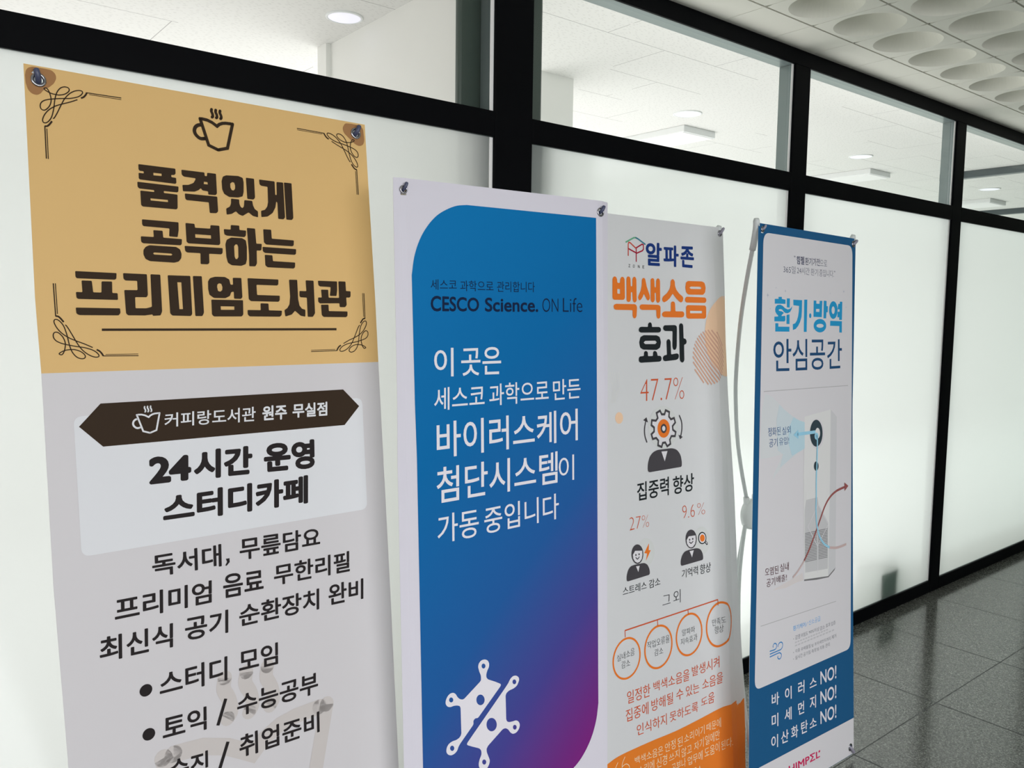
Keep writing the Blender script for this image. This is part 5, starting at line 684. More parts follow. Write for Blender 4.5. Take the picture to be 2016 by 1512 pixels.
["P","sheetwhite",1,0,[[[.0356,-.0521],[.0364,-.0441],[.0384,-.0374],[.0416,-.0319],[.046,-.0276],[.0516,-.0246],[.0584,-.0228],[.0664,-.0222],[.5378,-.0231],[.5458,-.0238],[.5526,-.0256],[.5581,-.0287],[.5625,-.033],[.5657,-.0385],[.5676,-.0452],[.5684,-.0532],[.5904,-1.2482],[.5899,-1.2561],[.5882,-1.2627],[.5853,-1.268],[.5811,-1.2719],[.5756,-1.2745],[.569,-1.2757],[.561,-1.2757],[.0342,-1.2307],[.0263,-1.2294],[.0197,-1.227],[.0143,-1.2234],[.0101,-1.2188],[.0072,-1.213],[.0056,-1.2061],[.0052,-1.1981]]]],
["T","indigo",2,"\"",0,[[.2009,-.0733],[.2078,-.0733],[.2078,-.0776],[.201,-.0777]]],
["T","indigo",2,"힘펠",.012,[[.2158,-.0728],[.2597,-.0722],[.2602,-.0948],[.2162,-.0948]]],
["T","indigo",2,"환기가전",.004,[[.2645,-.0742],[.3538,-.0731],[.3551,-.094],[.2657,-.0949]]],
["T","indigo",2,"으로",-.012,[[.356,-.076],[.3983,-.0753],[.3995,-.0927],[.3572,-.0928]]],
["T","indigo",2,"365일",-.012,[[.1424,-.1023],[.2094,-.102],[.2098,-.122],[.1427,-.1211]]],
["T","indigo",2,"24시간",-.012,[[.2182,-.1023],[.291,-.1019],[.2922,-.1225],[.2186,-.1207]]],
["T","indigo",2,"환기",-.012,[[.2991,-.1029],[.3429,-.1031],[.3433,-.1227],[.3003,-.122]]],
["T","indigo",2,"중입니다.",-.012,[[.3512,-.103],[.4436,-.1025],[.4441,-.1227],[.3516,-.1232]]],
["T","indigo",2,"\"",-.01,[[.4445,-.1037],[.4525,-.1037],[.4526,-.108],[.4446,-.108]]],
["P","star",2,0,[[[.0601,-.1771],[.0615,-.1823],[.0671,-.1836],[.0616,-.185],[.0602,-.1904],[.0588,-.1851],[.0532,-.1839],[.0587,-.1824]]]],
["P","star",2,0,[[[.154,-.1653],[.1551,-.1693],[.1593,-.1702],[.1552,-.1713],[.1542,-.1754],[.1531,-.1714],[.1489,-.1705],[.1531,-.1694]]]],
["P","star",2,0,[[[.511,-.1566],[.5124,-.161],[.5175,-.162],[.5124,-.1633],[.5113,-.1678],[.5099,-.1634],[.5047,-.1624],[.5098,-.1611]]]],
["P","star",2,0,[[[.1033,-.1607],[.104,-.1627],[.1066,-.1631],[.104,-.1637],[.1034,-.1657],[.1027,-.1637],[.1002,-.1633],[.1027,-.1627]]]],
["P","star",2,0,[[[.422,-.1669],[.4226,-.1694],[.4247,-.17],[.4226,-.1706],[.4222,-.1731],[.4216,-.1707],[.4195,-.1701],[.4216,-.1694]]]],
["P","star",2,0,[[[.5284,-.2063],[.5292,-.2086],[.5322,-.2091],[.5293,-.2097],[.5286,-.212],[.5278,-.2097],[.5248,-.2092],[.5278,-.2086]]]],
["P","star",2,0,[[[.0728,-.2162],[.0735,-.2181],[.076,-.2186],[.0735,-.2191],[.0729,-.2211],[.0722,-.2191],[.0697,-.2187],[.0722,-.2181]]]],
["P","cyan",2,0,[[[.117,-.1867],[.1349,-.1863],[.135,-.192],[.155,-.1935],[.1552,-.2049],[.097,-.2051],[.0969,-.1924],[.117,-.192]]]],
["P","cyan",2,0,[[[.1622,-.1899],[.1794,-.1898],[.1782,-.2148],[.1626,-.214]]]],
["P","cyan",2,0,[[[.0991,-.2191],[.1026,-.213],[.1117,-.2083],[.1271,-.2073],[.1396,-.2102],[.1522,-.2162],[.1681,-.2198],[.1824,-.2173],[.1926,-.2107],[.1895,-.2188],[.181,-.2262],[.1683,-.23],[.1562,-.2295],[.1477,-.227],[.1366,-.2202],[.1273,-.2192],[.1196,-.2204],[.1181,-.2227],[.1243,-.2243],[.1336,-.2248],[.1414,-.227],[.1468,-.2293],[.1399,-.2324],[.1338,-.2362],[.1353,-.2378],[.1541,-.2369],[.1553,-.2492],[.1496,-.2523],[.0956,-.2519],[.0954,-.2395],[.1152,-.2389],[.1158,-.2364],[.1075,-.2326],[.1004,-.2266]]]],
["P","cyan",2,0,[[[.1651,-.2337],[.1779,-.2332],[.1783,-.2592],[.1614,-.2589],[.1614,-.2361]]]],
["P","cyan",2,0,[[[.1008,-.2566],[.117,-.2569],[.1172,-.266],[.1784,-.2665],[.178,-.2799],[.1005,-.279]]]],
["P","cyan",2,0,[[[.1984,-.1927],[.249,-.193],[.2486,-.2237],[.2466,-.2395],[.2385,-.2538],[.2271,-.2648],[.2141,-.2726],[.1979,-.2757],[.197,-.2596],[.2106,-.2569],[.2203,-.2491],[.2266,-.238],[.2307,-.2238],[.2317,-.2093],[.1993,-.2078]]]],
["P","cyan",2,0,[[[.2617,-.1915],[.28,-.1911],[.2777,-.2813],[.2608,-.2811]]]],
["P","cyan",2,0,[[[.3052,-.2357],[.3052,-.2367],[.3049,-.2378],[.3045,-.2387],[.304,-.2397],[.3033,-.2405],[.3025,-.2412],[.3016,-.2417],[.3006,-.2421],[.2995,-.2424],[.2985,-.2425],[.2974,-.2424],[.2963,-.2421],[.2953,-.2417],[.2944,-.2412],[.2936,-.2405],[.2928,-.2397],[.2923,-.2388],[.2918,-.2378],[.2916,-.2368],[.2915,-.2358],[.2915,-.2347],[.2918,-.2337],[.2921,-.2327],[.2927,-.2318],[.2934,-.231],[.2942,-.2303],[.2951,-.2297],[.2961,-.2293],[.2971,-.2291],[.2982,-.229],[.2993,-.229],[.3003,-.2293],[.3013,-.2297],[.3023,-.2302],[.3031,-.2309],[.3038,-.2317],[.3044,-.2326],[.3048,-.2336],[.3051,-.2346]]]],
["P","cyan",2,0,[[[.3182,-.1926],[.3346,-.1928],[.3348,-.2014],[.3543,-.2014],[.3551,-.1929],[.3719,-.1926],[.3694,-.2397],[.3181,-.2388]],[[.3334,-.2163],[.3546,-.2161],[.3541,-.2246],[.3336,-.2245]]]],
["P","cyan",2,0,[[[.3809,-.1919],[.3991,-.1924],[.3994,-.2073],[.4075,-.2077],[.4072,-.2251],[.3987,-.2252],[.3973,-.2429],[.3803,-.243]]]],
["P","cyan",2,0,[[[.3982,-.2641],[.3978,-.2672],[.3964,-.2701],[.394,-.273],[.3908,-.2756],[.3868,-.2779],[.3821,-.2798],[.3768,-.2814],[.3711,-.2825],[.3651,-.2832],[.3589,-.2834],[.3528,-.2831],[.3468,-.2823],[.3411,-.2811],[.3359,-.2795],[.3313,-.2775],[.3273,-.2752],[.3241,-.2726],[.3217,-.2698],[.3202,-.2669],[.3197,-.2639],[.3201,-.2609],[.3214,-.258],[.3237,-.2552],[.3268,-.2527],[.3307,-.2504],[.3352,-.2484],[.3404,-.2468],[.346,-.2457],[.3519,-.2449],[.3581,-.2447],[.3642,-.2449],[.3703,-.2456],[.376,-.2467],[.3814,-.2483],[.3862,-.2503],[.3903,-.2526],[.3936,-.2552],[.3961,-.2581],[.3976,-.261]],[[.3815,-.2644],[.3812,-.2653],[.3804,-.2662],[.3791,-.267],[.3773,-.2678],[.375,-.2685],[.3724,-.269],[.3694,-.2695],[.3662,-.2698],[.3628,-.27],[.3593,-.2701],[.3559,-.27],[.3525,-.2698],[.3493,-.2694],[.3464,-.2689],[.3437,-.2683],[.3415,-.2677],[.3397,-.2669],[.3383,-.2661],[.3375,-.2652],[.3372,-.2643],[.3375,-.2634],[.3383,-.2625],[.3396,-.2617],[.3413,-.2609],[.3436,-.2603],[.3462,-.2597],[.3491,-.2592],[.3523,-.2589],[.3556,-.2587],[.3591,-.2586],[.3626,-.2587],[.3659,-.2589],[.3692,-.2592],[.3722,-.2597],[.3748,-.2603],[.3771,-.261],[.379,-.2618],[.3804,-.2626],[.3812,-.2635]]]],
["P","cyan",2,0,[[[.4712,-.2181],[.471,-.2222],[.4701,-.2262],[.4684,-.23],[.4662,-.2335],[.4634,-.2367],[.4601,-.2394],[.4563,-.2415],[.4523,-.2431],[.448,-.2441],[.4436,-.2444],[.4392,-.2441],[.4349,-.2432],[.4308,-.2416],[.427,-.2395],[.4237,-.2369],[.4208,-.2338],[.4184,-.2304],[.4166,-.2267],[.4155,-.2227],[.4151,-.2187],[.4153,-.2147],[.4163,-.2107],[.4178,-.207],[.42,-.2035],[.4228,-.2004],[.426,-.1977],[.4297,-.1955],[.4337,-.1939],[.4379,-.1929],[.4423,-.1925],[.4467,-.1927],[.451,-.1936],[.4551,-.1951],[.459,-.1971],[.4624,-.1997],[.4654,-.2028],[.4678,-.2063],[.4696,-.21],[.4708,-.214]],[[.4527,-.2186],[.4526,-.2204],[.4523,-.2221],[.4517,-.2237],[.4509,-.2252],[.4498,-.2265],[.4486,-.2276],[.4472,-.2286],[.4457,-.2292],[.4441,-.2297],[.4425,-.2298],[.4408,-.2297],[.4392,-.2293],[.4377,-.2286],[.4363,-.2277],[.435,-.2266],[.4339,-.2253],[.433,-.2239],[.4324,-.2223],[.4319,-.2206],[.4318,-.2189],[.4318,-.2171],[.4322,-.2155],[.4328,-.2138],[.4336,-.2124],[.4346,-.211],[.4358,-.2099],[.4372,-.209],[.4387,-.2083],[.4403,-.2079],[.4419,-.2077],[.4436,-.2078],[.4452,-.2082],[.4467,-.2088],[.4482,-.2097],[.4494,-.2108],[.4505,-.2122],[.4514,-.2136],[.4521,-.2152],[.4525,-.2169]]]],
["P","cyan",2,0,[[[.4859,-.1929],[.5024,-.1931],[.5012,-.2471],[.4827,-.2472],[.4825,-.2395],[.4703,-.2392],[.4714,-.2232],[.4847,-.2227],[.4846,-.2159],[.4712,-.2157],[.4757,-.1995],[.486,-.1993]]]],
["P","cyan",2,0,[[[.4236,-.2498],[.5013,-.251],[.5018,-.2852],[.4845,-.2845],[.4843,-.2655],[.4229,-.2645]]]],
["T","steel",2,"안",.006,[[.0901,-.2992],[.1892,-.2996],[.1907,-.3873],[.0928,-.3847]]],
["T","steel",2,"심",.006,[[.196,-.3003],[.2815,-.3012],[.2832,-.3888],[.1982,-.3873]]],
["T","steel",2,"공",.006,[[.298,-.3033],[.3919,-.3043],[.3939,-.3915],[.2997,-.3894]]],
["T","steel",2,"간",.006,[[.4046,-.3044],[.5024,-.3049],[.5047,-.3916],[.4074,-.3909]]],
["S","hair",2,.0017,0,0,0,[[.0423,-.4356],[.5485,-.4465]]],
["S","hair",2,.0017,0,0,0,[[.0337,-1.0616],[.4832,-1.1012]]],
["P","mist",2,0,[[[.2702,-.5338],[.2386,-.5274],[.1957,-.5115],[.1497,-.4898],[.117,-.4694],[.0851,-.4515],[.05,-.4415],[.0315,-.4908],[.0256,-.5681],[.0261,-.613],[.0991,-.6135],[.1475,-.6129],[.0997,-.6596],[.092,-.6746],[.1399,-.6485],[.1893,-.6299],[.2316,-.6182],[.2717,-.612]]]],
["P","haze",3,0,[[[.2702,-.5352],[.2386,-.5274],[.1957,-.5115],[.1497,-.4898],[.1251,-.475],[.1097,-.5167],[.1189,-.5997],[.1475,-.6129],[.1317,-.6475],[.1893,-.6299],[.2316,-.6182],[.2717,-.611]]]],
["P","sky",4,0,[[[.2702,-.5363],[.2387,-.5286],[.2042,-.5163],[.1795,-.5429],[.1759,-.5834],[.1976,-.6226],[.2316,-.6171],[.2716,-.6099]]]],
["P","device",3,0,[[[.2699,-.5201],[.4327,-.5111],[.4333,-.7145],[.4283,-1.0113],[.2766,-.9884],[.2671,-.6926]]]],
["P","deviceside",3,0,[[[.4327,-.5111],[.4736,-.5363],[.4748,-.72],[.4764,-.9951],[.4283,-1.0113],[.4333,-.7145]]]],
["P","shade",3,0,[[[.2753,-.9925],[.2766,-.9884],[.4283,-1.0113],[.4764,-.9951],[.4695,-1.0024],[.4311,-1.0155],[.3527,-1.0059]]]],
["P","sheetwhite",4,0,[[[.3913,-.5802],[.3909,-.5872],[.3894,-.5938],[.3867,-.6],[.3831,-.6056],[.3786,-.6105],[.3732,-.6145],[.3672,-.6175],[.3607,-.6194],[.3538,-.6203],[.3468,-.6201],[.3398,-.6188],[.333,-.6165],[.3265,-.6131],[.3205,-.6089],[.3151,-.6039],[.3105,-.5982],[.3068,-.592],[.304,-.5854],[.3023,-.5786],[.3016,-.5718],[.302,-.565],[.3035,-.5585],[.306,-.5524],[.3095,-.5469],[.3138,-.5421],[.319,-.5381],[.3248,-.535],[.3312,-.5329],[.3379,-.5318],[.3449,-.5319],[.3519,-.533],[.3588,-.5352],[.3655,-.5384],[.3716,-.5425],[.3771,-.5475],[.3819,-.5532],[.3858,-.5595],[.3887,-.5662],[.3906,-.5732]]]],
["P","fan",5,0,[[[.3808,-.5771],[.3805,-.5832],[.3791,-.5891],[.3769,-.5946],[.3737,-.5996],[.3697,-.6039],[.3651,-.6074],[.3598,-.6101],[.3542,-.6119],[.3482,-.6127],[.342,-.6125],[.3359,-.6114],[.3299,-.6093],[.3242,-.6064],[.319,-.6027],[.3143,-.5982],[.3103,-.5932],[.307,-.5877],[.3046,-.5819],[.3031,-.5758],[.3025,-.5697],[.3028,-.5637],[.3041,-.5579],[.3063,-.5525],[.3093,-.5476],[.3132,-.5434],[.3177,-.5398],[.3228,-.5371],[.3284,-.5352],[.3343,-.5343],[.3404,-.5343],[.3465,-.5353],[.3525,-.5372],[.3583,-.54],[.3637,-.5437],[.3685,-.5481],[.3727,-.5532],[.3761,-.5587],[.3786,-.5647],[.3802,-.5708]]]],
["P","device",6,0,[[[.3644,-.5755],[.3643,-.5779],[.3638,-.5803],[.3629,-.5824],[.3617,-.5844],[.3601,-.5861],[.3583,-.5875],[.3563,-.5886],[.3541,-.5893],[.3518,-.5896],[.3494,-.5896],[.347,-.5892],[.3447,-.5884],[.3424,-.5872],[.3404,-.5858],[.3385,-.584],[.3369,-.582],[.3356,-.5798],[.3347,-.5775],[.3341,-.5751],[.3338,-.5727],[.334,-.5703],[.3345,-.568],[.3353,-.5658],[.3365,-.5638],[.3381,-.5621],[.3398,-.5607],[.3418,-.5596],[.344,-.5589],[.3463,-.5586],[.3487,-.5586],[.3511,-.559],[.3535,-.5598],[.3557,-.5609],[.3578,-.5623],[.3596,-.5641],[.3613,-.5661],[.3626,-.5683],[.3635,-.5706],[.3642,-.5731]]]],
["P","fan",4,0,[[[.3581,-.6711],[.358,-.6732],[.3575,-.6752],[.3566,-.6771],[.3555,-.6788],[.354,-.6802],[.3522,-.6814],[.3503,-.6823],[.3481,-.6828],[.3459,-.683],[.3436,-.6829],[.3412,-.6824],[.339,-.6817],[.3368,-.6806],[.3348,-.6792],[.333,-.6776],[.3315,-.6758],[.3303,-.6738],[.3293,-.6718],[.3288,-.6696],[.3285,-.6675],[.3287,-.6654],[.3292,-.6634],[.33,-.6615],[.3312,-.6598],[.3326,-.6584],[.3344,-.6572],[.3363,-.6563],[.3384,-.6558],[.3407,-.6555],[.343,-.6557],[.3453,-.6561],[.3476,-.6569],[.3497,-.6579],[.3517,-.6593],[.3535,-.6609],[.3551,-.6627],[.3564,-.6647],[.3573,-.6668],[.3579,-.6689]]]],
["P","grille",4,0,[[[.2839,-.7593],[.3535,-.762],[.359,-.7818],[.4244,-.8489],[.424,-.9878],[.2821,-.9696],[.2762,-.7864]]]],
["P","device",5,0,[[[.2815,-.7373],[.353,-.7394],[.3535,-.7608],[.2819,-.7583]]]],
["S","louver",5,.0021,0,0,0,[[.2775,-.8553],[.3511,-.8609]]],
["S","louver",5,.0022,0,0,0,[[.3608,-.8614],[.4195,-.866]]],
["S","louver",5,.0021,0,0,0,[[.2776,-.8598],[.3512,-.8656]]],
["S","louver",5,.0022,0,0,0,[[.3609,-.8661],[.4196,-.8708]]],
["S","louver",5,.0021,0,0,0,[[.2777,-.8644],[.3513,-.8702]]],
["S","louver",5,.0022,0,0,0,[[.361,-.8708],[.4198,-.8756]]],
["S","louver",5,.0021,0,0,0,[[.2778,-.8689],[.3514,-.8749]]],
["S","louver",5,.0022,0,0,0,[[.3611,-.8755],[.4199,-.8803]]],
["S","louver",5,.0021,0,0,0,[[.2778,-.8735],[.3515,-.8796]]],
["S","louver",5,.0022,0,0,0,[[.3612,-.8801],[.42,-.8851]]],
["S","louver",5,.0021,0,0,0,[[.2779,-.8781],[.3516,-.8842]]],
["S","louver",5,.0022,0,0,0,[[.3613,-.8848],[.4201,-.8898]]],
["S","louver",5,.0021,0,0,0,[[.278,-.8826],[.3517,-.8889]]],
["S","louver",5,.0022,0,0,0,[[.3614,-.8895],[.4202,-.8946]]],
["S","louver",5,.0021,0,0,0,[[.2781,-.8872],[.3518,-.8936]]],
["S","louver",5,.0022,0,0,0,[[.3615,-.8942],[.4203,-.8994]]],
["S","louver",5,.0021,0,0,0,[[.2782,-.8918],[.3519,-.8982]]],
["S","louver",5,.0022,0,0,0,[[.3616,-.8989],[.4204,-.9041]]],
["S","louver",5,.0021,0,0,0,[[.2783,-.8964],[.352,-.9029]]],
["S","louver",5,.0022,0,0,0,[[.3617,-.9036],[.4206,-.9089]]],
["S","louver",5,.0021,0,0,0,[[.2784,-.9009],[.3521,-.9076]]],
["S","louver",5,.0022,0,0,0,[[.3618,-.9083],[.4207,-.9137]]],
["S","louver",5,.0021,0,0,0,[[.2785,-.9055],[.3522,-.9123]]],
["S","louver",5,.0022,0,0,0,[[.3619,-.9129],[.4208,-.9184]]],
["S","louver",5,.0021,0,0,0,[[.2785,-.9101],[.3523,-.9169]]],
["S","louver",5,.0022,0,0,0,[[.362,-.9176],[.4209,-.9232]]],
["S","louver",5,.0021,0,0,0,[[.2786,-.9147],[.3524,-.9216]]],
["S","louver",5,.0022,0,0,0,[[.3621,-.9223],[.421,-.928]]],
["S","louver",5,.0021,0,0,0,[[.2787,-.9192],[.3525,-.9263]]],
["S","louver",5,.0022,0,0,0,[[.3622,-.927],[.4211,-.9328]]],
["S","louver",5,.0021,0,0,0,[[.2788,-.9238],[.3526,-.931]]],
["S","louver",5,.0022,0,0,0,[[.3623,-.9317],[.4212,-.9375]]],
["S","louver",5,.0021,0,0,0,[[.2789,-.9284],[.3527,-.9357]]],
["S","louver",5,.0022,0,0,0,[[.3624,-.9364],[.4213,-.9423]]],
["S","louver",5,.0021,0,0,0,[[.279,-.933],[.3528,-.9404]]],
["S","louver",5,.0022,0,0,0,[[.3625,-.9411],[.4215,-.9471]]],
["S","louver",5,.0021,0,0,0,[[.2791,-.9376],[.3529,-.945]]],
["S","louver",5,.0022,0,0,0,[[.3626,-.9458],[.4216,-.9519]]],
["S","sheetwhite",6,.0028,0,1,1,[[.3581,-.784],[.2943,-.8384],[.3556,-.9064],[.4245,-.8538]]],
["S","sheetwhite",6,.0028,0,0,0,[[.3598,-.9095],[.3584,-.986]]],
["S","redpale",6,.006,1,0,0,[[.208,-.9675],[.2338,-.9574],[.2574,-.9445],[.2765,-.9321]]],
["S","redarrow",7,.007,1,0,0,[[.2741,-.9328],[.2909,-.9186],[.3103,-.9],[.3445,-.8614],[.3743,-.826],[.3995,-.7965],[.4306,-.7747],[.4732,-.7614],[.531,-.7567]]],
["P","redarrow",7,0,[[[.5306,-.7427],[.5575,-.7567],[.533,-.7687]]]],
["S","sky2",8,.007,1,0,0,[[.3386,-.5806],[.3471,-.59],[.3462,-.6567],[.3436,-.7027],[.3439,-.7617],[.3432,-.7971],[.3491,-.8384],[.3652,-.8771],[.3969,-.907],[.4342,-.9258]]],
["S","redpale",8,.0075,1,0,0,[[.4315,-.9253],[.4776,-.9346],[.5163,-.9371],[.5472,-.9367]]],
["S","sky2",7,.0093,0,0,0,[[.3351,-.5691],[.3101,-.5683],[.2264,-.5657]]],
["P","sky2",7,0,[[[.2051,-.5657],[.2313,-.5533],[.2331,-.5792]]]],
["P","sky2",8,0,[[[.3534,-.5831],[.3533,-.5847],[.3529,-.5862],[.3522,-.5877],[.3512,-.589],[.35,-.5901],[.3486,-.591],[.347,-.5917],[.3453,-.5921],[.3435,-.5923],[.3416,-.5923],[.3397,-.592],[.3379,-.5914],[.3361,-.5906],[.3345,-.5896],[.3331,-.5884],[.3318,-.5871],[.3308,-.5856],[.3301,-.584],[.3296,-.5824],[.3294,-.5808],[.3296,-.5792],[.33,-.5777],[.3306,-.5762],[.3316,-.575],[.3328,-.5739],[.3342,-.5729],[.3358,-.5722],[.3375,-.5718],[.3393,-.5716],[.3412,-.5716],[.343,-.5719],[.3449,-.5725],[.3466,-.5733],[.3483,-.5743],[.3497,-.5754],[.351,-.5768],[.352,-.5783],[.3528,-.5798],[.3532,-.5815]]]],
["P","blush",2,0,[[[.1151,-.9762],[.1965,-.9719],[.2651,-.966],[.2728,-.9899],[.2343,-.9872],[.1691,-.9885],[.0975,-.9793]]]],
["T","slateblue",5,"정화된",-.004,[[.0647,-.5331],[.1313,-.5356],[.1324,-.5588],[.0661,-.5568]]],
["T","slateblue",5,"실외",-.004,[[.1402,-.5386],[.1886,-.538],[.1902,-.5598],[.1414,-.5601]]],
["T","slateblue",5,"공기",-.004,[[.0709,-.5634],[.1156,-.5648],[.1167,-.5874],[.072,-.5867]]],
["T","slateblue",5,"유입!",-.004,[[.1244,-.5657],[.179,-.5673],[.1802,-.5879],[.1256,-.5871]]],
["T","maroon",5,"오염된",-.004,[[.0536,-.909],[.1253,-.9154],[.1265,-.9385],[.0547,-.9305]]],
["T","maroon",5,"실내",-.004,[[.135,-.915],[.184,-.9179],[.1844,-.9409],[.1367,-.9371]]],
["T","maroon",5,"공기",-.004,[[.0616,-.9399],[.108,-.9441],[.1096,-.9672],[.0628,-.963]]],
["T","maroon",5,"배출!",-.004,[[.1159,-.944],[.1731,-.9485],[.1734,-.9686],[.1171,-.9637]]],
["T","azure",2,"환기케어",.006,[[.2128,-1.1079],[.2857,-1.1142],[.2871,-1.1287],[.2141,-1.123]]],
["S","azure",2,.0015,0,0,0,[[.29,-1.1281],[.2998,-1.1178]]],
["T","azure",2,"신소공급",-.004,[[.3053,-1.1151],[.3796,-1.1201],[.3808,-1.1359],[.3064,-1.1297]]],
["T","greytext",2,"감염",0,[[.2257,-1.1384],[.2544,-1.1405],[.2554,-1.1539],[.2266,-1.1517]]],
["T","greytext",2,"위험도",0,[[.2599,-1.1423],[.3022,-1.1452],[.3032,-1.158],[.2608,-1.154]]],
["T","greytext",2,"90%이상",0,[[.3078,-1.1462],[.3733,-1.1513],[.3748,-1.1641],[.3088,-1.1563]]],
["T","greytext",2,"감소",0,[[.3784,-1.1527],[.4098,-1.1544],[.4101,-1.1669],[.3795,-1.1657]]],
["T","greytext",2,"효과",0,[[.4158,-1.1545],[.4459,-1.1564],[.447,-1.1688],[.4169,-1.1668]]],
["T","greytext",2,"입증",0,[[.4512,-1.1577],[.4806,-1.1597],[.4818,-1.1722],[.4523,-1.1705]]],
["T","greytext",2,"각종",0,[[.2264,-1.1797],[.2545,-1.1819],[.2554,-1.1928],[.2273,-1.1896]]],
["T","greytext",2,"유해물질",0,[[.2606,-1.1831],[.3191,-1.1884],[.3201,-1.2],[.2616,-1.1931]]],
["T","greytext",2,"및",0,[[.3256,-1.1914],[.3381,-1.1924],[.3383,-1.2018],[.3258,-1.2014]]],
["T","greytext",2,"초미세먼지까지",0,[[.3438,-1.192],[.449,-1.201],[.4501,-1.2131],[.3448,-1.2013]]],
["T","greytext",2,"제거",0,[[.4563,-1.2005],[.4867,-1.2027],[.4874,-1.2152],[.4574,-1.213]]],
["T","greytext",2,"실시간",0,[[.2267,-1.1973],[.2701,-1.2014],[.2711,-1.2132],[.2277,-1.2098]]],
["T","greytext",2,"공기질",0,[[.2756,-1.2024],[.3195,-1.2065],[.3205,-1.2176],[.2766,-1.2143]]],
["T","greytext",2,"측정",0,[[.3259,-1.2078],[.3546,-1.21],[.3556,-1.2212],[.3269,-1.2189]]],
["T","greytext",2,"및",0,[[.3604,-1.212],[.3731,-1.213],[.3741,-1.2228],[.3614,-1.2223]]],
["T","greytext",2,"자동",0,[[.3786,-1.2125],[.4081,-1.2149],[.4087,-1.2261],[.38,-1.2249]]],
["T","greytext",2,"관리",0,[[.414,-1.215],[.4433,-1.2172],[.4444,-1.2296],[.4155,-1.2275]]],
["P","greytext",2,0,[[[.2187,-1.1461],[.2187,-1.1463],[.2187,-1.1464],[.2186,-1.1466],[.2184,-1.1467],[.2182,-1.1468],[.218,-1.1469],[.2178,-1.1469],[.2175,-1.1469],[.2173,-1.1469],[.217,-1.1468],[.2167,-1.1467],[.2164,-1.1466],[.2162,-1.1465],[.2159,-1.1463],[.2157,-1.1461],[.2155,-1.1459],[.2154,-1.1457],[.2153,-1.1455],[.2152,-1.1453],[.2152,-1.1451],[.2152,-1.1449],[.2153,-1.1447],[.2154,-1.1446],[.2155,-1.1445],[.2157,-1.1444],[.2159,-1.1443],[.2161,-1.1443],[.2164,-1.1443],[.2167,-1.1443],[.2169,-1.1444],[.2172,-1.1445],[.2175,-1.1446],[.2177,-1.1447],[.218,-1.1449],[.2182,-1.1451],[.2184,-1.1453],[.2185,-1.1455],[.2186,-1.1457],[.2187,-1.1459]]]],
["P","greytext",2,0,[[[.2187,-1.1855],[.2187,-1.1857],[.2186,-1.1859],[.2185,-1.186],[.2184,-1.1862],[.2182,-1.1863],[.218,-1.1863],[.2178,-1.1864],[.2175,-1.1864],[.2172,-1.1863],[.2169,-1.1863],[.2167,-1.1862],[.2164,-1.186],[.2161,-1.1859],[.2159,-1.1857],[.2157,-1.1855],[.2155,-1.1853],[.2154,-1.1851],[.2152,-1.1849],[.2152,-1.1847],[.2151,-1.1845],[.2152,-1.1843],[.2152,-1.1842],[.2153,-1.184],[.2155,-1.1839],[.2157,-1.1838],[.2159,-1.1837],[.2161,-1.1837],[.2164,-1.1837],[.2166,-1.1837],[.2169,-1.1838],[.2172,-1.1839],[.2175,-1.184],[.2177,-1.1842],[.218,-1.1843],[.2182,-1.1845],[.2184,-1.1847],[.2185,-1.1849],[.2186,-1.1851],[.2187,-1.1853]]]],
["P","greytext",2,0,[[[.219,-1.2044],[.219,-1.2045],[.2189,-1.2047],[.2188,-1.2049],[.2187,-1.205],[.2185,-1.2051],[.2183,-1.2051],[.2181,-1.2052],[.2178,-1.2052],[.2175,-1.2051],[.2173,-1.2051],[.217,-1.205],[.2167,-1.2048],[.2165,-1.2047],[.2162,-1.2045],[.216,-1.2043],[.2158,-1.2041],[.2157,-1.2039],[.2156,-1.2037],[.2155,-1.2035],[.2155,-1.2033],[.2155,-1.2031],[.2155,-1.203],[.2157,-1.2028],[.2158,-1.2027],[.216,-1.2026],[.2162,-1.2025],[.2164,-1.2025],[.2167,-1.2025],[.2169,-1.2025],[.2172,-1.2026],[.2175,-1.2027],[.2178,-1.2028],[.218,-1.203],[.2183,-1.2031],[.2185,-1.2033],[.2187,-1.2035],[.2188,-1.2037],[.2189,-1.2039],[.219,-1.2042]]]],
["S","fineprint",2,.004,0,0,0,[[.225,-1.1588],[.236,-1.1597]]],
["S","fineprint",2,.004,0,0,0,[[.2403,-1.16],[.2514,-1.1609]]],
["S","fineprint",2,.0041,0,0,0,[[.2557,-1.1612],[.2669,-1.1621]]],
["S","fineprint",2,.0041,0,0,0,[[.2713,-1.1624],[.2826,-1.1633]]],
["S","fineprint",2,.0041,0,0,0,[[.287,-1.1637],[.2984,-1.1646]]],
["S","fineprint",2,.0042,0,0,0,[[.3029,-1.1649],[.3144,-1.1659]]],
["S","fineprint",2,.0042,0,0,0,[[.3189,-1.1662],[.3306,-1.1671]]],
["S","fineprint",2,.0042,0,0,0,[[.3351,-1.1675],[.3468,-1.1684]]],
["S","fineprint",2,.0043,0,0,0,[[.3514,-1.1688],[.3633,-1.1697]]],
["S","fineprint",2,.0043,0,0,0,[[.3679,-1.1701],[.3799,-1.171]]],
["S","fineprint",2,.0043,0,0,0,[[.3846,-1.1714],[.3966,-1.1723]]],
["S","fineprint",2,.0043,0,0,0,[[.4014,-1.1727],[.4136,-1.1737]]],
["S","fineprint",2,.0044,0,0,0,[[.4183,-1.174],[.4306,-1.175]]],
["S","fineprint",2,.004,0,0,0,[[.2251,-1.1681],[.2382,-1.1691]]],
["S","fineprint",2,.0041,0,0,0,[[.2433,-1.1695],[.2565,-1.1705]]],
["S","fineprint",2,.0041,0,0,0,[[.2617,-1.1709],[.2751,-1.172]]],
["S","fineprint",2,.0041,0,0,0,[[.2803,-1.1724],[.2938,-1.1734]]],
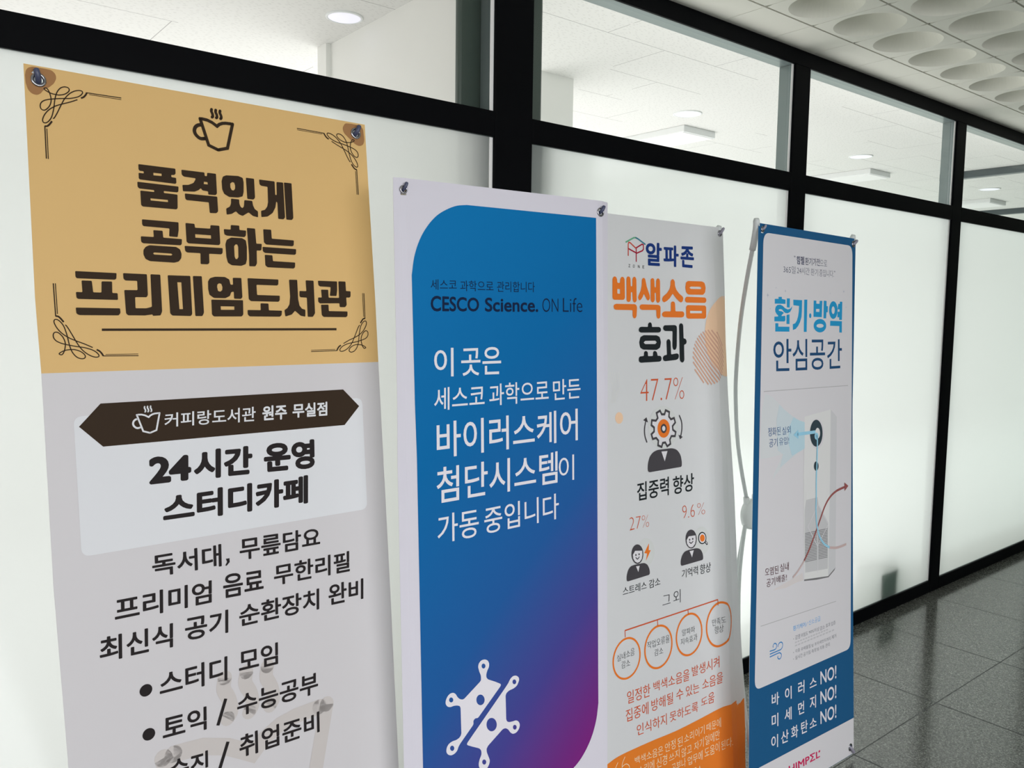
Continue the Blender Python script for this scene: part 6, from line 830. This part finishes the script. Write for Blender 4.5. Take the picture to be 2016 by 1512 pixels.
["S","fineprint",2,.0042,0,0,0,[[.2991,-1.1738],[.3127,-1.1749]]],
["S","fineprint",2,.0042,0,0,0,[[.3181,-1.1753],[.3319,-1.1763]]],
["S","fineprint",2,.0042,0,0,0,[[.3373,-1.1767],[.3512,-1.1778]]],
["S","fineprint",2,.0043,0,0,0,[[.3567,-1.1782],[.3708,-1.1793]]],
["S","fineprint",2,.0043,0,0,0,[[.3764,-1.1798],[.3906,-1.1809]]],
["S","fineprint",2,.0043,0,0,0,[[.3962,-1.1813],[.4107,-1.1824]]],
["S","fineprint",2,.0044,0,0,0,[[.4163,-1.1828],[.4309,-1.184]]],
["S","fineprint",2,.0044,0,0,0,[[.4367,-1.1844],[.4514,-1.1855]]],
["S","fineprint",2,.0045,0,0,0,[[.4572,-1.186],[.4722,-1.1871]]],
["S","windblue",2,.0031,1,0,1,[[.0838,-1.1438],[.1108,-1.1464],[.1191,-1.1423],[.12,-1.1357],[.1139,-1.1303],[.1056,-1.1292],[.1007,-1.1338],[.1014,-1.1373]]],
["S","windblue",2,.0031,1,0,1,[[.0846,-1.1519],[.1276,-1.1548],[.1444,-1.1553],[.1528,-1.15],[.1538,-1.1426],[.1475,-1.1362],[.1374,-1.1346],[.129,-1.1383],[.1274,-1.1429]]],
["S","windblue",2,.0031,1,0,1,[[.084,-1.1596],[.1277,-1.1617],[.1395,-1.1642],[.1463,-1.1696],[.1464,-1.1764],[.1397,-1.1805],[.1313,-1.1784],[.1262,-1.1731],[.1278,-1.1702]]],
["T","white",2,"바",.014,[[.0947,-1.266],[.1364,-1.2719],[.1369,-1.3079],[.096,-1.3018]]],
["T","white",2,"이",.014,[[.1685,-1.2737],[.2068,-1.2779],[.2083,-1.3157],[.17,-1.3103]]],
["T","white",2,"러",.014,[[.2454,-1.2798],[.2836,-1.2843],[.2843,-1.3231],[.2466,-1.3183]]],
["T","white",2,"스",.014,[[.3159,-1.2928],[.3602,-1.2978],[.3608,-1.3246],[.3174,-1.3208]]],
["T","white",2,"미",.014,[[.0954,-1.3253],[.132,-1.3306],[.1326,-1.3685],[.0968,-1.363]]],
["T","white",2,"세",.014,[[.1668,-1.3334],[.2078,-1.3381],[.2093,-1.376],[.1683,-1.3698]]],
["T","white",2,"먼",.014,[[.2465,-1.3411],[.2833,-1.3459],[.284,-1.3827],[.2477,-1.3782]]],
["T","white",2,"지",.014,[[.318,-1.3472],[.3574,-1.3524],[.3582,-1.3912],[.3197,-1.3864]]],
["T","white",2,"이",.014,[[.0937,-1.3849],[.1316,-1.3908],[.1321,-1.4283],[.095,-1.4217]]],
["T","white",2,"산",.014,[[.1482,-1.3911],[.1915,-1.3977],[.1921,-1.4341],[.1497,-1.4274]]],
["T","white",2,"화",.014,[[.2061,-1.3981],[.2476,-1.4037],[.2483,-1.4412],[.2076,-1.435]]],
["T","white",2,"탄",.014,[[.2655,-1.4039],[.3061,-1.4096],[.3069,-1.4466],[.2671,-1.4415]]],
["T","white",2,"소",.014,[[.3184,-1.4152],[.3628,-1.4205],[.3634,-1.4476],[.3199,-1.4427]]],
["T","white",2,"NO!",.014,[[.3835,-1.2899],[.4907,-1.3017],[.4918,-1.3441],[.386,-1.3311]]],
["T","white",2,"NO!",.014,[[.3849,-1.351],[.4923,-1.3639],[.4934,-1.4068],[.3873,-1.3923]]],
["T","white",2,"NO!",.014,[[.3863,-1.4128],[.494,-1.4264],[.4951,-1.4697],[.3887,-1.4538]]],
["T","magenta",2,"HIMPΣL",.02,[[.1933,-1.5058],[.3854,-1.5306],[.3874,-1.5537],[.196,-1.5326]]],
["P","magenta",2,0,[[[.3778,-1.5314],[.3879,-1.532],[.3881,-1.5381],[.3779,-1.5372]]]]],"strip":-1.4809,"bot":[-1.562,-1.631]}}

LAYER = 0.00020
def interp(tab, v):
    if v >= tab[0][0]: return tab[0][1]
    for a, b in zip(tab, tab[1:]):
        if v >= b[0]:
            t = (a[0] - v) / (a[0] - b[0]); return a[1] + (b[1] - a[1]) * t
    return tab[-1][1]
def round_poly(q, r):
    out = []; n = len(q)
    for i in range(n):
        p0, p1, p2 = (Vector(q[(i + k) % n]) for k in (-1, 0, 1))
        a, b = p0 - p1, p2 - p1
        if a.length < 1e-7 or b.length < 1e-7: continue
        if a.angle(b) > math.radians(165): out.append(p1); continue
        s = min(r, a.length * .42, b.length * .42); A, B = p1 + a.normalized() * s, p1 + b.normalized() * s
        for t in (0, .33, .67, 1): out.append((1 - t) ** 2 * A + 2 * t * (1 - t) * p1 + t * t * B)
    return out
class Sheet:
    """flat (u, v) print geometry, bent by self.g(u, v) when it is built"""
    def __init__(s): s.v = []; s.f = []; s.mats = []; s.mi = {}
    def m(s, material):
        if material.name not in s.mi: s.mi[material.name] = len(s.mats); s.mats.append(material)
        return s.mi[material.name]
    def tri(s, pts, faces, mi, z):
        b = len(s.v); s.v += [(p[0], p[1], z) for p in pts]; s.f += [(tuple(b + i for i in f), mi) for f in faces]
    def poly(s, loops, mi, z):
        loops = [[Vector((p[0], p[1], 0)) for p in l] for l in loops]
        flat = [p for l in loops for p in l]
        tr = tessellate_polygon(loops)
        faces = []
        for a, b, c in tr:
            ar = (flat[b] - flat[a]).cross(flat[c] - flat[a]).z
            if abs(ar) < 1e-12: continue
            faces.append((a, b, c) if ar > 0 else (a, c, b))
        s.tri(flat, faces, mi, z)
    def stroke(s, pts, w, mi, z, smooth, closed, cap):
        q = catmull(pts, 5, bool(closed)) if smooth and len(pts) > 2 else [Vector((p[0], p[1], 0)) for p in pts]
        n = len(q); h = w / 2; L, R = [], []
        for i in range(n):
            a = q[(i - 1) % n] if closed or i > 0 else None; b = q[(i + 1) % n] if closed or i < n - 1 else None
            d1 = (q[i] - a).normalized() if a is not None else None; d2 = (b - q[i]).normalized() if b is not None else None
            if d1 is None: d1 = d2
            if d2 is None: d2 = d1
            t = d1 + d2
            t = t.normalized() if t.length > 1e-6 else d1
            k = 1 / max(.55, t.dot(d1)); nn = Vector((-t.y, t.x, 0)) * h * k
            L.append(q[i] + nn); R.append(q[i] - nn)
        pts2 = L + R; faces = []
        for i in range(n if closed else n - 1):
            j = (i + 1) % n; faces.append((i, n + i, n + j)); faces.append((i, n + j, j))
        s.tri(pts2, faces, mi, z)
        if cap and not closed:
            for e in (q[0], q[-1]):
                ring = [e + Vector((math.cos(k * PI / 7), math.sin(k * PI / 7), 0)) * h for k in range(14)]
                s.tri(ring, [(0, k, k + 1) for k in range(1, 13)], mi, z)
    def text(s, body, wt, quad, mi, z):
        cu = bpy.data.curves.new('t', 'FONT'); cu.body = body; cu.resolution_u = 4
        if wt < 0 or 0 < wt <= .016: cu.offset = wt
        o = bpy.data.objects.new('t', cu); C.collection.objects.link(o)
        dg = bpy.context.evaluated_depsgraph_get(); ev = o.evaluated_get(dg); me = ev.to_mesh()
        P = [v.co.copy() for v in me.vertices]; F = [tuple(p.vertices) for p in me.polygons]; ev.to_mesh_clear()
        bpy.data.objects.remove(o); bpy.data.curves.remove(cu)
        if not P: return
        offs = [(0, 0)]
        if wt > .016: offs = [(wt * math.cos(k * PI / 10), wt * math.sin(k * PI / 10)) for k in range(20)] + [(wt * .5 * math.cos(k * PI / 3), wt * .5 * math.sin(k * PI / 3)) for k in range(6)] if wt > .03 else [(wt * math.cos(k * PI / 5), wt * math.sin(k * PI / 5)) for k in range(10)] + [(0, 0)]
        e = wt if wt > .016 else 0
        x0, x1 = min(p.x for p in P) - e, max(p.x for p in P) + e; y0, y1 = min(p.y for p in P) - e, max(p.y for p in P) + e
        TL, TR, BR, BL = (Vector(q) for q in quad)
        for k, (dx, dy) in enumerate(offs):
            pts = []
            for p in P:
                a, b = (p.x + dx - x0) / (x1 - x0), (p.y + dy - y0) / (y1 - y0)
                w = (BL * (1 - a) + BR * a) * (1 - b) + (TL * (1 - a) + TR * a) * b; pts.append((w.x, w.y))
            fs = []
            for f in F:
                ar = sum(pts[f[i]][0] * pts[f[(i + 1) % len(f)]][1] - pts[f[(i + 1) % len(f)]][0] * pts[f[i]][1] for i in range(len(f)))
                fs.append(f if ar > 0 else f[::-1])
            s.tri(pts, fs, mi, z + k * 0.000002)

def bend(key, w):
    if key == 'sound':
        def g(u, v):
            k = min(1.0, max(0.0, -v / 0.30)); x = u - (w - 0.052)
            if x <= 0: return 0.004 * k * max(0.0, 1 + x / 0.03)
            return k * (0.004 - 0.016 * min(1.0, x / 0.052)) - (1 - k) * 0.003 * (x / .052)
        return g, [w - 0.082, w - 0.067, w - 0.052, w - 0.039, w - 0.026, w - 0.013], True
    if key == 'virus':
        def g(u, v):
            a = max(0.0, 1 - u / 0.030); b = max(0.0, 1 - (w - u) / 0.040); k = max(0.0, 1 + v / 0.9)
            return -0.005 * a * a - 0.011 * b * b * (0.45 + 0.55 * k)
        return g, [], False
    return (lambda u, v: 0.0), [], False

ARM = [(.012, .010, .000), (.021, -.026, .008), (.063, -.137, .056), (.106, -.257, .101), (.15, -.39, .139), (.178, -.478, .157), (.212, -.584, .172), (.241, -.676, .177), (.275, -.775, .178)]

def build_banner(key, dkey, label, base, eyes, hookmat, patch_edges=None, tipv=0.010):
    D = DATA[dkey]; w, h = D['w'], D['h']; eL, eR = D['edges']
    ya, ti = D['yaw'], D['tilt']
    u = Vector((math.cos(ya), math.sin(ya), 0)); n0 = Vector((math.sin(ya), -math.cos(ya), 0))
    v = Vector((0, 0, 1)) * math.cos(ti) - n0 * math.sin(ti); n = u.cross(v)
    if n.y > 0: n = -n
    o = Vector(D['o'])
    foot = o + u * (w / 2) - v * h
    root = empty('banner_stand', (foot.x, foot.y, 0.0), ya)
    inv = Matrix.Translation(-Vector((foot.x, foot.y, 0))); inv = Matrix.Rotation(-ya, 4, 'Z') @ inv
    def at(a, b, c=0.0): return inv @ (o + u * a + v * b + n * c)
    g, ucuts, skew = bend(key, w)
    botL, botR = D.get('bot', [-h, -h])
    S = Sheet()
    # base sheet: front and back faces on a grid that follows the edges; grid lines bracket every eyelet hole
    rows = [0.0]
    while rows[-1] > -h + 0.05: rows.append(rows[-1] - 0.045)
    rows.append(-h)
    if 'gold' in D: rows.append(D['gold'])
    eyel = D['eyes']
    cols = [w * i / 22 for i in range(1, 22)] + ucuts
    holes = []
    for e in eyel:
        rr = e[2] * .60; q = rr * 1.12
        holes.append((e[0], e[1], rr, q))
        cols = [c for c in cols if abs(c - e[0]) > q + .002] + [e[0] - q, e[0] + q]
        rows = [r for r in rows if abs(r - e[1]) > q + .002 or r in (0.0, -h)] + [e[1] - q, e[1] + q]
    rows = sorted(set(rows), reverse=True); cols = sorted(set(cols))
    nu = len(cols) + 2; nr = len(rows)
    grid = []
    for r in rows:
        fr = -r / h
        uL, uR = interp(eL, r), interp(eR, r)
        us = [uL] + [max(min(q, uR - .0001 * (nu - i)), uL + .0001 * (i + 1)) for i, q in enumerate(cols)] + [uR]
        row = []
        for q in us:
            vb = botL + (botR - botL) * min(1, max(0, (q - uL) / (uR - uL)))
            row.append((q, r if r > -h * .97 else r + (vb + h) * (fr - .97) / .03))
        grid.append(row)
    mi_back = S.m(SHEETS['back'])
    first = len(S.v)
    for zz, back in ((0.0, False), (-0.0006, True)):
        b0 = len(S.v)
        for row in grid: S.v += [(q[0], q[1], zz) for q in row]
        for i in range(nr - 1):
            mid = (rows[i] + rows[i + 1]) / 2
            mm = S.m(SHEETS[base(mid)]) if not back else mi_back
            for j in range(nu - 1):
                k = b0 + i * nu + j
                if any(rows[i] > hv > rows[i + 1] and grid[i][j][0] < hu < grid[i][j + 1][0] for hu, hv, rr, q in holes):
                    hu, hv, rr, q = [x for x in holes if rows[i] > x[1] > rows[i + 1] and grid[i][j][0] < x[0] < grid[i][j + 1][0]][0]
                    n_ = 24; c0 = len(S.v)
                    for t in range(n_):
                        A = 2 * PI * t / n_ + PI / 4; ca, sa = math.cos(A), math.sin(A); m_ = max(abs(ca), abs(sa))
                        S.v.append((hu + ca * rr, hv + sa * rr, zz)); S.v.append((hu + ca / m_ * q, hv + sa / m_ * q, zz))
                    for t in range(n_):
                        p_, q_ = c0 + 2 * t, c0 + 2 * ((t + 1) % n_)
                        f = (p_, p_ + 1, q_ + 1, q_); S.f.append((f[::-1] if back else f, mm))
                    continue
                f = (k, k + nu, k + nu + 1, k + 1)
                S.f.append((f[::-1] if back else f, mm))
    second = first + len([0 for v_ in S.v if v_[2] == 0.0])
    rim = [(i, 0) for i in range(nr)] + [(nr - 1, j) for j in range(1, nu)] + [(i, nu - 1) for i in range(nr - 2, -1, -1)] + [(0, j) for j in range(nu - 2, 0, -1)]
    for p, q in zip(rim, rim[1:] + rim[:1]):
        k, k2 = p[0] * nu + p[1], q[0] * nu + q[1]
        S.f.append(((first + k, second + k, second + k2, first + k2), mi_back))
    nbase = len(S.f)
    def inside(pt, loop):
        c = False
        for p, q in zip(loop, loop[1:] + loop[:1]):
            if (p[1] > pt[1]) != (q[1] > pt[1]) and pt[0] < (q[0] - p[0]) * (pt[1] - p[1]) / (q[1] - p[1]) + p[0]: c = not c
        return c
    for it in D['prints']:
        m = S.m(ink(it[1])); z = LAYER * (it[2] + 1)
        if it[0] == 'P':
            loops = it[4]
            if it[3]: loops = [round_poly(l, it[3] if i == 0 else it[3] * .35) for i, l in enumerate(loops)]
            for hu, hv, rr, q in holes:
                if inside((hu, hv), [tuple(p)[:2] for p in loops[0]]):
                    loops = loops + [[(hu + math.cos(t * PI / 12) * rr, hv + math.sin(t * PI / 12) * rr) for t in range(24)]]
            S.poly(loops, m, z)
        elif it[0] == 'S': S.stroke(it[7], it[3], m, z, it[4], it[5], it[6])
        else: S.text(it[3], it[4], it[5], m, z)
    me = bpy.data.meshes.new('banner_sheet')
    bm = bmesh.new(); uvl = bm.loops.layers.uv.new('UVMap')
    vs = [bm.verts.new(p) for p in S.v]
    def add(lo, hi):
        for f, mi in S.f[lo:hi]:
            try: fa = bm.faces.new([vs[i] for i in f]); fa.material_index = mi
            except ValueError: pass
    if ucuts:      # the print is cut along the fold lines first, so that it bends with the sheet
        add(nbase, len(S.f))
        for c in ucuts:
            bmesh.ops.bisect_plane(bm, geom=bm.verts[:] + bm.edges[:] + bm.faces[:], dist=1e-6, plane_co=(c, 0, 0), plane_no=(1, 0, 0))
        for r in [q for q in rows if -.32 < q < 0]:
            bmesh.ops.bisect_plane(bm, geom=bm.verts[:] + bm.edges[:] + bm.faces[:], dist=1e-6, plane_co=(0, r, 0), plane_no=(0, 1, 0))
        add(0, nbase)
    else: add(0, len(S.f))
    for f in bm.faces:
        for l in f.loops: l[uvl].uv = (l.vert.co.x, l.vert.co.y)
    for x in bm.verts:
        a, b, c = x.co; x.co = at(a, b, c + g(a, b))
    bm.to_mesh(me); bm.free()
    for m in S.mats: me.materials.append(m)
    sh = bpy.data.objects.new('banner_sheet', me); C.collection.objects.link(sh); sh.parent = root
    # eyelets and hooks
    basis = Matrix((( *(inv.to_3x3() @ u), 0), (*(inv.to_3x3() @ v), 0), (*(inv.to_3x3() @ n), 0), (0, 0, 0, 1))).transposed()
    for e in eyel:
        eu, ev, er, hu, hv = e; gz = g(eu, ev)
        Mx = Matrix.Translation(at(eu, ev, gz)) @ basis
        b = bmesh.new()
        lathe(b, Mx, [(er * .58, -.0016), (er * .58, .0016), (er * .66, .0026), (er * .82, .0030), (er * .95, .0022), (er, .0008), (er * .9, -.0014), (er * .58, -.0016)], 32)
        link('eyelet', b, CHROME, root, True)
        s = 1.0; rad = er * .40
        p = [at(eu + hu * q, ev + hv * q, gz + c) for q, c in ((-.42, -.018), (-.15, -.006), (.10, .003), (.40, .0055), (.66, .006), (.84, .0055))]
        p = catmull(p, 4)
        b = bmesh.new(); tube(b, p, [rad * (1 if i < len(p) - 3 else (.97, .86, .5)[i - len(p) + 3]) for i in range(len(p))], 12)
        hk = link('hook', b, hookmat, root, True)
    # stand: four bowed arms on a hub behind the sheet and a rear prop
    vc = -0.83 * h / 1.615; ku, kv = w / 0.6, h / 1.615
    hubp = at(w / 2, vc, -0.178)
    b = bmesh.new(); Mx = Matrix.Translation(at(w / 2, vc, -0.195)) @ basis
    lathe(b, Mx, [(0, 0), (.040, 0), (.046, .004), (.046, .020), (.040, .027), (.018, .030), (0, .030)], 36); hub = link('hub', b, HUBM, root, True)
    b = bmesh.new(); lathe(b, Mx @ Matrix.Translation((0, 0, .030)), [(0, .004), (.009, .004), (.012, 0)], 20); link('hub_screw', b, POLEG, hub, True)
    for sx in (0, 1):
        for sy in (0, 1):
            pts = []
            for i, (a, c, d) in enumerate(ARM):
                uu = a * ku + ((.06 if sx else .022) * (1 - i / 8) if dkey == 'B2' and not sy else 0); vv_ = c * kv if i else tipv
                if sy: vv_ = -h - vv_ + (0.0 if i else 0.012)
                if sy and i == 0: vv_ = -h + 0.0
                if sx: uu = w - uu
                if sy and not sx and dkey == 'B3': uu += .04 * (1 - i / 8)
                if sy and sx and dkey == 'B2': uu -= .075 * (1 - i / 8)
                if sy and dkey == 'B4': uu += (.02 if sx else .055) * (1 - i / 8)
                pts.append(at(uu, vv_, -d - .006 - (.024 * (1 - i / 8) if dkey == 'B2' and not sy else 0)))
            if sy:   # keep the feet on the floor
                pts = [Vector((p.x, p.y, max(p.z, 0.0065))) for p in pts]
            q = catmull(pts, 5)
            b = bmesh.new(); tube(b, q, 0.0058, 12)
            arm = link('arm', b, POLEG, root, True)
            b = bmesh.new(); k = 8
            seg = q[:k]; tube(b, seg, [0.0062] + [0.0085] * (k - 2) + [0.0085], 14); link('pole_tip', b, POLEG, arm, True)
            hb = at(w / 2 + (.022 if sx else -.022), vc + (-.022 if sy else .022), -0.184)
            b = bmesh.new(); tube(b, [pts[-1], hb], [.0085, .0095], 14); link('socket', b, HUBM, hub, True)
    hw = o + u * (w / 2) + v * vc - n * 0.195
    fl = Vector((hw.x - n.x * .10, min(hw.y - n.y * .10, YW - .03), 0.007))
    b = bmesh.new(); tube(b, [inv @ hw, inv @ (hw * .5 + fl * .5 + Vector((0, .01, 0))), inv @ fl], .0058, 12); link('rear_leg', b, POLEG, root, True)
    tag(root, label, 'banner', 'printed banner stands in front of the glass')
    return root

gold = DATA['B1']['gold']
build_banner('cafe', 'B1', 'tall banner stand with golden-yellow header and light grey lower sheet, nearest at left', lambda v: 'gold' if v > gold else 'grey', None, HOOKD, tipv=-0.006)
build_banner('virus', 'B2', 'banner stand with a blue-to-purple panel on white and a white virus emblem', lambda v: 'lilac', None, HOOKD, tipv=-0.004)
build_banner('sound', 'B3', 'white banner stand with orange title, gear-head icon and orange bottom, behind the blue-purple one', lambda v: 'cool', None, HOOKL, tipv=0.006)
build_banner('air', 'B4', 'blue-bordered white banner stand picturing a tall air purifier, farthest to the right', lambda v: 'blue', None, HOOKL, tipv=0.012)
